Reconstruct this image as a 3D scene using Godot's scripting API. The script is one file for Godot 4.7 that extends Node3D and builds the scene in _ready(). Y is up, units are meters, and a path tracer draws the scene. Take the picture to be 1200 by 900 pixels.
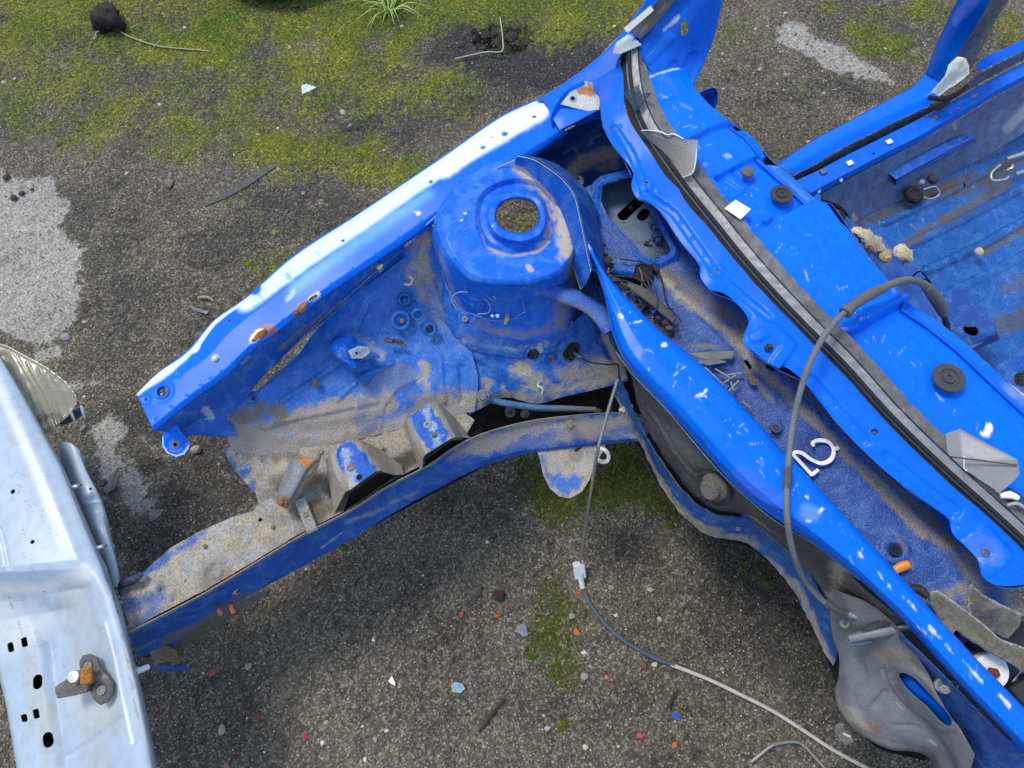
extends Node3D
# A cut-up blue car shell on mossy asphalt, seen from above. Heights in the design strings are centimetres over the ground.

const CAM_H := 2.1
const PITCH := 66.0
const VFOV := 54.0
const BLUE := Color(0.001, 0.135, 0.74)
const BLUE_DEEP := Color(0.003, 0.088, 0.44)
const BLUE_DULL := Color(0.02, 0.135, 0.50)
const DUST := Color(0.44, 0.385, 0.30)
const DUST_DARK := Color(0.20, 0.17, 0.125)
const PALE := Color(0.64, 0.77, 0.86)
const WHITE := Color(0.82, 0.82, 0.80)
const RUST := Color(0.30, 0.11, 0.035)
const SOOT := Color(0.018, 0.017, 0.016)
const GREY := Color(0.085, 0.095, 0.105)

var org := Vector3.ZERO
var mats := {}
var n_lo := FastNoiseLite.new()
var n_mid := FastNoiseLite.new()
var n_hi := FastNoiseLite.new()
var n_rub := FastNoiseLite.new()
var taken := {}
var rng := RandomNumberGenerator.new()

class Buf:
	var v := PackedVector3Array()
	var n := PackedVector3Array()
	var c := PackedColorArray()
	var i := PackedInt32Array()
	func add(p: Vector3, nn: Vector3, cc: Color) -> int:
		v.append(p); n.append(nn); c.append(cc)
		return v.size() - 1
	func tri(a: int, b: int, d: int) -> void:
		i.append(a); i.append(b); i.append(d)

class Mark:
	var pts := PackedVector3Array()
	var poly := false
	var r := 0.01
	var edge := 0.003
	var warp := 0.0
	var amt := 1.0
	var col := Color.WHITE
	var h := 0.0
	var mid := Vector3.ZERO
	var reach := 0.0
	var flat := PackedVector2Array()

# ---------- the camera's geometry, used to read places off the photograph: pixel + height -> point
func at(px: float, py: float, h: float) -> Vector3:
	var f := 450.0 / tan(deg_to_rad(VFOV / 2))
	var p := deg_to_rad(PITCH)
	var d := Vector3((px - 600) / f, -sin(p) + (450 - py) / f * cos(p), -cos(p) - (450 - py) / f * sin(p))
	var t := (h - CAM_H) / d.y
	return Vector3(0, CAM_H, 0) + d * t

func seen(q: Vector3) -> Vector2:
	var f := 450.0 / tan(deg_to_rad(VFOV / 2))
	var p := deg_to_rad(PITCH)
	var d := q - Vector3(0, CAM_H, 0)
	var z := -d.y * sin(p) - d.z * cos(p)
	return Vector2(600 + f * d.x / z, 450 - f * (d.y * cos(p) - d.z * sin(p)) / z)

func nums(s: String) -> PackedFloat64Array:
	var o := PackedFloat64Array()
	for w in s.split(",", false):
		o.append(w.strip_edges().to_float())
	return o

func line3(s: String) -> PackedVector3Array:      # "px,py,h px,py,h" -> points
	var o := PackedVector3Array()
	for w in s.split(" ", false):
		var q := nums(w)
		o.append(at(q[0], q[1], q[2] / 100.0))
	return o

func line2(s: String) -> PackedVector2Array:
	var o := PackedVector2Array()
	for w in s.split(" ", false):
		var q := nums(w)
		o.append(Vector2(q[0], q[1]))
	return o

# ---------- splines
func resample(p: PackedVector3Array, n: int, straight := false, closed := false) -> PackedVector3Array:
	var cum := PackedFloat64Array([0.0])
	for k in range(1, p.size()):
		cum.append(cum[k - 1] + maxf(p[k].distance_to(p[k - 1]), 1e-5))
	var out := PackedVector3Array()
	var seg := 0
	var last := p.size() - 1
	for k in n + 1:
		var s: float = cum[last] * k / n
		while seg < last - 1 and s > cum[seg + 1]:
			seg += 1
		var t: float = clampf((s - cum[seg]) / (cum[seg + 1] - cum[seg]), 0, 1)
		if straight or p.size() < 3:
			out.append(p[seg].lerp(p[seg + 1], t))
			continue
		var a: Vector3 = p[seg - 1] if seg > 0 else (p[last - 1] if closed else p[0] * 2 - p[1])
		var b: Vector3 = p[seg + 2] if seg + 2 <= last else (p[1] if closed else p[last] * 2 - p[last - 1])
		var q0: Vector3 = p[seg]
		var q1: Vector3 = p[seg + 1]
		var l1: float = cum[seg + 1] - cum[seg]
		var m0: Vector3 = (q1 - a) / (l1 + q0.distance_to(a)) * l1
		var m1: Vector3 = (b - q0) / (l1 + q1.distance_to(b)) * l1
		var t2 := t * t
		var t3 := t2 * t
		out.append(q0 * (2 * t3 - 3 * t2 + 1) + m0 * (t3 - 2 * t2 + t) + q1 * (3 * t2 - 2 * t3) + m1 * (t3 - t2))
	return out

func length_of(p: PackedVector3Array) -> float:
	var l := 0.0
	for k in range(1, p.size()):
		l += p[k].distance_to(p[k - 1])
	return l

# ---------- marks: a blot, a stroke or an outline that paints, presses or cuts a sheet
func mk(where: String, r_mm: float, opt := {}) -> Dictionary:
	var d := {"at": where, "r": r_mm * 1.5 / 1000.0}
	d.merge(opt)
	return d

func dist(m: Mark, p: Vector3) -> float:
	if m.poly:
		var q := Vector2(p.x, p.z)
		var best := 1e9
		var inside := false
		var n := m.flat.size()
		var j := n - 1
		for i in n:
			var a := m.flat[i]
			var b := m.flat[j]
			var ab := b - a
			var t := clampf((q - a).dot(ab) / maxf(ab.length_squared(), 1e-12), 0, 1)
			best = minf(best, q.distance_squared_to(a + ab * t))
			if (a.y > q.y) != (b.y > q.y) and q.x < (b.x - a.x) * (q.y - a.y) / (b.y - a.y) + a.x:
				inside = not inside
			j = i
		return -sqrt(best) if inside else sqrt(best)
	if m.pts.size() == 1:
		return p.distance_to(m.pts[0]) - m.r
	var best3 := 1e9
	for i in m.pts.size() - 1:
		var a3 := m.pts[i]
		var ab3 := m.pts[i + 1] - a3
		var t3 := clampf((p - a3).dot(ab3) / maxf(ab3.length_squared(), 1e-12), 0, 1)
		best3 = minf(best3, p.distance_squared_to(a3 + ab3 * t3))
	return sqrt(best3) - m.r

func nearest(m: Mark, p: Vector3) -> Vector3:      # the closest point of a mark's edge
	if m.poly:
		var q := Vector2(p.x, p.z)
		var best := 1e9
		var got := q
		var n := m.flat.size()
		for i in n:
			var a := m.flat[i]
			var ab := m.flat[(i + 1) % n] - a
			var t := clampf((q - a).dot(ab) / maxf(ab.length_squared(), 1e-12), 0, 1)
			var c := a + ab * t
			if q.distance_squared_to(c) < best:
				best = q.distance_squared_to(c)
				got = c
		return Vector3(got.x, p.y, got.y)
	var near := m.pts[0]
	var bd := p.distance_squared_to(near)
	for i in m.pts.size() - 1:
		var a3 := m.pts[i]
		var ab3 := m.pts[i + 1] - a3
		var t3 := clampf((p - a3).dot(ab3) / maxf(ab3.length_squared(), 1e-12), 0, 1)
		var c3 := a3 + ab3 * t3
		if p.distance_squared_to(c3) < bd:
			bd = p.distance_squared_to(c3)
			near = c3
	return near + (p - near).normalized() * m.r

func resolve(list: Array, pos: PackedVector3Array, w: int) -> Array[Mark]:
	var out: Array[Mark] = []
	if list.is_empty():
		return out
	var px := PackedVector2Array()
	var idx := PackedInt32Array()
	var rows := pos.size() / w
	var step := maxi(1, int(sqrt(pos.size() / 1500.0)))
	for j in range(0, rows, step):
		for i in range(0, w, step):
			idx.append(j * w + i)
			px.append(seen(pos[j * w + i]))
	for d in list:
		var m := Mark.new()
		m.r = d.r
		m.poly = d.get("poly", false)
		m.edge = d.get("edge", 2.0) / 1000.0
		m.warp = d.get("warp", 0.0) / 1000.0
		if m.warp >= 0.009:
			m.edge *= 1.7
			m.warp *= 1.25
		m.amt = d.get("amt", 1.0)
		m.col = d.get("col", Color.WHITE)
		m.h = d.get("h", 0.0) / 1000.0
		for q in line2(d.at):
			var best := 1e18
			var k := 0
			for t in px.size():
				var e := px[t].distance_squared_to(q)
				if e < best:
					best = e
					k = idx[t]
			if step > 1:
				var cj := k / w
				var ci := k % w
				for j in range(maxi(0, cj - step), mini(rows, cj + step + 1)):
					for i in range(maxi(0, ci - step), mini(w, ci + step + 1)):
						var e2 := seen(pos[j * w + i]).distance_squared_to(q)
						if e2 < best:
							best = e2
							k = j * w + i
			m.pts.append(at(q.x, q.y, pos[k].y))
		for p in m.pts:
			m.mid += p / m.pts.size()
			m.flat.append(Vector2(p.x, p.z))
		for p in m.pts:
			m.reach = maxf(m.reach, p.distance_to(m.mid))
		m.reach += m.r + m.edge + m.warp * 1.5 + 0.002
		out.append(m)
	return out

func tint(p: Vector3, n: Vector3, o: Dictionary, marks: Array[Mark]) -> Color:
	var a := n_lo.get_noise_3dv(p)
	var b := n_mid.get_noise_3dv(p)
	var hi := n_hi.get_noise_3dv(p)
	var c: Color = o.get("col", BLUE)
	var vary: float = o.get("vary", 0.05)
	c = c * (1.0 + vary * (a + b))
	var d: float = o.get("dust", 0.0)
	if d > 0.0:
		var cover: float = clampf((d - 0.5) + a * 0.6 + b * 0.6 + hi * 0.25 + 0.12 * n.y, 0, 1)
		cover = cover * cover * (3 - 2 * cover)
		c = c.lerp(o.get("dust_col", DUST) * (1.0 + 0.25 * b), cover)
	var film: float = o.get("film", 0.0)
	if film > 0.0:
		c = c.lerp(DUST, clampf(film * (0.55 + 0.5 * b + 0.5 * hi), 0, 0.9))
	var scuff: float = o.get("scuff", 0.28 if o.get("mat", "paint") == "worn_paint" else 0.0)
	if scuff > 0.0:
		var rub := n_rub.get_noise_3dv(Vector3(p.x * 0.8 + p.z * 0.5, p.y * 0.6, p.z * 0.8 - p.x * 0.5))
		var k := smoothstep(0.25, 0.75, rub + 0.25 * a + 0.22 * hi) * scuff
		c = c.lerp(Color(0.15, 0.36, 0.68), k)
		c = c.lerp(c * 0.55, smoothstep(0.25, 0.8, -b - 0.5 * a + 0.3 * hi) * scuff * 1.2)
	if hi > 0.72:
		c = c.lerp(Color(0.4, 0.45, 0.55), 0.06)
	for m in marks:
		if p.distance_to(m.mid) > m.reach:
			continue
		var e := dist(m, p) + m.warp * (b * 0.95 + hi * 0.3 + a * 0.5)
		if e < m.edge:
			c = c.lerp(m.col * (1.0 + 0.05 * hi + 0.10 * b), m.amt * (1.0 - smoothstep(-m.edge, m.edge, e)))
	c.a = 1.0
	return c

# a row of spot welds
func spots(places: String, count: int, r: float, h: float) -> Array:
	var q := line2(places)
	var out := []
	for k in count:
		var f := (q.size() - 1) * (k + 0.5) / count
		var p := q[int(f)].lerp(q[mini(int(f) + 1, q.size() - 1)], f - int(f))
		out.append(mk("%f,%f" % [p.x, p.y], r, {"h": h, "edge": 2.0}))
	return out

# fine scratches through the paint, scattered about a few places
func scratches(places: String, count: int, seed_: int, col := Color(0.42, 0.52, 0.72)) -> Array:
	var r := RandomNumberGenerator.new()
	r.seed = seed_
	var q := line2(places)
	var out := []
	for k in count:
		var i := r.randi() % (q.size() - 1)
		var p := q[i].lerp(q[i + 1], r.randf()) + Vector2(r.randf_range(-16, 16), r.randf_range(-16, 16))
		var d := Vector2.from_angle(r.randf() * TAU) * r.randf_range(2, 14)
		out.append(mk("%f,%f %f,%f" % [p.x, p.y, p.x + d.x, p.y + d.y], r.randf_range(0.2, 0.6), {"col": col, "edge": 0.9, "warp": 1.5, "amt": r.randf_range(0.3, 0.85)}))
	return out

func grid_normals(pos: PackedVector3Array, w: int, loop := false) -> PackedVector3Array:
	var rows := pos.size() / w
	var out := PackedVector3Array()
	out.resize(pos.size())
	for j in rows:
		for i in w:
			var il := i - 1 if i > 0 else (w - 2 if loop else 0)
			var ir := i + 1 if i < w - 1 else (1 if loop else w - 1)
			var du := pos[j * w + ir] - pos[j * w + il]
			var dv := pos[mini(j + 1, rows - 1) * w + i] - pos[maxi(j - 1, 0) * w + i]
			var c := du.cross(dv)
			out[j * w + i] = c.normalized() if c.length_squared() > 1e-20 else Vector3.UP
	return out

# rows of points, joined into a pressed sheet of steel: holes cut, beads pressed, dirt in its colour
func sheet(called: String, parent: Node, rows: String, o := {}) -> MeshInstance3D:
	var list: Array[PackedVector3Array] = []
	for r in rows.split("/", false):
		var l := line3(r)
		if o.get("loop", false):
			l.append(l[0])
		list.append(l)
	var cell: float = o.get("cell", 4.0) / 1000.0
	var long := 0.0
	for l in list:
		long = maxf(long, length_of(l))
	var nu := clampi(int(long / cell), 2, 900)
	var straight: bool = o.get("straight", false)
	var fine: Array[PackedVector3Array] = []
	for l in list:
		fine.append(resample(l, nu, straight, o.get("loop", false)))
	var tall := 0.0
	for i in [0, nu / 2, nu]:
		var col := PackedVector3Array()
		for l in fine:
			col.append(l[i])
		tall = maxf(tall, length_of(col))
	var nv := clampi(int(tall / cell), list.size() - 1, 600)
	var w := nu + 1
	var pos := PackedVector3Array()
	pos.resize(w * (nv + 1))
	for i in w:
		var col := PackedVector3Array()
		for l in fine:
			col.append(l[i])
		var c := resample(col, nv, o.get("straight_v", straight))
		for j in nv + 1:
			pos[j * w + i] = c[j]
	return finish(called, parent, pos, w, o)

# a plate with the given outline, its heights eased between those of its corners
func plate(called: String, parent: Node, outline: String, o := {}) -> MeshInstance3D:
	var pts := line3(outline)
	var lo := Vector2(1e9, 1e9)
	var hi := -lo
	for p in pts:
		lo = lo.min(Vector2(p.x, p.z))
		hi = hi.max(Vector2(p.x, p.z))
	var cell: float = o.get("cell", 4.0) / 1000.0
	lo -= Vector2(cell, cell)
	hi += Vector2(cell, cell)
	var nx := maxi(2, int((hi.x - lo.x) / cell))
	var nz := maxi(2, int((hi.y - lo.y) / cell))
	var pos := PackedVector3Array()
	# a flat piece: the plane nearest to its corners
	var mid := Vector3.ZERO
	for p in pts:
		mid += p / pts.size()
	var xx := 0.0
	var zz := 0.0
	var xz := 0.0
	var xh := 0.0
	var zh := 0.0
	for p in pts:
		var d := p - mid
		xx += d.x * d.x
		zz += d.z * d.z
		xz += d.x * d.z
		xh += d.x * d.y
		zh += d.z * d.y
	var det := maxf(xx * zz - xz * xz, 1e-12)
	var ga := (xh * zz - zh * xz) / det
	var gb := (zh * xx - xh * xz) / det
	for j in nz + 1:
		for i in nx + 1:
			var x := lerpf(lo.x, hi.x, float(i) / nx)
			var z := lerpf(lo.y, hi.y, float(j) / nz)
			if o.get("flat", false):
				pos.append(Vector3(x, mid.y + ga * (x - mid.x) + gb * (z - mid.z), z))
				continue
			var s := 0.0
			var h := 0.0
			for k in pts.size():
				var a := pts[k]
				var b := pts[(k + 1) % pts.size()]
				for t in 3:
					var q := a.lerp(b, t / 3.0)
					var d := 1.0 / (pow((q.x - x) * (q.x - x) + (q.z - z) * (q.z - z), 1.5) + 1e-7)
					s += d
					h += d * q.y
			pos.append(Vector3(x, h / s, z))
	var keep := Mark.new()
	keep.poly = true
	for p in pts:
		keep.flat.append(Vector2(p.x, p.z))
	o["keep"] = keep
	return finish(called, parent, pos, nx + 1, o)

func finish(called: String, parent: Node, pos: PackedVector3Array, w: int, o: Dictionary) -> MeshInstance3D:
	var rows := pos.size() / w
	var loop: bool = o.get("loop", false)
	var nor := grid_normals(pos, w, loop)
	var face := 0.0
	for k in range(0, pos.size(), 7):
		face += nor[k].dot(Vector3(0, CAM_H, 0) - pos[k]) if not o.has("up") else nor[k].y
	var flip := face < 0
	if o.get("inside", false):
		flip = not flip
	if flip:
		for k in nor.size():
			nor[k] = -nor[k]
	# pressing
	var bumps := resolve(o.get("bumps", []), pos, w)
	var rough: float = o.get("rough", 0.0) / 1000.0
	var wave: float = o.get("wave", 0.0) / 1000.0
	if bumps.size() or rough > 0 or wave > 0:
		var was := pos.duplicate()
		for k in pos.size():
			var up := rough * n_mid.get_noise_3dv(was[k]) + wave * n_lo.get_noise_3dv(was[k] * 1.7)
			for m in bumps:
				if was[k].distance_to(m.mid) > m.reach + m.edge:
					continue
				up += m.h * (1.0 - smoothstep(-m.edge, m.edge, dist(m, was[k])))
			pos[k] = was[k] + nor[k] * up
		nor = grid_normals(pos, w, loop)
		if flip:
			for k in nor.size():
				nor[k] = -nor[k]
	# cutting
	var holes := resolve(o.get("holes", []), pos, w)
	var cut := PackedByteArray()
	cut.resize(pos.size())
	var cell: float = o.get("cell", 4.0) / 1000.0
	var keep: Mark = o.get("keep")
	var any := holes.size() > 0 or keep != null
	if any:
		for k in pos.size():
			var p := pos[k]
			if keep != null:
				var e := dist(keep, p)
				if e > -cell * 0.36 and e < cell * 1.45:
					pos[k] = nearest(keep, p)
					cut[k] = 2
				elif e > 0:
					cut[k] = 1
			for m in holes:
				if not m.poly and p.distance_to(m.mid) > m.reach + cell:
					continue
				var e := dist(m, p)
				if e < cell * 0.36 and e > -cell * 1.45:
					pos[k] = nearest(m, p)
					cut[k] = 2
				elif e < 0:
					cut[k] = 1
	var marks := resolve(o.get("marks", []), pos, w)
	var th: float = o.get("thick", 1.6) / 1000.0
	var b := Buf.new()
	var n := pos.size()
	for k in n:
		var c := tint(pos[k], nor[k], o, marks)
		b.add(pos[k] - org, nor[k], c)
	for k in n:
		b.add(pos[k] - nor[k] * th - org, -nor[k], b.c[k] * 0.9)
	var edges := {}
	for j in rows - 1:
		for i in w - 1:
			var a := j * w + i
			var q := [a, a + 1, a + w, a + 1, a + w + 1, a + w]
			if (i + j) % 2 == 0 and any:
				q = [a, a + 1, a + w + 1, a, a + w + 1, a + w]
			for t in 2:
				var x: int = q[t * 3]
				var y: int = q[t * 3 + 1]
				var z: int = q[t * 3 + 2]
				if any:
					if cut[x] == 1 or cut[y] == 1 or cut[z] == 1:
						continue
					if cut[x] == 2 and cut[y] == 2 and cut[z] == 2:
						var g := (pos[x] + pos[y] + pos[z]) / 3.0
						var drop := keep != null and dist(keep, g) > 0.0002
						for m in holes:
							if not drop and dist(m, g) < -0.0002:
								drop = true
						if drop:
							continue
				if flip:
					b.tri(x, y, z); b.tri(n + x, n + z, n + y)
				else:
					b.tri(x, z, y); b.tri(n + x, n + y, n + z)
				if any:
					for e in [[x, y], [y, z], [z, x]]:
						var key: int = mini(e[0], e[1]) * n + maxi(e[0], e[1])
						if edges.has(key):
							edges.erase(key)
						else:
							edges[key] = e
	if not any:
		for i in w - 1:
			edges[i] = [i, i + 1]
			edges[n + i] = [(rows - 1) * w + i + 1, (rows - 1) * w + i]
		if not loop:
			for j in rows - 1:
				edges[2 * n + j] = [(j + 1) * w, j * w]
				edges[3 * n + j] = [j * w + w - 1, (j + 1) * w + w - 1]
	var from := b.i.size()
	for key in edges:
		var e: Array = edges[key]
		var p0 := b.v[e[0]]
		var p1 := b.v[e[1]]
		var out := (p1 - p0).cross(nor[e[0]]).normalized() * (1.0 if not flip else -1.0)
		var ce: Color = b.c[e[0]]
		if o.has("edge_col"):
			ce = o.edge_col
		var s := b.add(p0, out, ce)
		b.add(p1, out, ce)
		b.add(b.v[n + e[0]], out, ce)
		b.add(b.v[n + e[1]], out, ce)
		b.tri(s, s + 1, s + 2)
		b.tri(s + 1, s + 3, s + 2)
	return commit(called, b, o.get("mat", "paint"), parent, from)

func commit(called: String, b: Buf, mat: String, parent: Node, from := 0) -> MeshInstance3D:
	for t in range(from, b.i.size(), 3):      # turn each face the way its normals point
		var p := b.v[b.i[t]]
		var g := (b.v[b.i[t + 1]] - p).cross(b.v[b.i[t + 2]] - p)
		if g.dot(b.n[b.i[t]] + b.n[b.i[t + 1]] + b.n[b.i[t + 2]]) > 0:
			var k := b.i[t + 1]
			b.i[t + 1] = b.i[t + 2]
			b.i[t + 2] = k
	var arr := []
	arr.resize(Mesh.ARRAY_MAX)
	arr[Mesh.ARRAY_VERTEX] = b.v
	arr[Mesh.ARRAY_NORMAL] = b.n
	arr[Mesh.ARRAY_COLOR] = b.c
	arr[Mesh.ARRAY_INDEX] = b.i
	var me := ArrayMesh.new()
	me.add_surface_from_arrays(Mesh.PRIMITIVE_TRIANGLES, arr)
	me.surface_set_material(0, mats[mat])
	var o := MeshInstance3D.new()
	o.mesh = me
	o.name = numbered(called, parent)
	parent.add_child(o, true)
	return o

func numbered(called: String, parent: Node) -> String:
	var key := str(parent.get_instance_id()) + called
	taken[key] = taken.get(key, -1) + 1
	return called if taken[key] == 0 else "%s_%03d" % [called, taken[key]]

func thing(called: String, label: String, category: String, base: Vector3, group := "") -> Node3D:
	var o := Node3D.new()
	o.name = numbered(called, self)
	add_child(o, true)
	o.position = base
	org = base
	tag(o, label, category, group)
	return o

func tag(o: Node, label: String, category: String, group := "") -> void:
	o.set_meta("label", label)
	o.set_meta("category", category)
	if group != "":
		o.set_meta("group", group)

# one mesh that is a thing of its own: its vertices lie round its own base
func lone(base: Vector3) -> Node:
	org = base
	return self

func place(o: MeshInstance3D, label: String, category: String, group := "") -> MeshInstance3D:
	o.position = org
	tag(o, label, category, group)
	org = Vector3.ZERO
	return o

# ---------- round things
func tube(called: String, parent: Node, pts: PackedVector3Array, radii: Array, o := {}) -> MeshInstance3D:
	var cell: float = o.get("step", 6.0) / 1000.0
	var n := clampi(int(length_of(pts) / cell), 2, 600)
	var p := resample(pts, n, o.get("straight", false))
	var sides: int = o.get("sides", 10)
	var b := Buf.new()
	var side := Vector3.ZERO
	var marks := resolve(o.get("marks", []), p, p.size())
	var squash: float = o.get("squash", 1.0)
	for k in n + 1:
		var dir := (p[mini(k + 1, n)] - p[maxi(k - 1, 0)]).normalized()
		if side == Vector3.ZERO:
			side = dir.cross(Vector3.UP if absf(dir.y) < 0.9 else Vector3.RIGHT).normalized()
		side = (side - dir * side.dot(dir)).normalized()
		var up := side.cross(dir)
		var f := float(k) / n * (radii.size() - 1)
		var i0 := mini(int(f), radii.size() - 1)
		var i1 := mini(i0 + 1, radii.size() - 1)
		var r: float = lerpf(radii[i0], radii[i1], f - i0) * 1.6 / 1000.0
		if o.has("ripple"):
			r *= 1.0 + 0.12 * sin(k * 2.1)
		var crumple: float = o.get("crumple", 0.0)
		for s in sides + 1:
			var an := TAU * s / sides
			var nn := side * cos(an) + up * sin(an) * squash
			var rr := r
			if crumple > 0.0:
				rr *= 1.0 + crumple * (1.6 * n_mid.get_noise_3dv(p[k] * 1.3 + nn * 0.03) + 0.8 * n_hi.get_noise_3dv(p[k] + nn * 0.012))
			var q := p[k] + nn * rr
			nn = (side * cos(an) + up * sin(an) / squash).normalized()
			b.add(q - org, nn, tint(q, nn, o, marks))
	for k in n:
		for s in sides:
			var a := k * (sides + 1) + s
			b.tri(a, a + 1, a + sides + 1)
			b.tri(a + 1, a + sides + 2, a + sides + 1)
	for e in [0, n]:
		var dir: Vector3 = (p[e] - p[1 if e == 0 else n - 1]).normalized()
		var c := b.add(p[e] - org, dir, b.c[e * (sides + 1)])
		for s in sides:
			var a: int = b.add(b.v[e * (sides + 1) + s], dir, b.c[c])
			b.add(b.v[e * (sides + 1) + s + 1], dir, b.c[c])
			b.tri(c, a, a + 1)
	return commit(called, b, o.get("mat", "rubber"), parent)

# a turned shape: profile "r,z r,z" in millimetres along the axis; flat sides when sides is small
func turned(called: String, parent: Node, c: Vector3, axis: Vector3, profile: String, o := {}) -> MeshInstance3D:
	var pr := line2(profile)
	for k in pr.size():
		pr[k] *= 1.5
	var sides: int = o.get("sides", 20)
	var z := axis.normalized()
	var x := z.cross(Vector3.UP if absf(z.y) < 0.9 else Vector3.RIGHT).normalized()
	var y := z.cross(x)
	var turn: float = o.get("turn", 0.3)
	var b := Buf.new()
	var none: Array[Mark] = []
	var hard: bool = sides < 9
	for k in pr.size() - 1:
		var a := pr[k]
		var e := pr[k + 1]
		for s in sides:
			for t in 1:
				var a0 := turn + TAU * s / sides
				var a1 := turn + TAU * (s + 1) / sides
				var am := (a0 + a1) / 2
				var q := []
				for w in [[a, a0], [a, a1], [e, a0], [e, a1]]:
					q.append(c + (x * cos(w[1]) + y * sin(w[1])) * (w[0].x / 1000.0) + z * (w[0].y / 1000.0))
				var slope := Vector2(e.y - a.y, a.x - e.x)
				var base := b.v.size()
				for i in 4:
					var an: float = am if hard else [a0, a1, a0, a1][i]
					var nn := ((x * cos(an) + y * sin(an)) * slope.x + z * slope.y).normalized()
					b.add(q[i] - org, nn, tint(q[i], nn, o, none))
				b.tri(base, base + 2, base + 1)
				b.tri(base + 1, base + 2, base + 3)
	return commit(called, b, o.get("mat", "metal"), parent)

# a box with chamfered edges lying along two directions
func block(called: String, parent: Node, c: Vector3, along: Vector3, up: Vector3, size: Vector3, o := {}) -> MeshInstance3D:
	var x := along.normalized()
	var z := x.cross(up).normalized()
	var y := z.cross(x).normalized()
	var ch: float = minf(o.get("bevel", 1.5) / 1000.0, size[size.min_axis_index()] * 0.3)
	var b := Buf.new()
	var none: Array[Mark] = []
	var h := size * 0.65
	var ax := [x, y, z]
	# six faces, twelve chamfers, eight corners from the 24 points
	for f in 3:
		for s in [-1.0, 1.0]:
			var u := (f + 1) % 3
			var v := (f + 2) % 3
			var q := []
			for k in [[-1, -1], [1, -1], [1, 1], [-1, 1]]:
				q.append(c + ax[f] * h[f] * s + ax[u] * (h[u] - ch) * k[0] + ax[v] * (h[v] - ch) * k[1])
			quad(b, q, ax[f] * s, o, none)
	for f in 3:
		var u := (f + 1) % 3
		var v := (f + 2) % 3
		for su in [-1.0, 1.0]:
			for sv in [-1.0, 1.0]:
				var q := []
				for k in [[-1, 0], [1, 0], [1, 1], [-1, 1]]:
					var du: float = h[u] if k[1] == 0 else h[u] - ch
					var dv: float = h[v] - ch if k[1] == 0 else h[v]
					q.append(c + ax[f] * (h[f] - ch) * k[0] + ax[u] * du * su + ax[v] * dv * sv)
				quad(b, q, (ax[u] * su + ax[v] * sv).normalized(), o, none)
	for sx in [-1.0, 1.0]:
		for sy in [-1.0, 1.0]:
			for sz in [-1.0, 1.0]:
				var nn: Vector3 = (x * sx + y * sy + z * sz).normalized()
				var base := b.v.size()
				for k in 3:
					var m := Vector3(h.x - ch, h.y - ch, h.z - ch)
					m[k] = h[k]
					var q: Vector3 = c + x * m.x * sx + y * m.y * sy + z * m.z * sz
					b.add(q - org, nn, tint(q, nn, o, none))
				b.tri(base, base + 1, base + 2)
	return commit(called, b, o.get("mat", "metal"), parent)

func quad(b: Buf, q: Array, nn: Vector3, o: Dictionary, none: Array[Mark]) -> void:
	var base := b.v.size()
	for p in q:
		b.add(p - org, nn, tint(p, nn, o, none))
	b.tri(base, base + 1, base + 2)
	b.tri(base, base + 2, base + 3)

# a broken stone: a squashed ball with flats knocked off it
func stone_mesh(seed_: int, squash := Vector3(1, 0.65, 0.8), cuts := 7, rings := 6) -> ArrayMesh:
	var r := RandomNumberGenerator.new()
	r.seed = seed_
	var planes := []
	for k in cuts:
		planes.append([Vector3(r.randf_range(-1, 1), r.randf_range(-0.7, 1), r.randf_range(-1, 1)).normalized(), r.randf_range(0.55, 0.85)])
	var st := SurfaceTool.new()
	st.begin(Mesh.PRIMITIVE_TRIANGLES)
	var sides := rings + 3
	var pts := []
	for j in rings + 1:
		for i in sides:
			var th := PI * j / rings
			var ph := TAU * (i + 0.5 * (j % 2)) / sides
			var d := Vector3(sin(th) * cos(ph), cos(th), sin(th) * sin(ph))
			var l := 1.0
			for pl in planes:
				var t: float = d.dot(pl[0])
				if t > 0.05:
					l = minf(l, pl[1] / t)
			pts.append(d * l * squash)
	for j in rings:
		for i in sides:
			var a: Vector3 = pts[j * sides + i]
			var b: Vector3 = pts[j * sides + (i + 1) % sides]
			var c: Vector3 = pts[(j + 1) * sides + i]
			var e: Vector3 = pts[(j + 1) * sides + (i + 1) % sides]
			st.set_smooth_group(-1)
			for p in [a, c, b, b, c, e]:
				st.add_vertex(p)
	st.generate_normals()
	return st.commit()

# ---------- materials
func noise_tex(kind: int, freq: float, size: int, seed_: int, ramp: Gradient = null, as_normal := 0.0, cell_ret := -1) -> NoiseTexture2D:
	var n := FastNoiseLite.new()
	n.noise_type = kind
	n.frequency = freq
	n.seed = seed_
	n.fractal_octaves = 4
	if cell_ret >= 0:
		n.cellular_return_type = cell_ret
		n.fractal_type = FastNoiseLite.FRACTAL_NONE
		n.cellular_jitter = 0.95
	var t := NoiseTexture2D.new()
	t.width = size
	t.height = size
	t.seamless = true
	t.seamless_blend_skirt = 0.08
	t.noise = n
	if ramp != null:
		t.color_ramp = ramp
	if as_normal > 0:
		t.as_normal_map = true
		t.bump_strength = as_normal
	return t

func ramp_of(stops: Array) -> Gradient:
	var g := Gradient.new()
	var offs := PackedFloat32Array()
	var cols := PackedColorArray()
	for s in stops:
		offs.append(s[0])
		var v: float = s[1]
		cols.append(Color(v, v, v) if s.size() == 2 else s[2])
	g.offsets = offs
	g.colors = cols
	return g

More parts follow.
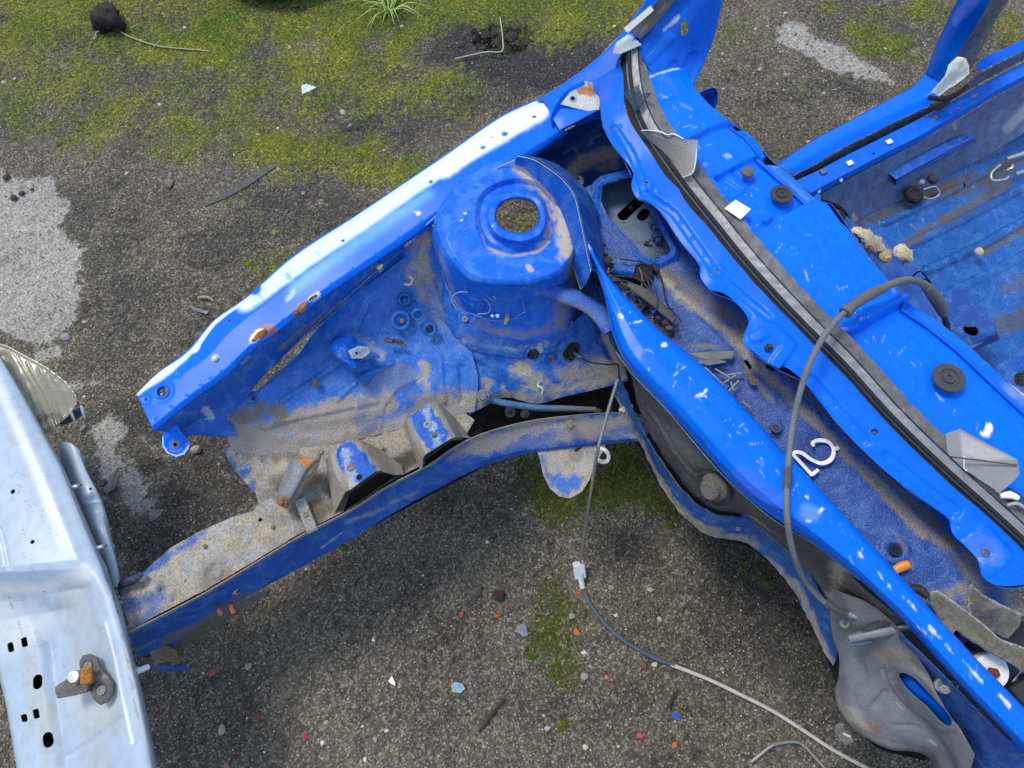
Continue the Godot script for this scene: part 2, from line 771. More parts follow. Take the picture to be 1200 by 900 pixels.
func material(called: String, rough: float, o := {}) -> StandardMaterial3D:
	var m := StandardMaterial3D.new()
	m.resource_name = called
	m.vertex_color_use_as_albedo = true
	m.roughness = rough
	m.metallic = o.get("metallic", 0.0)
	m.metallic_specular = o.get("spec", 0.5)
	m.uv1_triplanar = true
	var sc: float = o.get("scale", 4.0)
	m.uv1_scale = Vector3(sc, sc, sc)
	if o.has("albedo_tex"):
		m.albedo_texture = o.albedo_tex
	if o.has("normal"):
		m.normal_enabled = true
		m.normal_texture = o.normal
		m.normal_scale = o.get("normal_scale", 0.5)
	if o.has("rough_tex"):
		m.roughness_texture = o.rough_tex
	if o.has("coat"):
		m.clearcoat_enabled = true
		m.clearcoat = o.coat
		m.clearcoat_roughness = o.get("coat_rough", 0.08)
	mats[called] = m
	return m

func make_materials() -> void:
	var grime := noise_tex(FastNoiseLite.TYPE_SIMPLEX, 0.02, 512, 5, ramp_of([[0.0, 0.93], [0.4, 0.98], [0.6, 1.0], [1.0, 1.0]]))
	var gritty := noise_tex(FastNoiseLite.TYPE_SIMPLEX, 0.09, 512, 6, ramp_of([[0.0, 0.5], [0.4, 0.82], [0.65, 0.98], [1.0, 1.0]]))
	var dull := noise_tex(FastNoiseLite.TYPE_SIMPLEX, 0.03, 512, 7, ramp_of([[0.0, 0.6], [0.5, 0.85], [1.0, 1.0]]))
	var soft_n := noise_tex(FastNoiseLite.TYPE_SIMPLEX, 0.006, 512, 8, null, 6.0)
	var grit_n := noise_tex(FastNoiseLite.TYPE_SIMPLEX, 0.08, 512, 9, null, 5.0)
	material("paint", 0.44, {"coat": 0.15, "coat_rough": 0.2, "normal": soft_n, "normal_scale": 0.12, "albedo_tex": grime, "scale": 3.1, "spec": 0.2})
	material("worn_paint", 0.5, {"normal": grit_n, "normal_scale": 0.7, "rough_tex": dull, "albedo_tex": gritty, "scale": 5.3, "spec": 0.45})
	var mud := noise_tex(FastNoiseLite.TYPE_SIMPLEX, 0.03, 512, 16, ramp_of([[0.0, 0.72], [0.4, 0.9], [0.65, 0.98], [1.0, 1.0]]))
	material("floor_paint", 0.34, {"normal": grit_n, "normal_scale": 0.35, "rough_tex": dull, "albedo_tex": gritty, "scale": 4.1, "spec": 0.4})
	material("dirty", 0.92, {"normal": grit_n, "normal_scale": 1.2, "albedo_tex": mud, "scale": 6.7, "spec": 0.3})
	material("panel_paint", 0.42, {"coat": 0.18, "coat_rough": 0.22, "normal": soft_n, "normal_scale": 0.08, "albedo_tex": grime, "scale": 2.3})
	material("rubber", 0.72, {"normal": grit_n, "normal_scale": 0.3, "albedo_tex": gritty, "scale": 9.0, "spec": 0.4})
	material("metal", 0.45, {"metallic": 0.7, "albedo_tex": gritty, "scale": 11.0})
	material("plastic", 0.42, {"albedo_tex": grime, "scale": 8.0})
	material("stone", 0.85, {"albedo_tex": gritty, "scale": 14.0, "normal": grit_n, "normal_scale": 0.5})
	var glass := material("glass", 0.16, {"spec": 0.3})
	glass.vertex_color_use_as_albedo = true
	glass.albedo_color = Color(0.55, 0.63, 0.68, 0.55)
	glass.transparency = BaseMaterial3D.TRANSPARENCY_ALPHA
	var lens := material("lens", 0.22, {"spec": 0.5})
	lens.albedo_color = Color(0.9, 0.88, 0.8, 0.52)
	lens.transparency = BaseMaterial3D.TRANSPARENCY_ALPHA
	var film := material("film", 0.3, {"spec": 0.5})
	film.albedo_color = Color(1, 1, 1, 0.8)
	film.transparency = BaseMaterial3D.TRANSPARENCY_ALPHA
	# asphalt: fine stone chips in dark binder, multiplied with the ground's own large patches
	var chips := noise_tex(FastNoiseLite.TYPE_CELLULAR, 0.135, 2048, 21, ramp_of([[0.0, 0.47], [0.35, 0.56], [0.6, 0.64], [0.78, 0.73], [0.92, 0.88], [1.0, 0.98]]), 0.0, FastNoiseLite.RETURN_CELL_VALUE)
	var chips_n := noise_tex(FastNoiseLite.TYPE_CELLULAR, 0.135, 2048, 21, null, 7.0, FastNoiseLite.RETURN_DISTANCE)
	var a := material("asphalt", 0.88, {"albedo_tex": chips, "normal": chips_n, "normal_scale": 0.8, "scale": 0.78, "spec": 0.35})
	a.texture_filter = BaseMaterial3D.TEXTURE_FILTER_LINEAR_WITH_MIPMAPS_ANISOTROPIC
	var fine := noise_tex(FastNoiseLite.TYPE_CELLULAR, 0.16, 1024, 23, ramp_of([[0.0, 0.62], [0.3, 0.8], [0.6, 0.92], [1.0, 1.0]]), 0.0, FastNoiseLite.RETURN_CELL_VALUE)
	material("worn_asphalt", 0.9, {"albedo_tex": fine, "normal": chips_n, "normal_scale": 0.35, "scale": 1.7, "spec": 0.3})
	material("moss", 0.95, {"spec": 0.15, "scale": 9.0})

# ---------- the ground and what grows and lies on it
var moss_marks: Array[Mark] = []
var bare_marks: Array[Mark] = []
var wet_marks: Array[Mark] = []

func ground_marks(list: Array) -> Array[Mark]:
	var out: Array[Mark] = []
	for d in list:
		var m := Mark.new()
		m.r = d.r / 1.5
		m.poly = d.get("poly", false)
		m.edge = d.get("edge", 20.0) / 1000.0
		m.warp = d.get("warp", 30.0) / 1000.0
		m.amt = d.get("amt", 1.0)
		m.col = d.get("col", Color.WHITE)
		m.h = d.get("h", 0.0) / 1000.0
		for q in line2(d.at):
			m.pts.append(at(q.x, q.y, 0.0))
		for p in m.pts:
			m.mid += p / m.pts.size()
			m.flat.append(Vector2(p.x, p.z))
		for p in m.pts:
			m.reach = maxf(m.reach, p.distance_to(m.mid))
		m.reach += m.r + m.edge + m.warp * 1.6 + 0.002
		out.append(m)
	return out

func cover(list: Array[Mark], p: Vector3) -> float:
	var best := 0.0
	for m in list:
		if p.distance_to(m.mid) > m.reach:
			continue
		var e := dist(m, p) + m.warp * (n_lo.get_noise_3dv(p * 1.3) * 0.9 + n_mid.get_noise_3dv(p) * 0.7 + n_hi.get_noise_3dv(p) * 0.35)
		best = maxf(best, m.amt * (1.0 - smoothstep(-m.edge, m.edge, e)))
	return best

const MOSS_A := Color(0.205, 0.205, 0.014)
const MOSS_B := Color(0.085, 0.140, 0.010)

func moss_color(p: Vector3) -> Color:
	# brighter and greener along the far edge of the yard, olive elsewhere
	var t := clampf(0.5 + 1.2 * n_lo.get_noise_3dv(p * 0.9 + Vector3(3, 0, 1)), 0, 1)
	return MOSS_A.lerp(MOSS_B, t) if p.z < -1.25 else MOSS_A.lerp(MOSS_B, 0.5 + 0.5 * t) * 0.62

func make_ground() -> void:
	moss_marks = ground_marks([
		mk("-20,70 150,100 300,115 460,100 560,60", 290, {"edge": 160, "warp": 220, "amt": 0.62}),
		mk("-20,20 200,10 460,10 740,10", 230, {"edge": 90, "warp": 130, "amt": 0.88}),
		mk("290,165 400,180 450,190", 130, {"edge": 90, "warp": 120, "amt": 0.72}),
		mk("300,250 380,260 330,330", 100, {"edge": 90, "warp": 120, "amt": 0.45}),
		mk("560,90 640,70 700,40", 80, {"edge": 60, "warp": 90, "amt": 0.4}),
		mk("860,30 880,120 930,170", 110, {"edge": 90, "warp": 120, "amt": 0.28}),
		mk("20,30 130,60 240,45 330,20 430,30 520,20", 150, {"edge": 120, "warp": 170, "amt": 0.95}),
		mk("250,18 330,12 420,25", 110, {"edge": 70, "warp": 60, "amt": 1.0}),
		mk("560,25 640,20 730,10", 130, {"edge": 120, "warp": 130, "amt": 0.8}),
		mk("60,75 120,85", 60, {"edge": 60, "warp": 90, "amt": 0.7}),
		mk("250,75 400,80 480,60", 90, {"edge": 90, "warp": 120, "amt": 0.8}),
		mk("300,160 370,170 410,150", 55, {"edge": 40, "warp": 60, "amt": 0.85}),
		mk("350,180 420,190 450,170 420,130", 40, {"edge": 50, "warp": 70, "amt": 0.75}),
		mk("400,60 450,90 470,40", 60, {"edge": 40, "warp": 60, "amt": 0.9}),
		mk("70,155 90,165", 40, {"edge": 50, "warp": 60, "amt": 0.5}),
		mk("360,255", 26, {"edge": 25, "warp": 30, "amt": 0.8}),
		mk("300,258", 26, {"edge": 25, "warp": 40, "amt": 0.45}),
		mk("230,345 240,310 320,300", 30, {"edge": 40, "warp": 60, "amt": 0.35}),
		mk("325,315", 18, {"edge": 14, "warp": 20, "amt": 0.8}),
		mk("300,312", 16, {"edge": 14, "warp": 20, "amt": 0.7}),
		mk("1000,35 1060,50 1010,60", 60, {"edge": 40, "warp": 70, "amt": 0.95}),
		mk("1050,65 1075,70", 30, {"edge": 20, "warp": 40, "amt": 0.95}),
		mk("980,10 1100,20 1180,30", 70, {"edge": 70, "warp": 90, "amt": 0.7}),
		mk("1170,50 1190,45", 40, {"edge": 30, "warp": 50, "amt": 0.7}),
		mk("880,150 920,130 870,120", 60, {"edge": 60, "warp": 90, "amt": 0.35}),
		mk("640,690 650,720 645,750 655,790", 55, {"edge": 40, "warp": 60, "amt": 0.8}),
		mk("655,700", 14, {"edge": 10, "warp": 16, "amt": 1.0}),
		mk("655,820 658,850", 16, {"edge": 14, "warp": 20, "amt": 0.7}),
		mk("620,560 660,600 720,560 760,560 800,590", 70, {"edge": 60, "warp": 90, "amt": 0.75}),
		mk("700,590 700,640", 30, {"edge": 40, "warp": 60, "amt": 0.4}),
		mk("820,640 900,680 960,800", 70, {"edge": 80, "warp": 130, "amt": 0.4}),
		mk("600,255 620,245", 60, {"edge": 60, "warp": 40, "amt": 0.75}),
		mk("240,575", 18, {"edge": 14, "warp": 26, "amt": 0.75}),
		mk("262,560", 16, {"edge": 14, "warp": 26, "amt": 0.75}),
		mk("243,600", 16, {"edge": 14, "warp": 26, "amt": 0.6}),
		mk("237,550", 14, {"edge": 12, "warp": 20, "amt": 0.5}),
		mk("252,615", 12, {"edge": 8, "warp": 16, "amt": 0.8}),
		mk("205,635 215,640", 12, {"edge": 12, "warp": 20, "amt": 0.5}),
		mk("480,815", 14, {"edge": 12, "warp": 20, "amt": 0.7}),
		mk("230,870", 14, {"edge": 12, "warp": 20, "amt": 0.55}),
		mk("595,780", 10, {"edge": 8, "warp": 14, "amt": 0.6}),
		mk("780,855", 16, {"edge": 14, "warp": 20, "amt": 0.5})])
	bare_marks = ground_marks([
		mk("-60,190 20,207 55,208 82,238 72,262 92,290 96,340 85,372 70,392 40,400 0,385 -60,390", 0, {"poly": true, "edge": 7, "warp": 40}),
		mk("60,455 120,448", 14, {"edge": 10, "warp": 22, "amt": 0.75}),
		mk("45,420 65,412", 16, {"edge": 10, "warp": 22, "amt": 0.7}),
		mk("112,500 128,490 142,505 138,530 175,565 182,600 160,610 140,580 118,560 108,530", 0, {"poly": true, "edge": 6, "warp": 40, "amt": 0.9}),
		mk("165,515 195,535", 14, {"edge": 8, "warp": 24, "amt": 0.75}),
		mk("908,30 930,24 960,45 1000,62 1040,85 1050,100 1010,88 975,82 940,65 915,50", 0, {"poly": true, "edge": 6, "warp": 40, "amt": 0.95}),
		mk("1000,140 1030,125", 22, {"edge": 12, "warp": 28, "amt": 0.7})])
	wet_marks = ground_marks([
		mk("545,55 600,80 640,85 690,75", 120, {"edge": 60, "warp": 60, "amt": 0.95}),
		mk("430,160 500,135 560,105", 60, {"edge": 50, "warp": 80, "amt": 0.55}),
		mk("110,300 150,340 130,420", 70, {"edge": 80, "warp": 120, "amt": 0.5}),
		mk("150,480 240,520 290,560 200,620", 110, {"edge": 80, "warp": 110, "amt": 0.6}),
		mk("240,400 330,330", 60, {"edge": 80, "warp": 110, "amt": 0.35}),
		mk("860,640 930,720 960,820 900,760", 110, {"edge": 100, "warp": 120, "amt": 0.5}),
		mk("420,760 520,720 600,660", 70, {"edge": 110, "warp": 140, "amt": 0.3}),
		mk("470,150 530,130 600,110", 60, {"edge": 60, "warp": 60, "amt": 0.6}),
		mk("300,235 360,215 420,240 250,290", 60, {"edge": 70, "warp": 80, "amt": 0.45}),
		mk("60,250 90,240 98,300", 50, {"edge": 60, "warp": 50, "amt": 0.5}),
		mk("930,110 990,100 1040,130", 50, {"edge": 40, "warp": 60, "amt": 0.6}),
		mk("400,150 460,140", 20, {"edge": 16, "warp": 30, "amt": 0.8}),
		mk("10,225 22,232", 14, {"edge": 8, "warp": 20, "amt": 1.0}),
		mk("20,228 35,225", 9, {"edge": 6, "warp": 14, "amt": 1.0}),
		mk("120,560 135,575", 22, {"edge": 10, "warp": 24, "amt": 0.7}),
		mk("160,555 185,545", 24, {"edge": 10, "warp": 30, "amt": 0.8})])
	var xs := PackedFloat64Array()
	var zs := PackedFloat64Array()
	for k in 8:
		xs.append(-60.0 + 57.4 * (1.0 - pow(0.35, k)))
	var x := -2.55
	while x < 2.55:
		xs.append(x)
		x += 0.0085
	for k in 8:
		xs.append(60.0 - 57.4 * (1.0 - pow(0.35, 7 - k)))
	for k in 8:
		zs.append(-60.0 + 57.1 * (1.0 - pow(0.35, k)))
	var z := -2.85
	while z < 0.42:
		zs.append(z)
		z += 0.0085
	for k in 8:
		zs.append(60.0 - 59.5 * (1.0 - pow(0.35, 7 - k)))
	var b := Buf.new()
	var bares := PackedFloat32Array()
	var pale_c := PackedColorArray()
	var w := xs.size()
	for zz in zs:
		for xx in xs:
			var p := Vector3(xx, 0, zz)
			var m := 0.0
			var bare := 0.0
			var wet := 0.0
			if absf(xx) < 2.7 and zz > -3.0 and zz < 0.6:
				m = cover(moss_marks, p)
				bare = cover(bare_marks, p)
				wet = cover(wet_marks, p)
				m *= 1.0 - 0.85 * wet
			var lo := n_lo.get_noise_3dv(p * 0.8)
			var mid := n_mid.get_noise_3dv(p)
			var hi := n_hi.get_noise_3dv(p)
			var c := Color(0.312, 0.272, 0.216) * (1.0 + 0.55 * lo + 0.35 * mid + 0.35 * hi)
			c = c.lerp(Color(0.095, 0.097, 0.108) * (1.0 + 0.3 * hi), wet)
			c = c.lerp(Color(0.60, 0.57, 0.52), bare)
			bares.append(bare)
			var pc := Color(0.40, 0.385, 0.355) * (1.0 + 0.28 * mid + 0.30 * hi + 0.2 * lo)
			pc.a = 1
			pale_c.append(pc)
			var g := clampf(m * 1.5 + 1.0 * lo + 0.9 * mid + 0.3 * hi - 0.50, 0, 1) * (1.0 - bare)
			c = c.lerp(moss_color(p) * (2.0 + 0.8 * hi), g * 0.92)
			p.y = 0.004 * lo + 0.0022 * mid + 0.0012 * hi + 0.005 * g - 0.004 * bare
			# the broken hole where the surface has sunk
			var pit := at(588, 48, 0)
			var dp := Vector2((p.x - pit.x) * 0.62, p.z - pit.z).length() + 0.03 * mid + 0.05 * lo
			p.y -= 0.045 * (1.0 - smoothstep(0.035, 0.075, dp))
			c = c.lerp(Color(0.10, 0.09, 0.07), 0.75 * (1.0 - smoothstep(0.03, 0.085, dp)))
			c.a = 1
			b.add(p, Vector3.UP, c)
	var rows := zs.size()
	for j in rows:
		for i in w:
			var du := b.v[j * w + mini(i + 1, w - 1)] - b.v[j * w + maxi(i - 1, 0)]
			var dv := b.v[mini(j + 1, rows - 1) * w + i] - b.v[maxi(j - 1, 0) * w + i]
			b.n[j * w + i] = dv.cross(du).normalized()
	var b2 := Buf.new()
	var to2 := {}
	for j in rows - 1:
		for i in w - 1:
			var a := j * w + i
			for t in [[a, a + 1, a + w], [a + 1, a + w + 1, a + w]]:
				if bares[t[0]] + bares[t[1]] + bares[t[2]] < 1.4:
					b.tri(t[0], t[1], t[2])
					continue
				var q := []
				for k in t:
					if not to2.has(k):
						to2[k] = b2.add(b.v[k], b.n[k], pale_c[k])
					q.append(to2[k])
				b2.tri(q[0], q[1], q[2])
	org = Vector3.ZERO
	var o := commit("ground", b, "asphalt", self, b.i.size())
	var arr := []
	arr.resize(Mesh.ARRAY_MAX)
	arr[Mesh.ARRAY_VERTEX] = b2.v
	arr[Mesh.ARRAY_NORMAL] = b2.n
	arr[Mesh.ARRAY_COLOR] = b2.c
	arr[Mesh.ARRAY_INDEX] = b2.i
	(o.mesh as ArrayMesh).add_surface_from_arrays(Mesh.PRIMITIVE_TRIANGLES, arr)
	(o.mesh as ArrayMesh).surface_set_material(1, mats["worn_asphalt"])
	o.set_meta("kind", "structure")
	o.set_meta("label", "dark gravelly asphalt yard with moss and pale worn patches")

func height_at(p: Vector3) -> float:
	return 0.004 * n_lo.get_noise_3dv(Vector3(p.x, 0, p.z) * 0.8) + 0.002 * n_mid.get_noise_3dv(Vector3(p.x, 0, p.z))

func scatter() -> void:
	var r := RandomNumberGenerator.new()
	r.seed = 77
	# loose chippings
	for kind in 4:
		var me := stone_mesh(100 + kind, Vector3(1, 0.6, 0.8), 6, 4)
		me.surface_set_material(0, mats["stone"])
		var where := []
		var tint_ := []
		for k in 20000:
			var q := Vector2(r.randf_range(-80, 1280), r.randf_range(-40, 940))
			var p := at(q.x, q.y, 0)
			if cover(bare_marks, p) > 0.4 and r.randf() < 0.62:
				continue
			var m := cover(moss_marks, p)
			if r.randf() < m * 0.72:
				continue
			var s := 0.0012 + 0.0022 * pow(r.randf(), 2.0) + (0.003 * r.randf() if r.randf() < 0.04 else 0.0)
			var t := Basis(Vector3(r.randf_range(-1, 1), r.randf_range(-1, 1), r.randf_range(-1, 1)).normalized(), r.randf() * TAU).scaled(Vector3(s, s, s) * r.randf_range(0.8, 1.3))
			p.y = height_at(p) + s * 0.25
			if Vector2((q.x - 905) / 75.0, (q.y - 95) / 70.0).length() < 1.0 and r.randf() < 0.35:
				t = t.scaled_local(Vector3.ONE * r.randf_range(1.4, 2.6))
			where.append(Transform3D(t, p))
			var g := 0.07 + 0.36 * pow(r.randf(), 1.6)
			if r.randf() < 0.10 + 0.25 * m:
				g = r.randf_range(0.45, 0.75)
			var c := Color(g, g * r.randf_range(0.86, 0.97), g * r.randf_range(0.64, 0.90))
			if r.randf() < 0.03:
				c = Color(0.32, 0.10, 0.05)
			tint_.append(c)
		var mm := MultiMesh.new()
		mm.transform_format = MultiMesh.TRANSFORM_3D
		mm.use_colors = true
		mm.mesh = me
		mm.instance_count = where.size()
		for k in where.size():
			mm.set_instance_transform(k, where[k])
			mm.set_instance_color(k, tint_[k])
		var o := MultiMeshInstance3D.new()
		o.multimesh = mm
		o.name = numbered("gravel", self)
		add_child(o, true)
		o.set_meta("kind", "stuff")
		tag(o, "fine grey and buff chippings loose all over the asphalt", "gravel", "loose chippings")
	var pad := stone_mesh(55, Vector3(1, 0.4, 0.9), 0, 7)
	pad.surface_set_material(0, mats["moss"])
	var pads := []
	var pad_c := []
	for k in 26000:
		var q := Vector2(r.randf_range(-60, 1260), r.randf_range(-30, 930))
		var p := at(q.x, q.y, 0)
		var g := cover(moss_marks, p) * (1.0 - 0.9 * cover(wet_marks, p)) + 0.9 * n_lo.get_noise_3dv(p * 0.8) + 1.0 * n_mid.get_noise_3dv(p)
		if g < 0.75 or cover(moss_marks, p) < 0.3:
			continue
		var s := r.randf_range(0.004, 0.011)
		p.y = height_at(p)
		pads.append(Transform3D(Basis(Vector3.UP, r.randf() * TAU).scaled(Vector3(s, s * r.randf_range(0.6, 1.3), s)), p))
		var c := moss_color(p) * r.randf_range(0.55, 1.15)
		c.a = 1
		pad_c.append(c)
	var pm := MultiMesh.new()
	pm.transform_format = MultiMesh.TRANSFORM_3D
	pm.use_colors = true
	pm.mesh = pad
	pm.instance_count = pads.size()
	for k in pads.size():
		pm.set_instance_transform(k, pads[k])
		pm.set_instance_color(k, pad_c[k])
	var po := MultiMeshInstance3D.new()
	po.multimesh = pm
	po.name = numbered("moss_cushions", self)
	add_child(po, true)
	po.set_meta("kind", "stuff")
	tag(po, "small rounded cushions of moss among the yellow green moss", "moss", "moss on the asphalt")
	# moss: short blades and cushions
	for kind in 2:
		var st := SurfaceTool.new()
		st.begin(Mesh.PRIMITIVE_TRIANGLES)
		for k in 9:
			var an := TAU * k / 9 + r.randf()
			var lean := r.randf_range(0.35, 1.0)
			var tip := Vector3(cos(an) * lean, r.randf_range(0.5, 1.1), sin(an) * lean)
			var sd := Vector3(-sin(an), 0, cos(an)) * 0.22
			st.set_smooth_group(-1)
			for q in [Vector3(cos(an), 0, sin(an)) * 0.1 - sd, Vector3(cos(an), 0, sin(an)) * 0.1 + sd, tip]:
				st.add_vertex(q)
		st.generate_normals()
		var me := st.commit()
		me.surface_set_material(0, mats["moss"])
		var where := []
		var tint_ := []
		for k in 120000:
			var q := Vector2(r.randf_range(-60, 1260), r.randf_range(-30, 930))
			var p := at(q.x, q.y, 0)
			var m := cover(moss_marks, p) * (1.0 - 0.85 * cover(wet_marks, p))
			if m < 0.08:
				continue
			var g := m * 1.35 + 1.0 * n_lo.get_noise_3dv(p * 0.8) + 1.05 * n_mid.get_noise_3dv(p) + 0.3 * n_hi.get_noise_3dv(p) - 0.38
			if r.randf() > g * 0.9:
				continue
			var s := r.randf_range(0.0022, 0.0056)
			p.y = height_at(p) + 0.002
			where.append(Transform3D(Basis(Vector3.UP, r.randf() * TAU).scaled(Vector3(s, s * r.randf_range(0.7, 1.4), s)), p))
			var c := moss_color(p) * r.randf_range(0.75, 1.9)
			if r.randf() < 0.12:
				c = Color(0.17, 0.15, 0.04) * r.randf_range(0.7, 1.4)
			c.a = 1
			tint_.append(c)
		var mm := MultiMesh.new()
		mm.transform_format = MultiMesh.TRANSFORM_3D
		mm.use_colors = true
		mm.mesh = me
		mm.instance_count = where.size()
		for k in where.size():
			mm.set_instance_transform(k, where[k])
			mm.set_instance_color(k, tint_[k])
		var o := MultiMeshInstance3D.new()
		o.multimesh = mm
		o.name = numbered("moss", self)
		add_child(o, true)
		o.set_meta("kind", "stuff")
		tag(o, "yellow green moss growing in patches over the asphalt", "moss", "moss on the asphalt")

# ---------- small fittings
func bolt(parent: Node, px: float, py: float, h: float, r: float, axis := Vector3.UP, col := Color(0.30, 0.30, 0.29), mat := "metal", called := "bolt") -> void:
	var c := at(px, py, h / 100.0)
	turned(called, parent, c, axis, "%f,-2 %f,1.2 %f,1.6 %f,1.6" % [r * 1.5, r * 1.5, r * 1.4, r * 0.9], {"mat": mat, "col": col, "sides": 18, "vary": 0.3})
	turned(called + "_head", parent, c, axis, "%f,1.0 %f,%f %f,%f 0,%f" % [r, r, r * 0.9 + 1, r * 0.82, r * 1.1 + 1, r * 1.1 + 1], {"mat": mat, "col": col * 0.9, "sides": 6, "vary": 0.3})

func grommet(parent: Node, px: float, py: float, h: float, r: float, axis := Vector3.UP, col := Color(0.035, 0.037, 0.042), called := "grommet") -> MeshInstance3D:
	return turned(called, parent, at(px, py, h / 100.0), axis, "%f,-1 %f,1.5 %f,2.5 %f,2.6 %f,0.5 %f,0.2 %f,2.6 %f,2.6 %f,0.4 0,0.4" % [r, r, r * 0.94, r * 0.62, r * 0.55, r * 0.42, r * 0.36, r * 0.2, r * 0.14], {"mat": "rubber", "col": col, "sides": 28})

func ring(parent: Node, px: float, py: float, h: float, r_in: float, r_out: float, tall: float, axis := Vector3.UP, col := BLUE, mat := "paint", called := "hole_rim") -> MeshInstance3D:
	var m := (r_in + r_out) / 2
	return turned(called, parent, at(px, py, h / 100.0), axis, "%f,-1 %f,%f %f,%f %f,%f %f,-6" % [r_out, lerpf(m, r_out, 0.6), tall * 0.7, m, tall, r_in, tall * 0.7, r_in * 0.97], {"mat": mat, "col": col, "sides": 26})

# ---------- the blue shell
func make_shell() -> void:
	var s := thing("car_body_shell", "bright blue cut car body shell, stripped and muddy, lying on the asphalt", "car body", at(820, 420, 0))
	var w_dn := {"col": WHITE, "edge": 1.5, "warp": 2.5, "amt": 0.95}

	# --- wing rail along the upper left, white primer on its outer edge
	var rail := sheet("wing_rail", s, "158,464,57 180,441,56 222,408,58 250,376,59 290,347,60 345,298,62 420,250,64 520,182,67 590,134,68 640,112,69" +
		"/ 160,462,60 190,434,61 229,411,62 254,381,63 290,352,64 345,305,66 420,256,68 520,188,71 590,138,72 637,121,73" +
		"/ 163,468,61 200,446,62 240,420,63 270,388,64 310,356,65 360,318,67 440,263,69 535,200,72 605,150,73 645,132,74" +
		"/ 178,500,61 225,462,62 262,435,63 290,408,64 325,380,65 385,336,67 470,278,69 560,215,72 625,173,73 660,150,74" +
		"/ 180,506,60 230,466,61 266,440,62 293,413,63 330,385,64 390,341,66 474,284,68 564,220,71 629,178,72 664,154,73" +
		"/ 181,507,57.5 231,468,58.5 267,442,59.5 294,415,60.5 331,387,61.5 391,343,63.5 475,286,66 566,222,69 631,180,70 666,156,71", {"cell": 3.2, "straight_v": true,
		"marks": [mk("160,461 196,431 228,408 252,378 290,350 345,303 420,253 520,186 590,137 630,120", 14, {"col": PALE, "edge": 6, "warp": 3}),
			mk("290,352 345,312 430,256 520,193 600,142 632,126", 18.5, {"col": Color(0.66, 0.80, 0.88), "edge": 10, "warp": 4, "amt": 0.97}),
			mk("520,198 560,172 600,148 630,133", 19, {"col": Color(0.74, 0.84, 0.89), "edge": 9, "warp": 4}),
			mk("345,338 420,284 500,228", 9, {"col": Color(0.10, 0.40, 0.90), "edge": 14, "warp": 5, "amt": 0.7}),
			mk("306,349 303,345", 3, {"col": Color(0.12, 0.42, 0.85), "edge": 5, "warp": 3, "amt": 0.75}), mk("340,326 336,321", 3, {"col": Color(0.12, 0.42, 0.85), "edge": 5, "warp": 3, "amt": 0.75}), mk("374,299 371,295", 3, {"col": Color(0.12, 0.42, 0.85), "edge": 5, "warp": 3, "amt": 0.6}), mk("402,282", 5, {"col": DUST * 0.7, "edge": 5, "warp": 3, "amt": 0.6}), mk("505,213", 5, {"col": DUST * 0.8, "edge": 6, "warp": 3, "amt": 0.6}), mk("626,137", 5, {"col": DUST * 0.8, "edge": 6, "warp": 3, "amt": 0.6}), mk("252,420", 4.5, {"col": WHITE, "edge": 1.5, "warp": 3}), mk("566,173", 4, {"col": BLUE, "edge": 3, "warp": 2}), mk("592,157", 5, {"col": BLUE, "edge": 4, "warp": 2}),
			mk("577,161", 2, {"col": Color(0.2, 0.3, 0.4), "edge": 1.5}), mk("302,392 312,385 318,386", 8, {"col": RUST, "edge": 3, "warp": 7, "amt": 0.85}), mk("297,397 304,390", 6, {"col": WHITE, "edge": 2, "warp": 5, "amt": 0.8}),
			mk("353,361", 6, {"col": RUST * 1.3, "edge": 2, "warp": 4}), mk("364,350 372,345", 4, {"col": WHITE, "edge": 1.5, "warp": 3, "amt": 0.7}),
			mk("338,350 344,342", 4, {"col": Color(0.5, 0.6, 0.8), "edge": 2, "warp": 6, "amt": 0.6}), mk("490,250", 4, {"col": WHITE * 0.8, "edge": 1.5, "warp": 2})],
		"bumps": spots("172,498 230,456 268,430 330,376 390,332 474,275 560,211 628,168", 22, 2.0, -1.2) + [mk("190,459", 17, {"h": -1.0, "edge": 4}), mk("171,468", 8, {"h": -2.0, "edge": 4}), mk("209,439", 5, {"h": -1.5, "edge": 3}), mk("305,345 300,340", 8, {"h": -9, "edge": 6}), mk("338,322 333,316", 8, {"h": -9, "edge": 6}),
			mk("372,296 368,291", 8, {"h": -9, "edge": 6}), mk("230,409 236,414", 7, {"h": -4, "edge": 6}), mk("505,213", 9, {"h": -2, "edge": 6}), mk("626,137", 9, {"h": -2, "edge": 6}), mk("402,282", 7, {"h": -2.5, "edge": 5}), mk("566,173", 6, {"h": -3, "edge": 5}), mk("592,157", 7, {"h": -3, "edge": 5})],
		"holes": [mk("190,459", 8), mk("171,468", 2.4), mk("505,213", 3.0), mk("626,137", 3.0), mk("269,376", 2.6), mk("402,282", 2.4), mk("297,399 303,394", 3.2), mk("364,351 370,347", 2.8)]})
	ring(s, 190, 459, 61.7, 8, 11.5, 1.2, Vector3(-0.1, 1, 0.1), BLUE, "paint")
	turned("plug", s, at(252, 420, 0.634), Vector3.UP, "5,-1 4.5,2 2.5,3.4 0,3.6", {"mat": "plastic", "col": Color(0.55, 0.56, 0.52), "vary": 0.3})
	turned("plug", s, at(487, 249, 0.695), Vector3.UP, "5,-1 4.6,2.4 2.5,3.6 0,3.8", {"mat": "plastic", "col": Color(0.62, 0.62, 0.58), "vary": 0.3})
	tube("torn_tab", s, line3("297,398,64 304,392,64.6 312,386,65"), [2.5, 4.5, 2], {"mat": "dirty", "col": RUST * 1.2, "vary": 0.6, "squash": 0.4})
	tube("torn_tab", s, line3("350,364,66 354,359,66.8 360,354,66.5"), [2.5, 4.5, 2], {"mat": "dirty", "col": RUST * 1.6, "vary": 0.6, "squash": 0.5})
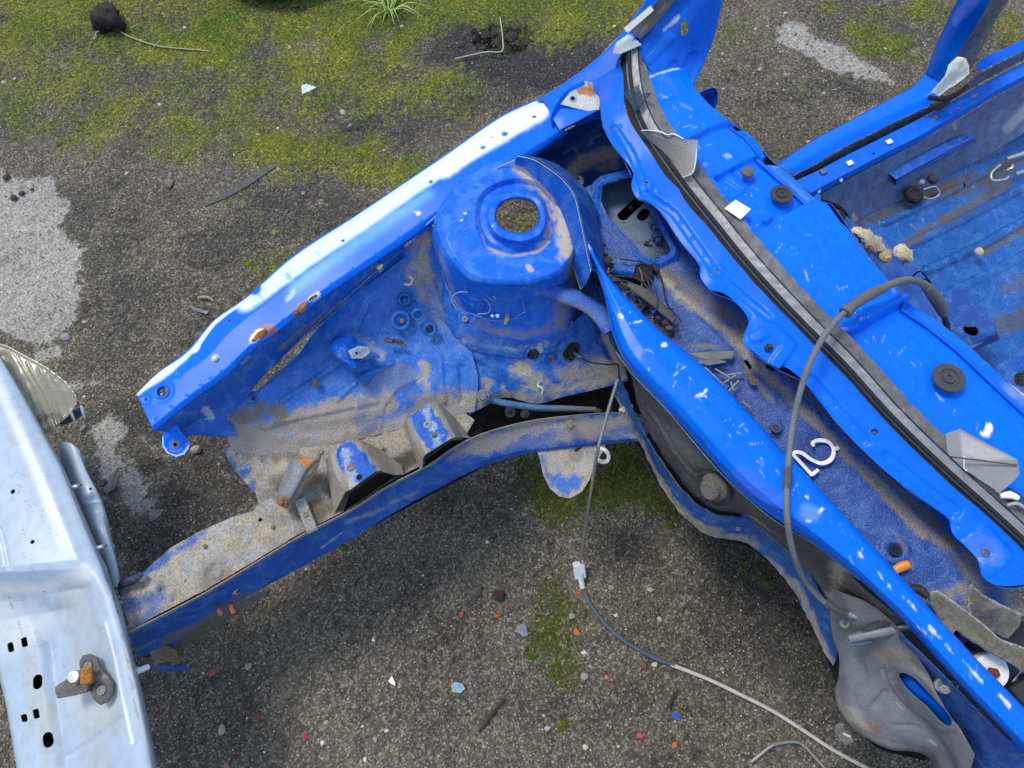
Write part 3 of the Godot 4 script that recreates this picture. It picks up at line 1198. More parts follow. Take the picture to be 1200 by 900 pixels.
	bolt(s, 347, 367, 65.2, 3.5, Vector3(0.2, 1, 0.3), Color(0.25, 0.17, 0.1))
	# --- the web of the rail below its lip
	sheet("rail_web", s, "181,504,59.4 231,465,60.4 267,439,61.4 294,412,62.4 331,384,63.4 391,340,65.2 474,284,67.6" +
		"/ 205,508,52 245,484,53 275,462,54 303,438,55 338,408,56 398,360,59 474,300,63" +
		"/ 216,514,50 250,500,50 283,472,51 299,452,52 328,420,56 396,362,59 475,301,64", {"straight_v": true, "mat": "worn_paint", "col": BLUE_DEEP * 1.3, "dust": 0.16,
		"holes": [mk("276,422 283,417", 4)], "marks": [mk("330,408 360,383 400,355", 6, {"col": DUST * 0.6, "edge": 4, "warp": 6, "amt": 0.6}), mk("284,424 290,420", 6, {"col": DUST, "edge": 4, "warp": 6, "amt": 0.5}), mk("240,480 248,490", 5, {"col": PALE * 0.8, "edge": 2, "warp": 7, "amt": 0.6})]})
	var ear := plate("mounting_ear", s, "195,498,55 190,512,54 190,522,53 196,531,53 206,535,53 216,532,53 222,523,53 221,516,53 212,507,54 207,498,56", {"cell": 2.5, "bumps": [mk("205,521", 13, {"h": -3, "edge": 3})],
		"holes": [mk("205,521", 3.0)], "edge_col": PALE, "dust": 0.06, "marks": [mk("205,521", 7, {"col": DUST * 0.5, "edge": 3, "warp": 3, "amt": 0.8}), mk("190,512 190,522 196,531 206,535 216,532 222,523", 1.6, {"col": PALE, "edge": 1, "warp": 1.5, "amt": 0.7})]})
	turned("captive_nut", ear, at(205, 521, 0.522), Vector3.UP, "7,-4 7,1 5,1.5 4,1 3.5,-3 0,-3", {"mat": "metal", "col": Color(0.16, 0.14, 0.12), "sides": 14})
	plate("lamp_bracket", s, "221,508,46 240,492,47 255,483,48 268,478,48 266,492,46 272,501,45 279,511,44 250,512,45", {"mat": "worn_paint", "col": BLUE * 0.9, "dust": 0.36, "bumps": [mk("240,502 262,488", 6, {"h": 3, "edge": 5})]})
	tube("bracket_fold", s, line3("222,507,48 238,492,50 252,478,51 264,466,52"), [1.5, 2.5, 2], {"mat": "dirty", "col": Color(0.3, 0.31, 0.33), "dust": 0.5, "squash": 0.4})
	tube("wire_stub", s, line3("233,486,53 241,491,52 247,483,52.5"), [1.4, 1.4], {"mat": "metal", "col": Color(0.5, 0.5, 0.5)})
	tube("rusty_stay", s, line3("240,489,50 258,478,51 272,471,51 278,472,50"), [3, 4.5, 4, 2.5], {"mat": "dirty", "col": Color(0.13, 0.10, 0.08), "squash": 0.45, "vary": 0.4})
	# --- rear end of the rail: where it meets the pillar
	sheet("rail_end", s, "628,118,71 664,95,72 700,68,74 722,45,77 742,20,82 756,0,87 770,-25,93" +
		"/ 640,118,75 672,94,76 706,66,77 728,42,80 747,17,85 760,-3,90 775,-28,96" +
		"/ 644,133,75.5 676,108,77 706,82,78 730,58,80.5 752,32,85 770,8,90 790,-20,96" +
		"/ 656,152,75 680,140,77 708,122,78 716,98,79.5 724,70,82 745,42,86 768,12,90.5", {"cell": 3.2, "straight_v": true,
		"marks": [mk("628,116 664,93 700,66 722,43", 3, {"col": PALE * 0.9, "edge": 2, "warp": 2, "amt": 0.8}), mk("690,90 715,80 720,60", 14, {"col": DUST_DARK, "edge": 20, "warp": 14, "amt": 0.35})]})
	plate("hinge_plate", s, "657,122,77 668,108,78 686,95,78.5 694,97,78.6 697,108,78.6 704,116,78.3 702,128,77.8 690,130,77.4 672,126,77.2", {"cell": 2.5, "mat": "worn_paint", "col": Color(0.62, 0.63, 0.62), "edge_col": PALE, "vary": 0.1,
		"marks": [mk("682,105 692,108", 8, {"col": RUST * 1.5, "edge": 4, "warp": 5}), mk("690,98 694,104", 5, {"col": RUST * 1.1, "edge": 3, "warp": 5, "amt": 0.8}), mk("672,116", 5, {"col": Color(0.15, 0.15, 0.15), "edge": 3, "warp": 4, "amt": 0.7})],
		"bumps": [mk("694,124", 5, {"h": 1.5, "edge": 2})], "holes": [mk("671,115", 3.6)]})
	sheet("rail_step", s, "645,138,76 652,122,77.5 664,106,78.5 684,94,79/ 648,150,74 660,140,73.5 672,132,74 700,132,75/ 657,156,70 668,148,70 680,146,70 704,138,71", {"cell": 3.5, "straight_v": true})

	# --- inner wing between the rail and the chassis leg
	sheet("inner_wing", s, "340,424,57 356,404,58 402,354,60 445,312,62 480,285,64 505,262,66" +
		"/ 318,446,53 348,420,54 394,378,55 450,335,57 490,310,59 520,300,60" +
		"/ 272,478,48 318,462,49 375,430,50 440,390,51 500,360,52 535,350,53" +
		"/ 267,497,45 305,492,46 365,470,47 430,445,47.5 500,420,48 552,410,49" +
		"/ 266,512,43 300,512,43.5 360,500,44.5 430,482,45 500,462,45.5 560,445,46" +
		"/ 272,530,40.5 310,534,41 370,526,41.5 440,510,42 500,494,42 556,482,42", {"cell": 3.4, "mat": "worn_paint", "col": Color(0.008, 0.155, 0.66), "vary": 0.22, "wave": 9, "film": 0.03,
		"marks": [mk("266,522 320,524 400,512 480,496 556,478", 24, {"col": DUST, "edge": 16, "warp": 26, "amt": 0.96}), mk("285,510 330,500 385,492 420,480", 26, {"col": DUST * 0.9, "edge": 9, "warp": 22, "amt": 0.92}),
			mk("285,488 310,480 330,485", 14, {"col": DUST_DARK, "edge": 8, "warp": 16, "amt": 0.9}), mk("430,490 440,460 470,440", 22, {"col": Color(0.16, 0.20, 0.34), "edge": 6, "warp": 8, "amt": 0.7}), mk("440,480 455,470", 16, {"col": DUST, "edge": 8, "warp": 18, "amt": 0.8}),
			mk("498,268 496,300 500,325 488,312", 10, {"col": DUST * 1.1, "edge": 6, "warp": 14, "amt": 0.95}), mk("490,285 480,320 495,345", 6, {"col": DUST, "edge": 5, "warp": 12, "amt": 0.7}),
			mk("500,330 520,370 548,395", 16, {"col": DUST * 0.55, "edge": 8, "warp": 14, "amt": 0.5}), mk("495,425 500,450", 9, {"col": DUST * 1.1, "edge": 4, "warp": 14, "amt": 0.9}), mk("410,400 430,402 445,415", 6, {"col": PALE * 0.7, "edge": 3, "warp": 12, "amt": 0.55}),
			mk("400,345 440,312 474,288", 5, {"col": DUST * 0.7, "edge": 4, "warp": 9, "amt": 0.6}), mk("415,450 425,465", 1.5, {"col": PALE, "edge": 1, "warp": 2, "amt": 0.4}), mk("505,470 540,462", 14, {"col": DUST, "edge": 10, "warp": 20, "amt": 0.7})],
		"bumps": [mk("470,376", 16, {"h": 4, "edge": 3}), mk("474,351 484,368 504,386", 12, {"h": 5, "edge": 2.5}), mk("475,352", 7.5, {"h": -2.5, "edge": 1.5}), mk("492,370", 7.5, {"h": -2.5, "edge": 1.5}), mk("504,386", 7.5, {"h": -3.5, "edge": 1.5}),
			mk("296,466 304,463", 12, {"h": 3, "edge": 4}), mk("297,467", 7, {"h": -4, "edge": 3}), mk("430,505 436,470 455,445 480,432", 22, {"h": 3.5, "edge": 5}), mk("300,500 380,505 440,490", 8, {"h": -3, "edge": 10}),
			mk("370,449", 10, {"h": -1.5, "edge": 3}), mk("450,400 480,405", 14, {"h": -3.5, "edge": 6}), mk("330,470 400,425 430,360", 4, {"h": 5, "edge": 5}), mk("395,470 425,440 460,425", 3.5, {"h": 5, "edge": 4}), mk("310,500 350,488 400,478 440,470", 5, {"h": 6, "edge": 6}), mk("505,330 520,370 548,402", 5, {"h": 6, "edge": 5}), mk("515,420 520,470", 5, {"h": 5, "edge": 5}), mk("540,430 542,470", 4, {"h": -5, "edge": 5}), mk("380,420 440,370", 20, {"h": -2, "edge": 18})],
		"holes": [mk("452,398 476,404", 3.6), mk("297,467", 4.0), mk("471,376", 1.8)]})
	for q in [[474, 351, 55.2, 9.5], [490, 369, 54.6, 9.5], [504, 386, 53.2, 10], [470, 376, 53.8, 15]]:
		turned("pressed_cup", s, at(q[0], q[1], q[2] / 100.0), Vector3(0.25, 0.75, 0.55), "%f,-4 %f,0 %f,2 %f,2 %f,-0.5 %f,-2" % [q[3] * 1.15, q[3] * 1.05, q[3] * 0.92, q[3] * 0.78, q[3] * 0.68, q[3] * 0.6], {"mat": "worn_paint", "col": BLUE_DULL * 1.15, "sides": 24})
	turned("captive_nut", s, at(297, 467, 0.485), Vector3(0.15, 0.9, 0.3), "12,-3 12,1 9,3 7,1 6,-3 0,-3", {"mat": "worn_paint", "col": BLUE_DULL})
	bolt(s, 370, 449, 50.0, 4.2, Vector3(0.25, 0.8, 0.5), Color(0.20, 0.19, 0.17))
	turned("captive_nut", s, at(504, 386, 0.521), Vector3(0.2, 0.8, 0.5), "5.5,-1 5.5,0.5 4.8,1 0,1", {"mat": "worn_paint", "col": Color(0.03, 0.04, 0.06)})
	turned("captive_nut", s, at(474, 352, 0.545), Vector3(0.2, 0.8, 0.5), "4,-1 4,2.4 3,3 1.5,3 1.4,1 0,1", {"mat": "worn_paint", "col": BLUE_DULL})
	turned("captive_nut", s, at(491, 369, 0.537), Vector3(0.2, 0.8, 0.5), "4,-1 4,2.4 3,3 1.5,3 1.4,1 0,1", {"mat": "worn_paint", "col": BLUE_DULL})
	block("square_nut", s, at(471, 376, 0.535), Vector3(1, 0, -0.4), Vector3(0.2, 0.8, 0.5), Vector3(0.008, 0.006, 0.008), {"mat": "worn_paint", "col": Color(0.25, 0.2, 0.25)})
	block("clip", s, at(440, 311, 0.655), Vector3(1, 0, 0.5), Vector3(0, 1, 0), Vector3(0.022, 0.008, 0.010), {"mat": "plastic", "col": Color(0.12, 0.12, 0.11)})
	block("clip", s, at(446, 314, 0.652), Vector3(1, 0, 0.5), Vector3(0, 1, 0), Vector3(0.006, 0.012, 0.012), {"mat": "plastic", "col": Color(0.3, 0.3, 0.28)})
	block("clip", s, at(456, 399, 0.527), Vector3(1, 0, 0.3), Vector3(0, 1, 0.4), Vector3(0.016, 0.006, 0.008), {"mat": "plastic", "col": Color(0.04, 0.04, 0.04)})
	tube("wire_hook", s, line3("474,333,60 481,334,60.5 484,328,61 479,324,61"), [2, 2.2, 1.4], {"mat": "dirty", "col": DUST * 0.7})
	# the torn bracket in the middle of the inner wing
	var br := sheet("torn_bracket", s, "394,392,54 402,391,54.5 414,392,54.5 420,400,53.5 432,400,53/ 386,402,55 394,404,56 404,407,56.5 414,411,55.5 430,410,53/ 391,418,54.5 398,420,57 406,422,57 420,416,54.5 444,416,52.2/ 412,438,51.5 414,434,55 416,430,56 424,422,54 446,420,52", {"cell": 2.4, "mat": "worn_paint", "col": BLUE * 0.9, "dust": 0.25, "dust_col": Color(0.55, 0.57, 0.6), "edge_col": PALE * 0.8, "rough": 3})
	plate("bracket_tab", br, "408,411,57.5 420,405,57 431,406,56 434,413,55 425,420,55.5 412,420,57", {"cell": 2.2, "mat": "worn_paint", "col": Color(0.4, 0.45, 0.55), "dust": 0.4, "holes": [mk("418,414", 2.6)]})
	block("clip", s, at(466, 400, 0.522), Vector3(1, 0, 0.25), Vector3(0, 1, 0.5), Vector3(0.02, 0.004, 0.006), {"mat": "plastic", "col": Color(0.03, 0.03, 0.03)})

	make_tower(s)
	make_leg(s)
	make_cowl(s)
	make_firewall(s)
	make_cabin(s)

# --- suspension tower
func make_tower(s: Node3D) -> void:
	var seat := sheet("strut_tower", s, "581,256,70 586,242,70 596,235,70 610,234,70 624,238,70 631,250,70 629,262,70 620,270,70 605,272,70 590,267,70" +
		"/ 580,256,75.5 584,240,75.5 595,233,75.5 610,231,75.5 625,236,75.5 632,249,75.5 631,264,75.5 621,273,75.5 605,275,75.5 588,269,75.5" +
		"/ 574,257,75.8 578,238,75.8 592,228,75.8 610,226,75.8 630,232,75.8 638,248,75.8 637,267,75.8 625,279,75.8 605,282,75.8 584,275,75.8" +
		"/ 570,258,73 575,236,73 590,225,73 611,222,73 633,229,73 642,247,73 641,269,73 628,283,73 605,287,73 580,279,73" +
		"/ 563,260,72.6 568,233,72.6 587,219,72.6 612,216,72.6 638,225,72.6 648,246,72.6 647,273,72.6 632,290,72.6 604,294,72.6 575,285,72.6" +
		"/ 557,262,74 561,230,74 584,213,74 613,209,74 643,220,74 655,246,74 653,278,74 636,297,74 603,301,74 569,290,74" +
		"/ 520,268,74 532,232,74 565,200,74 605,186,74 648,207,74 672,248,74 672,290,74 650,318,74 604,328,74 550,318,74" +
		"/ 513,270,73.3 526,232,73.5 562,199,73.5 604,184,73.5 650,205,73.5 675,247,73.3 675,292,73 652,323,73 605,334,73 546,324,73" +
		"/ 508,272,71 522,232,72 560,198,72 604,182,72 652,203,72 677,247,72 677,294,71 654,326,71 605,337,71 543,327,71" +
		"/ 507,284,66 518,238,68 560,200,70 604,186,70 650,208,70 675,252,68 677,304,66 656,344,64 606,357,63 540,340,65" +
		"/ 520,322,58 514,262,60 556,214,64 604,200,64 646,222,64 671,270,60 676,345,56 662,388,54 610,401,53.5 553,380,54", {"loop": true, "cell": 3.2, "straight_v": true,
		"col": BLUE * 0.9, "film": 0.04, "scuff": 0.24,
		"marks": [mk("590,196 614,203 634,217 650,238 660,265 664,295", 9, {"col": DUST * 1.1, "edge": 7, "warp": 14, "amt": 0.95}), mk("640,285 625,296 600,300 575,292", 5, {"col": DUST, "edge": 4, "warp": 8, "amt": 0.85}), mk("642,262 640,275", 5, {"col": DUST, "edge": 5, "warp": 8, "amt": 0.6}),
			mk("602,188 570,205", 5, {"col": PALE * 0.8, "edge": 5, "warp": 12, "amt": 0.55}), mk("540,225 560,206", 5, {"col": PALE * 0.7, "edge": 4, "warp": 12, "amt": 0.4}), mk("619,312 622,316", 4, {"col": DUST, "edge": 2, "warp": 2}),
			mk("560,255 568,285 590,300", 3, {"col": PALE * 0.6, "edge": 3, "warp": 8, "amt": 0.4}), mk("670,310 676,330 672,350", 14, {"col": DUST * 0.7, "edge": 8, "warp": 12, "amt": 0.8}), mk("655,345 660,380", 12, {"col": DUST * 0.7, "edge": 8, "warp": 16, "amt": 0.5}),
			mk("512,330 520,375 545,394", 10, {"col": DUST * 0.6, "edge": 8, "warp": 14, "amt": 0.6}), mk("545,250", 2, {"col": WHITE, "edge": 1, "warp": 1}), mk("524,335 545,370 575,388 606,394 640,388 660,375", 9, {"col": DUST * 0.75, "edge": 9, "warp": 18, "amt": 0.6}), mk("518,300 530,345", 7, {"col": DUST * 0.8, "edge": 8, "warp": 14, "amt": 0.5}), mk("530,330 560,352 600,362 640,350", 10, {"col": Color(0.02, 0.10, 0.5), "edge": 14, "warp": 14, "amt": 0.5}), mk("541,258", 1.6, {"col": WHITE, "edge": 1, "warp": 1}), mk("577,265 583,258", 1.5, {"col": WHITE, "edge": 1, "warp": 2, "amt": 0.6})],
		"bumps": [mk("541,349 561,358", 10, {"h": 2.5, "edge": 1.5}), mk("541,349 561,358", 6.5, {"h": -2, "edge": 1.5}), mk("578,342 568,336", 2.2, {"h": 2, "edge": 1.5}), mk("586,345 584,340", 2, {"h": 2, "edge": 1.5}), mk("530,300 545,360", 20, {"h": -3, "edge": 18})]})
	var tab := plate("sensor_tab", s, "537,362,60.5 548,366,60.5 560,368,60 556,374,59.5 551,379,59 543,381,59 538,376,59.5", {"cell": 2.2, "mat": "worn_paint", "col": BLUE * 0.9, "dust": 0.2, "dust_col": PALE * 0.7, "edge_col": PALE * 0.7})
	turned("weld_nut", tab, at(545, 374, 0.60), Vector3(0, 1, 0.4), "4.5,-2 4.5,1.5 3.6,2.2 2,2.2 1.8,0 0,0", {"mat": "worn_paint", "col": Color(0.35, 0.3, 0.28)})
	turned("weld_nut", s, at(563, 357, 0.632), Vector3(0.1, 0.6, 0.8), "4.5,-2 4.5,2.5 3.6,3.2 2,3.2 1.8,1 0,1", {"mat": "worn_paint", "col": BLUE_DULL})
	tube("seam_bead", s, line3("537,364,61 529,350,63 540,342,65 556,345,65 573,355,64 573,366,62 560,368,61"), [0.6, 0.6, 0.6], {"mat": "worn_paint", "col": PALE * 0.7, "vary": 0.4})
	tube("seam_bead", s, line3("563,334,69 572,340,68 581,350,66"), [0.8, 0.9, 0.6], {"mat": "worn_paint", "col": PALE * 0.85, "vary": 0.4})
	for q in ["568,345,67 578,352,65 583,348,65", "590,338,68 592,350,65", "584,338,68 596,337,68", "600,336,69 606,345,67", "612,352,65 616,368,61", "604,372,60 620,362,62", "548,366,61 580,376,59 612,372,60", "515,300,66 523,335,59 545,372,57"]:
		tube("seam_bead", s, line3(q), [0.25, 0.45, 0.25], {"mat": "worn_paint", "col": PALE * 0.75, "vary": 0.5, "sides": 6})
	tube("brake_clip", s, line3("595,368,61 594,374,61 592,380,60"), [2.5, 3.4, 2.2], {"mat": "dirty", "col": DUST, "squash": 0.6})
	turned("clip", s, at(583, 370, 0.61), Vector3(0, 1, 0.5), "3,-2 3,2 1,3 0,3", {"mat": "plastic", "col": WHITE})
	turned("clip", s, at(577, 370, 0.61), Vector3(0, 1, 0.5), "2.4,-2 2.4,2 1,2.6 0,2.6", {"mat": "plastic", "col": WHITE * 0.9})
	sheet("tower_skirt", s, "512,300,57 528,340,56 552,378,54.5 606,399,54 657,387,54.5 690,362,55.5 708,348,57" +
		"/ 508,345,51 522,376,51 550,400,51.5 605,413,51 660,404,51.5 696,386,52.5 714,374,54" +
		"/ 520,385,48 538,402,48.5 562,418,48.5 606,428,48 662,418,49 698,400,50 716,388,52" +
		"/ 545,410,47 556,425,46.5 580,438,46 615,442,46.5 665,432,47 700,418,48 722,404,50" +
		"/ 552,452,44 565,462,43.5 590,458,43 630,462,43 670,450,44 705,440,44.5 732,430,46" +
		"/ 550,486,41.5 565,478,41.5 590,466,41 630,473,41 660,465,42 700,456,42.5 736,446,44", {"cell": 3.2, "mat": "worn_paint", "col": Color(0.008, 0.130, 0.58), "vary": 0.2, "rough": 2.5, "dust": 0.06,
		"marks": [mk("552,470 575,468 600,470 640,462 690,448 732,436", 13, {"col": DUST * 1.1, "edge": 9, "warp": 22, "amt": 0.95}), mk("610,430 625,445 635,455", 15, {"col": DUST * 1.15, "edge": 8, "warp": 18, "amt": 0.95}), mk("660,440 700,430 728,425", 14, {"col": DUST * 1.1, "edge": 8, "warp": 16, "amt": 0.9}), mk("570,445 575,470", 6, {"col": DUST, "edge": 4, "warp": 16, "amt": 0.8}),
			mk("712,370 720,400 728,425", 12, {"col": DUST * 0.8, "edge": 6, "warp": 10, "amt": 0.85}), mk("510,360 550,402 610,412", 8, {"col": Color(0.14, 0.19, 0.36), "edge": 5, "warp": 14, "amt": 0.6}), mk("540,400 600,410 640,400", 2.5, {"col": PALE * 0.7, "edge": 3, "warp": 14, "amt": 0.5}), mk("628,395 634,412", 3, {"col": PALE * 0.8, "edge": 2, "warp": 6, "amt": 0.8}), mk("600,362 604,390", 3, {"col": PALE * 0.7, "edge": 3, "warp": 9, "amt": 0.5}), mk("620,345 655,365", 6, {"col": PALE * 0.5, "edge": 5, "warp": 12, "amt": 0.4})],
		"bumps": [mk("560,420 562,455", 8, {"h": 3, "edge": 5}), mk("585,420 588,450", 6, {"h": -3, "edge": 5}), mk("668,412", 24, {"h": -6, "edge": 6}), mk("626,415", 16, {"h": -4, "edge": 4}), mk("647,420", 11, {"h": -3, "edge": 3}), mk("520,385 560,408 610,415 660,405", 8, {"h": 3, "edge": 5})],
		"holes": [mk("625,416", 10), mk("647,421", 5.5), mk("672,408 667,416", 11)]})
	var g1 := turned("wiring_grommet", s, at(671, 411, 0.475), Vector3(0.1, 0.7, 0.7), "17,-1 16,4 12,6 9,3 7,2 3,5 0,5", {"mat": "rubber", "col": Color(0.05, 0.05, 0.048), "dust": 0.2})
	tube("stub", g1, line3("672,412,48 676,416,50 682,419,51"), [2, 2.4, 1.5], {"mat": "metal", "col": Color(0.35, 0.34, 0.32)})
	var g2 := block("wiring_connector", s, at(624, 415, 0.475), Vector3(1, 0, 0.3), Vector3(0, 0.8, 0.6), Vector3(0.034, 0.014, 0.026), {"mat": "plastic", "col": Color(0.02, 0.022, 0.024), "bevel": 3})
	for k in 4:
		block("contact_rib", g2, at(616 + k * 6, 413 + k * 2, 0.486), Vector3(0.2, 0, -1), Vector3(0, 0.8, 0.6), Vector3(0.022, 0.004, 0.003), {"mat": "plastic", "col": Color(0.08, 0.085, 0.09)})
	sheet("hole_frame", s, "641,413,47 646,410,48 652,412,48 655,420,47.5 651,430,46.5 645,432,46 641,424,46.5/ 644,415,47 647,413,47.6 650,415,47.6 652,420,47 649,426,46.4 646,428,46 644,423,46.4", {"loop": true, "mat": "worn_paint", "col": BLUE, "cell": 2})
	tube("wire_bracket", s, line3("633,432,46 634,445,45.5 630,452,45.5 636,455,45.5 635,462,44.5"), [2, 1.6, 2.4, 1.4], {"mat": "worn_paint", "col": PALE * 0.7, "vary": 0.4})
	# steel brace from the tower to the cowl
	tube("tower_brace", s, line3("612,344,66 630,340,67.5 655,344,67 680,352,66.5 700,365,66 716,388,65"), [3, 11, 13, 13, 13, 11], {"sides": 16, "squash": 0.7, "mat": "worn_paint", "col": Color(0.03, 0.12, 0.55), "vary": 0.25,
		"marks": [mk("660,355 690,368 705,380", 6, {"col": DUST, "edge": 6, "warp": 9, "amt": 0.7}), mk("622,340 640,340", 5, {"col": PALE * 0.7, "edge": 4, "warp": 8, "amt": 0.5})]})
	tube("seam_sealer", s, line3("499,264,69.6 514,251,70.6 530,238,71.6 548,222,72.6 566,208,73.4 585,196,74.2 603,188,75.6"), [0.7, 1.3, 0.8, 1.4, 0.8, 1.1], {"mat": "worn_paint", "col": Color(0.42, 0.48, 0.58), "vary": 0.6, "scuff": 0.7, "crumple": 0.4})
	tube("seam_sealer", s, line3("318,432,54.5 345,405,58.5 380,372,60 420,336,62.5 455,306,64.5 480,287,66"), [0.8, 1.2, 0.7, 1.3, 0.8], {"mat": "worn_paint", "col": Color(0.10, 0.14, 0.30), "vary": 0.6, "crumple": 0.4})
	# flange that stands up behind the tower and runs to the cowl
	sheet("tower_flange", s, "606,183,77.5 624,187,78.5 640,196,79.5 658,210,80 672,229,80 679,256,79 685,284,78 692,318,76" +
		"/ 604,190,75.5 620,196,76 636,207,76.5 650,222,76.5 662,243,76 669,267,75.5 675,295,75 686,332,73" +
		"/ 600,196,74 616,204,74 630,215,74 644,231,73.6 655,250,73 661,272,72 667,300,70 680,340,68", {"cell": 2.8, "straight_v": true, "mat": "worn_paint", "col": BLUE * 0.8, "edge_col": PALE * 0.8, "scuff": 0.25,
		"marks": [mk("600,196 616,204 630,215 644,231 655,250 661,272 667,300 680,340", 5.5, {"col": DUST * 1.1, "edge": 5, "warp": 8, "amt": 0.97})]})
	sheet("flange_outer", s, "608,181,77.4 626,185,78.4 642,194,79.4 660,208,79.9 674,228,79.9 681,255,78.9 687,283,77.9 694,317,75.9/ 630,184,70 648,190,70 664,200,70 680,214,70 694,234,69 700,262,68 706,292,67 712,325,66", {"cell": 3.5, "mat": "worn_paint", "col": BLUE_DEEP, "dust": 0.3, "dust_col": DUST_DARK})
	# dark gap between tower and cowl
	sheet("tower_back", s, "650,318,58 682,314,64 702,338,68/ 668,360,52 698,362,58 718,386,62/ 672,420,45 706,420,47 738,432,50", {"mat": "worn_paint", "col": BLUE_DEEP * 0.6, "dust": 0.3, "dust_col": DUST * 0.6, "marks": [mk("705,375 712,400 725,428", 9, {"col": DUST * 0.9, "edge": 6, "warp": 8, "amt": 0.9}), mk("660,330 680,335 690,345", 10, {"col": SOOT * 2, "edge": 8, "warp": 8, "amt": 0.8})]})

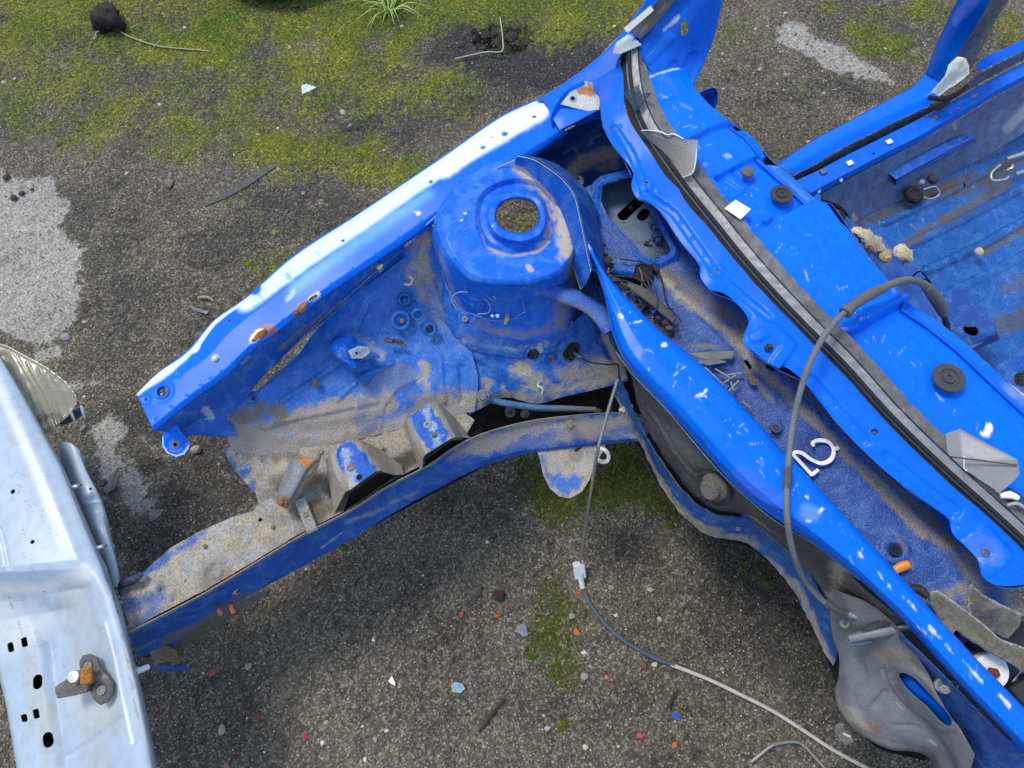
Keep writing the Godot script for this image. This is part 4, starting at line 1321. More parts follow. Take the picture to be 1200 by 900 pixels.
# --- chassis leg and what hangs on it
func make_leg(s: Node3D) -> void:
	# muddy top face with its wide plate at the front
	var top := plate("leg_top", s, "141,692,40 170,668,40 200,642,40 235,622,40 272,606,40 298,598,40 303,590,40 300,578,40 288,566,40 276,552,40 268,540,40 263,527,40.5 284,516,41 330,520,41.5 400,508,42 470,494,42 540,480,42 556,492,41.6 545,512,41 500,542,41 450,568,41 410,596,41 350,626,41 250,686,41 152,738,41", {"cell": 3.4, "mat": "dirty", "col": DUST * 0.92, "vary": 0.3, "scuff": 0.22, "rough": 3.0, "wave": 3,
		"marks": [mk("285,552", 11, {"col": BLUE_DULL, "edge": 4, "warp": 10, "amt": 0.9}), mk("282,549 290,545", 5, {"col": PALE * 0.55, "edge": 3, "warp": 8, "amt": 0.8}), mk("296,566 290,575", 5, {"col": BLUE_DULL, "edge": 3, "warp": 8, "amt": 0.8}), mk("265,528 275,548", 3, {"col": BLUE_DULL * 1.3, "edge": 2, "warp": 6, "amt": 0.8}),
			mk("165,672 200,650 235,626", 7, {"col": BLUE_DULL, "edge": 4, "warp": 10, "amt": 0.75}), mk("150,710 185,700 175,730", 14, {"col": BLUE_DULL * 0.9, "edge": 8, "warp": 20, "amt": 0.55}), mk("330,570 380,560 400,590 360,600 345,580", 16, {"col": DUST_DARK * 0.8, "edge": 10, "warp": 14, "amt": 0.85}), mk("300,530 340,535 330,515", 12, {"col": DUST_DARK, "edge": 8, "warp": 16, "amt": 0.7}),
			mk("250,670", 24, {"col": DUST_DARK, "edge": 8, "warp": 8, "amt": 0.4}), mk("420,530 480,510 520,500", 14, {"col": DUST * 1.05, "edge": 10, "warp": 16, "amt": 0.7}), mk("390,575 410,570 470,545 520,515", 14, {"col": SOOT * 2, "edge": 8, "warp": 8, "amt": 0.8})],
		"bumps": [mk("253,672", 22, {"h": 3, "edge": 3}), mk("253,672", 15, {"h": -5, "edge": 3}), mk("255,672", 9, {"h": 5, "edge": 3}), mk("285,552", 15, {"h": -3, "edge": 4}), mk("300,585 300,535", 10, {"h": 1.5, "edge": 8})],
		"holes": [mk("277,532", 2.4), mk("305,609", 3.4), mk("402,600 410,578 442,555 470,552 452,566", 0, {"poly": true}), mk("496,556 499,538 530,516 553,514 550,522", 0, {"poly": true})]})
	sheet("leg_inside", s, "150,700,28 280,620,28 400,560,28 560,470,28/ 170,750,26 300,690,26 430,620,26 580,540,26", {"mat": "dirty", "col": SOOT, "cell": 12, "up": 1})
	turned("pressed_ring", top, at(253, 672, 0.402), Vector3.UP, "23,-3 21,1.5 18,2.5 15,1.2 13,-1 10,-1.6 8.5,0.6 7,1.2 4,0.6 0,0.4", {"mat": "dirty", "col": DUST * 0.74, "sides": 30, "vary": 0.3})
	for q in [[218, 681], [195, 712], [240, 640], [320, 618], [186, 690]]:
		turned("stud_mark", top, at(q[0], q[1], 0.405), Vector3.UP, "3.4,-1 3,1 1.4,1.5 0,1.3", {"mat": "dirty", "col": DUST_DARK})
	# inner side of the leg, swept up at the rear into the flange
	var face := sheet("leg_side", s, "150,741,42.5 200,716,42.5 250,689,42.5 350,629,42.5 410,598,43 450,572,43.5 500,546,44 545,517,44.5 600,498,45 660,488,45.5 740,484,46 762,492,46" +
		"/ 154,750,39 203,724,39 253,697,39 353,637,39 413,605,39.5 453,579,40 503,553,40.5 548,523,41.5 601,505,42.5 660,496,43.5 738,494,44 762,502,44" +
		"/ 158,762,32 206,738,31 258,712,31 357,655,32 417,620,33 462,592,34 512,566,35 556,544,37 604,530,38 652,524,39 728,515,40 757,513,42" +
		"/ 160,772,27 208,752,25 270,710,27 362,660,29 422,625,31 468,597,32 518,570,33 560,549,35 606,534,36 652,528,37 728,519,38 757,517,40", {"cell": 3.2, "straight_v": true, "mat": "worn_paint", "col": Color(0.007, 0.100, 0.50), "vary": 0.2, "edge_col": DUST * 0.9,
		"marks": [mk("150,742 250,690 350,630 410,599 450,573 500,547 545,518 600,499 660,489 760,492", 3.5, {"col": DUST, "edge": 3, "warp": 5, "amt": 0.8}), mk("560,520 600,512 650,505 740,500", 20, {"col": DUST * 1.1, "edge": 8, "warp": 18, "amt": 0.85}), mk("530,535 560,520", 12, {"col": DUST, "edge": 8, "warp": 18, "amt": 0.6}), mk("410,610 440,600 490,575", 6, {"col": PALE * 0.55, "edge": 4, "warp": 14, "amt": 0.6}), mk("380,640 400,625", 4, {"col": PALE * 0.7, "edge": 3, "warp": 9, "amt": 0.6}),
			mk("200,748 240,728 280,700", 14, {"col": DUST_DARK * 0.9, "edge": 8, "warp": 10, "amt": 0.85}), mk("278,694", 6, {"col": WHITE * 0.7, "edge": 2, "warp": 4, "amt": 0.9}), mk("720,505 745,500", 9, {"col": BLUE_DULL, "edge": 5, "warp": 14, "amt": 0.7}), mk("160,762 180,752", 8, {"col": PALE * 0.35, "edge": 5, "warp": 10, "amt": 0.6}), mk("600,525 630,515 650,508", 9, {"col": BLUE_DULL, "edge": 5, "warp": 16, "amt": 0.7})],
		"bumps": [mk("200,735 280,690", 8, {"h": -2, "edge": 6}), mk("668,500", 8, {"h": 2, "edge": 4})], "holes": [mk("278,694 281,692", 2.6)]})
	sheet("leg_bottom", s, "160,771,27 208,751,25 270,714,25 300,696,27/ 190,770,18 222,754,18 280,718,19 320,690,24", {"mat": "worn_paint", "col": DUST_DARK * 0.8, "dust": 0.2, "cell": 5})
	for q in [[256, 710], [271, 708]]:
		tube("rusty_stud", face, line3("%d,%d,34 %d,%d,37" % [q[0], q[1], q[0] + 2, q[1] + 9]), [3.4, 3.4, 3], {"mat": "dirty", "col": Color(0.36, 0.16, 0.10), "vary": 0.5})
	sheet("tow_lip", s, "158,757,30 166,770,27 182,779,24 205,780,21 214,779,22/ 160,766,26 170,778,22 188,787,19 210,788,17 222,785,19", {"cell": 3, "mat": "worn_paint", "col": BLUE_DEEP, "dust": 0.42, "marks": [mk("166,768 174,776", 4, {"col": RUST * 1.3, "edge": 3, "warp": 7, "amt": 0.9}), mk("216,782", 6, {"col": BLUE, "edge": 3, "warp": 4, "amt": 0.8})]})
	sheet("lip_web", s, "172,760,28 190,756,27 205,762,25/ 182,779,24 198,775,22 213,779,21", {"cell": 3, "mat": "dirty", "col": DUST_DARK * 1.2, "vary": 0.3})
	tube("front_hook", s, line3("166,672,42 158,678,42.5 146,683,42 141,688,41 142,697,40 150,700,39"), [5, 7, 7, 6, 4, 3], {"mat": "worn_paint", "col": Color(0.02, 0.03, 0.09), "vary": 0.3, "squash": 0.6})
	# underside seen through the opening behind the leg
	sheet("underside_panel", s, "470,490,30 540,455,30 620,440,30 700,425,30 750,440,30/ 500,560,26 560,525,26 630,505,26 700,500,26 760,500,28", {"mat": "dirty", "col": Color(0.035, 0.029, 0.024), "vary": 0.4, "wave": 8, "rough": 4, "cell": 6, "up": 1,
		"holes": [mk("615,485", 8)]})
	turned("bush", s, at(598, 483, 0.31), Vector3(0, 1, 0.3), "9,-3 9,2 7,4 4,4 3.5,1 0,1", {"mat": "dirty", "col": Color(0.32, 0.29, 0.25)})
	turned("bush", s, at(561, 507, 0.30), Vector3(0, 1, 0.3), "6,-3 6,2 4,3 0,3", {"mat": "dirty", "col": Color(0.10, 0.085, 0.07)})
	tube("brake_pipe", s, line3("568,466,44 580,470,42 600,474,41 630,478,40 665,479,39 698,480,38"), [4.5, 5.5, 5.5, 5, 4], {"mat": "worn_paint", "col": Color(0.10, 0.22, 0.42), "vary": 0.2, "marks": [mk("650,478 700,480", 8, {"col": DUST * 0.6, "edge": 8, "warp": 8, "amt": 0.7})]})
	bolt(s, 566, 464, 44.5, 7, Vector3(0, 1, 0.5), Color(0.22, 0.24, 0.27), "worn_paint", "pipe_union")
	bolt(s, 668, 498, 45.4, 5, Vector3(0, 1, 0.5), Color(0.30, 0.27, 0.22), "dirty")
	bolt(s, 714, 483, 43, 4, Vector3(0, 1, 0.4), Color(0.05, 0.045, 0.05), "dirty")
	turned("bush", s, at(701, 483, 0.42), Vector3(0, 1, 0.3), "6,-3 6,3 4,5 0,5", {"mat": "dirty", "col": Color(0.10, 0.06, 0.05)})
	tube("vent_stub", s, line3("727,481,46 734,478,47 741,476,47"), [4, 3.4, 3], {"mat": "dirty", "col": Color(0.55, 0.53, 0.48), "vary": 0.3})
	tube("vent_stub", s, line3("731,482,46.5 733,475,48"), [3, 2.4], {"mat": "dirty", "col": Color(0.55, 0.53, 0.48)})
	# two box brackets for the engine mount
	for q in [["386,534,50 394,524,51 408,517,51 422,513,51", "394,574,50 402,579,51 425,568,51 444,552,51", "381,532,42 386,524,42 400,512,42", "400,600,42", 400, 543, 415, 556, "engine_bracket", 0],
			["475,494,50 482,484,51 495,477,51 508,470,51", "493,530,50 502,532,51 520,520,51 534,506,51", "", "", 501, 498, 509, 511, "engine_bracket", 1]]:
		var k: int = q[9]
		var dx: float = 88.0 * k
		var dy: float = -44.0 * k
		var fold := ["380,540,41 387,533,49 400,521,51.5 414,515,51.5 424,516,50.5 448,528,45 470,545,42", "384,560,41 391,552,49 404,543,51.5 424,532,51.5 432,531,50.5 454,542,45 472,550,42", "392,600,41 404,577,49 410,574,51.5 440,552,51.5 446,551,50.5 462,556,45 474,556,42"]
		if k == 1:
			fold = ["474,500,42 475,493,49 480,488,51.5 503,472,51.5 512,470,50.5 532,488,45 546,506,42", "480,520,42 482,513,49 487,508,51.5 514,490,51.5 522,489,50.5 536,498,45 550,512,42", "494,556,41 495,537,49 499,532,51.5 528,514,51.5 534,512,50.5 542,512,45 554,514,42"]
		var bk := sheet(q[8], s, "/".join(fold), {"cell": 2.6, "straight": true, "mat": "worn_paint", "col": DUST * 0.95, "scuff": 0.12, "vary": 0.2, "thick": 2.5, "edge_col": DUST,
			"marks": [mk(["405,532 424,552", "495,488 510,512"][k], 19, {"col": BLUE * 0.85, "edge": 3, "warp": 6, "amt": 0.98}), mk(["403,530 415,570", "498,480 516,522"][k], 5, {"col": PALE * 0.7, "edge": 3, "warp": 12, "amt": 0.75}), mk(["392,538 398,560", "480,495 490,520"][k], 3, {"col": PALE * 0.7, "edge": 3, "warp": 10, "amt": 0.6})],
			"holes": [mk(["421,559", "509,510"][k], 4.6)], "bumps": [mk(["411,548", "501,498"][k], 9, {"h": -1.5, "edge": 3})]})
		turned("weld_nut", bk, at([411, 501][k], [548, 498][k], 0.513), Vector3.UP, "6,-1 6,1.5 4.5,2.4 2.6,2.4 2.4,0 0,0", {"mat": "worn_paint", "col": [Color(0.35, 0.2, 0.15), Color(0.35, 0.38, 0.42)][k]})
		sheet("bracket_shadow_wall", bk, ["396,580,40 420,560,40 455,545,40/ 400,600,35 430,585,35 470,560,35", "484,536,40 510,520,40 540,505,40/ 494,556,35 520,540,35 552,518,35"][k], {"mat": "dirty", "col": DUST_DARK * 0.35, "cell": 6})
	# muddy hanging ear
	plate("hanging_ear", s, "628,524,37 633,540,37.5 637,558,37 645,573,36 656,582,36 668,584,36 682,576,36.5 691,562,37 697,545,38 706,530,37.5 712,514,38 690,506,38 650,512,38", {"cell": 2.8, "mat": "worn_paint", "col": DUST, "vary": 0.2, "edge_col": DUST * 0.9,
		"marks": [mk("655,562 662,572 675,566", 11, {"col": BLUE_DULL * 1.3, "edge": 4, "warp": 12, "amt": 0.95}), mk("635,535 640,555", 5, {"col": BLUE_DULL, "edge": 3, "warp": 9, "amt": 0.7}), mk("676,536 680,528", 8, {"col": DUST_DARK, "edge": 5, "warp": 5, "amt": 0.5})],
		"bumps": [mk("676,533", 12, {"h": -3, "edge": 5}), mk("660,570", 14, {"h": 2, "edge": 5})], "holes": [mk("675,528 680,524", 2.6)]})
	tube("pipe_clip", s, line3("699,528,43 706,526,44 713,532,44 712,540,43 704,541,43 698,536,43"), [3, 3.4, 3, 3.4, 3], {"mat": "plastic", "col": Color(0.62, 0.62, 0.60)})
	# loose-looking but bolted steel links in the mud
	var lk := sheet("rusty_steel_link", s, "323,588,44 330,562,46 342,538,47.5 352,532,47.5/ 326,592,46 334,566,48 346,542,49.5 356,534,49/ 334,596,46 346,572,48 360,548,49.5 370,538,49/ 338,595,44 350,574,46 363,552,47.5 374,540,47.5", {"cell": 2.4, "mat": "worn_paint", "col": Color(0.25, 0.25, 0.25), "vary": 0.4,
		"marks": [mk("352,538 366,543", 7, {"col": Color(0.55, 0.22, 0.05), "edge": 4, "warp": 8, "amt": 0.95}), mk("332,590", 8, {"col": Color(0.42, 0.16, 0.06), "edge": 3, "warp": 5, "amt": 0.9}), mk("350,552 342,575", 5, {"col": PALE * 0.5, "edge": 4, "warp": 9, "amt": 0.6})], "holes": [mk("353,538", 2.2), mk("365,539", 2.2)]})
	bolt(lk, 331, 588, 47.0, 5, Vector3(-0.2, 1, 0.3), Color(0.36, 0.17, 0.09), "dirty")
	tube("stay_rod", lk, line3("374,533,47 370,548,45 364,560,44"), [3.4, 3, 2.4], {"mat": "dirty", "col": DUST * 0.8})
	turned("stud", lk, at(376, 530, 0.47), Vector3.UP, "4.5,-2 4.5,3 3,4 0,4", {"mat": "dirty", "col": DUST * 0.7})
	var bl := block("steel_tab", s, at(359, 604, 0.425), at(365, 620, 0.42) - at(352, 588, 0.43), Vector3.UP, Vector3(0.062, 0.006, 0.019), {"mat": "dirty", "col": Color(0.38, 0.36, 0.33), "vary": 0.3})
	turned("stud", bl, at(358, 603, 0.43), Vector3.UP, "4,-1 4,1.5 2,2 0,2", {"mat": "dirty", "col": Color(0.3, 0.22, 0.16)})
	# flakes of dried mud
	for q in [[436, 525, 14], [405, 505, 12], [350, 512, 9]]:
		plate("mud_flake", s, "%d,%d,42.6 %d,%d,42.8 %d,%d,42.8 %d,%d,42.6 %d,%d,42.5" % [q[0] - q[2], q[1] + 2, q[0] - 2, q[1] - q[2] * 0.6, q[0] + q[2], q[1] - 3, q[0] + q[2] * 0.6, q[1] + q[2] * 0.5, q[0] - 3, q[1] + q[2] * 0.6], {"mat": "dirty", "col": DUST * 0.85, "vary": 0.3, "thick": 2, "cell": 2.5, "rough": 4})

# --- bonnet-side cross panel, drain trough, windscreen frame
func make_cowl(s: Node3D) -> void:
	# side box between the wing rail and the cowl
	sheet("cowl_side_panel", s, "620,182,64 640,172,64 665,154,66 690,138,68 710,124,70/ 640,196,58 662,186,58 690,172,60 712,160,62 730,160,66/ 660,212,56 680,204,57 705,196,58 726,190,60 746,196,64/ 676,232,56 694,224,57 716,214,58 738,210,60 752,216,63", {"cell": 3.4, "mat": "worn_paint", "col": BLUE_DEEP * 0.7, "vary": 0.25, "dust": 0.08,
		"marks": [mk("660,208 680,192 705,182 728,176", 9, {"col": DUST * 1.1, "edge": 6, "warp": 12, "amt": 0.95}), mk("640,195 690,170 712,155", 2, {"col": PALE * 0.5, "edge": 2, "warp": 8, "amt": 0.6}), mk("660,180 700,160", 1.5, {"col": PALE * 0.5, "edge": 2, "warp": 7, "amt": 0.5}), mk("655,207 662,212", 5, {"col": Color(0.32, 0.27, 0.1), "edge": 3, "warp": 6, "amt": 0.9}), mk("690,190 720,195", 7, {"col": DUST * 0.8, "edge": 6, "warp": 12, "amt": 0.6})]})
	sheet("cowl_side_wall", s, "618,178,71 640,168,71 664,154,71.5 690,140,72 712,128,74/ 622,184,64 642,174,64 668,156,66 692,140,68 712,126,70", {"mat": "worn_paint", "col": BLUE_DEEP})
	sheet("cowl_end_wall", s, "706,118,76 708,140,76 714,160,76 730,185,76 740,205,76/ 712,126,68 716,146,66 724,164,64 738,188,62 748,210,62", {"mat": "worn_paint", "col": BLUE_DEEP * 1.3, "dust": 0.1})
	# drain trough floor, with the vent opening at its left end
	sheet("drain_trough", s, "672,226,64 690,218,64.5 715,208,65.5 745,204,67 768,222,68 800,262,68 830,312,68 862,350,68 900,400,68 940,440,68 1000,500,68 1060,555,68 1120,615,68 1180,685,68 1215,715,68" +
		"/ 680,262,63 690,268,63.5 700,290,64.5 735,322,65 765,345,65 790,368,65 820,395,65 850,425,65 885,465,65 925,510,65 975,560,65 1030,620,65 1080,680,65 1112,712,65 1140,745,65" +
		"/ 676,285,63 684,310,63.5 694,335,63 715,360,63 740,380,63 768,402,63 800,430,63 830,462,63 865,500,63 900,545,63 950,600,63 1005,660,63 1035,692,63 1062,722,63 1085,748,63" , {"cell": 3.4, "mat": "worn_paint", "col": Color(0.006, 0.078, 0.38), "vary": 0.25, "film": 0.05, "dust_col": Color(0.3, 0.3, 0.32), "dust": 0.04,
		"marks": [mk("800,345 850,385 890,430 930,470 975,515 1020,560 1060,600 1110,640 1150,690", 5.58, {"col": DUST * 0.85, "edge": 5, "warp": 9, "amt": 0.95}), mk("1020,560 1060,600 1080,625", 8.06, {"col": DUST * 0.85, "edge": 5, "warp": 8, "amt": 0.95}),
			mk("780,320 820,350 860,375 880,405", 9.92, {"col": DUST_DARK * 0.9, "edge": 10, "warp": 14, "amt": 0.9}), mk("880,400 960,470 1050,570 1120,640", 5.58, {"col": DUST_DARK * 0.7, "edge": 6, "warp": 8, "amt": 0.85}), mk("770,320 800,350 830,375", 3.10, {"col": DUST * 1.1, "edge": 4, "warp": 9, "amt": 0.9}),
			mk("690,260 700,300 725,330 745,340", 8.68, {"col": SOOT * 1.6, "edge": 8, "warp": 18, "amt": 0.9}), mk("760,370 790,395", 4.96, {"col": SOOT * 2, "edge": 6, "warp": 12, "amt": 0.8}), mk("1045,620 1060,640 1070,665", 2.48, {"col": DUST * 0.6, "edge": 4, "warp": 7, "amt": 0.5}), mk("1090,700 1130,690 1140,720", 8.06, {"col": DUST * 0.9, "edge": 8, "warp": 14, "amt": 0.85}),
			mk("905,470 885,445", 2.48, {"col": DUST * 0.7, "edge": 3, "warp": 5, "amt": 0.7}), mk("1150,650 1190,700 1200,740", 12.40, {"col": DUST * 0.7, "edge": 8, "warp": 14, "amt": 0.85})],
		"bumps": [mk("1048,645", 18, {"h": 4, "edge": 4}), mk("1048,645", 9, {"h": -5, "edge": 2}), mk("907,502", 12, {"h": 3, "edge": 4}), mk("858,385", 11, {"h": 2, "edge": 3}), mk("700,222 740,215 788,300 756,304 712,262 700,222", 10, {"h": 3.5, "edge": 4}), mk("795,350 900,455 1000,555", 3, {"h": 2, "edge": 5})],
		"holes": [mk("706,218 712,214 738,208 744,212 786,292 784,297 770,303 762,303 756,300 714,256 704,236", 0, {"poly": true}), mk("874,424 878,430", 3.5), mk("899,429 906,433", 2.5)]})
	var vb := plate("vent_box_floor", s, "690,228,59 742,200,59 800,298,59 760,318,59 706,270,59", {"mat": "worn_paint", "col": Color(0.16, 0.25, 0.40), "vary": 0.1, "film": 0.15, "holes": [mk("730,253 748,236", 9), mk("752,254 756,249", 8), mk("731,261", 2)], "cell": 3})
	sheet("vent_box_wall", s, "706,218,64.5 742,208,66 788,297,66.5 758,304,64.5 712,258,64 704,236,64.5/ 700,226,54 742,202,54 796,298,54 760,316,54 708,268,54 698,240,54", {"loop": true, "straight": true, "mat": "worn_paint", "col": BLUE_DEEP, "film": 0.12, "inside": true, "cell": 4})
	turned("drain_hole_floor", vb, at(744, 247, 0.560), Vector3.UP, "32,0 0,0", {"mat": "dirty", "col": SOOT})
	bolt(vb, 739, 243, 57, 3, Vector3.UP, Color(0.5, 0.5, 0.45))
	turned("stud", vb, at(757, 285, 0.595), Vector3(0.4, 1, 0), "3,-3 3,9 2,10 0,10", {"mat": "metal", "col": Color(0.3, 0.27, 0.22)})
	for q in [[767, 262], [770, 277]]:
		block("support_rib", vb, at(q[0], q[1], 0.60), Vector3(1, 0, -0.2), Vector3.UP, Vector3(0.018, 0.02, 0.012), {"mat": "worn_paint", "col": Color(0.06, 0.15, 0.38)})
		block("support_rib", vb, at(q[0] + 1, q[1] + 6, 0.60), Vector3(1, 0, -0.2), Vector3.UP, Vector3(0.010, 0.016, 0.008), {"mat": "worn_paint", "col": Color(0.10, 0.22, 0.5)})
	sheet("vent_rim", s, "706,218,65.4 712,214,65.8 738,208,66.6 744,212,67 786,292,67.6 784,297,67.2 770,303,66.4 762,303,66.2 756,300,66 714,256,65 704,236,65/ 701,216,65.9 708,210,66.3 738,203,67.1 748,208,67.6 792,291,68.2 790,300,67.8 772,309,67 760,309,66.8 751,304,66.5 708,260,65.5 698,238,65.4/ 695,214,64.6 704,206,65 738,198,66 752,205,66.6 798,291,67.4 795,304,67 774,315,66 758,315,65.6 746,308,65.4 702,264,64.2 692,240,64.2", {"loop": true, "straight": true, "cell": 3, "col": BLUE * 0.62, "film": 0.06, "scuff": 0.15})
	turned("wiring_boot", s, at(677, 214, 0.650), Vector3(0, 1, 0.2), "10,-2 10,4 8,6 6,5 5,2 0,2", {"mat": "rubber", "col": Color(0.05, 0.047, 0.04), "dust": 0.3})
	var cap := turned("black_plug", s, at(753, 320, 0.670), Vector3(0.1, 1, 0.2), "16,-10 16,0 14.5,2.5 13,2.5 12,1 0,1", {"mat": "rubber", "col": Color(0.022, 0.022, 0.024), "dust": 0.12, "sides": 28})
	block("plug_latch", cap, at(768, 315, 0.670), Vector3(0.5, 0, 1), Vector3.UP, Vector3(0.02, 0.012, 0.008), {"mat": "plastic", "col": Color(0.02, 0.02, 0.02)})
	tube("drain_tube", s, line3("722,316,65 732,318,66 744,319,66.5"), [9, 10, 10], {"mat": "worn_paint", "col": BLUE_DEEP, "dust": 0.1})
	grommet(s, 860, 386, 65.9, 11, Vector3(-0.1, 1, 0.1))
	grommet(s, 909, 502, 65.6, 7, Vector3.UP, Color(0.10, 0.12, 0.2), "weld_nut")
	grommet(s, 1049, 645, 65.2, 8, Vector3.UP, Color(0.02, 0.03, 0.07), "weld_nut")
	# white figure chalked on the trough: a rolled-over 2 with a short foot
	var ch := {"mat": "plastic", "col": Color(0.95, 0.95, 0.94), "squash": 0.16, "vary": 0.05, "step": 3}
	var f2 := tube("chalk_figure", s, line3("954,523,67 952,519,67 960,516,67.1 971,518,67.1 977,527,67 974,538,66.8 963,543,66.6 950,538,66.5 940,531,66.5 931,530,66.4 929,534,66.3"), [2.0, 2.6, 2.8, 2.3, 2.6, 3.0, 2.6, 2.3, 2.6, 2.6, 2.0], ch)
	tube("stroke", f2, line3("929,532,66.3 940,544,66.1 952,557,65.9"), [2.2, 2.5, 2.6], ch)
	tube("stroke", f2, line3("951,556.5,65.9 957,552,66 959,550,66.1"), [2.6, 2.4, 1.8], ch)
	tube("stroke", f2, line3("979,526,67.2 983,524,67.2"), [3, 2.6], ch)
	tube("orange_plug", s, line3("1049,668,65.6 1057,664,66.2 1065,661,66.5"), [5, 6, 5], {"mat": "plastic", "col": Color(0.80, 0.26, 0.02), "squash": 0.7, "vary": 0.2})

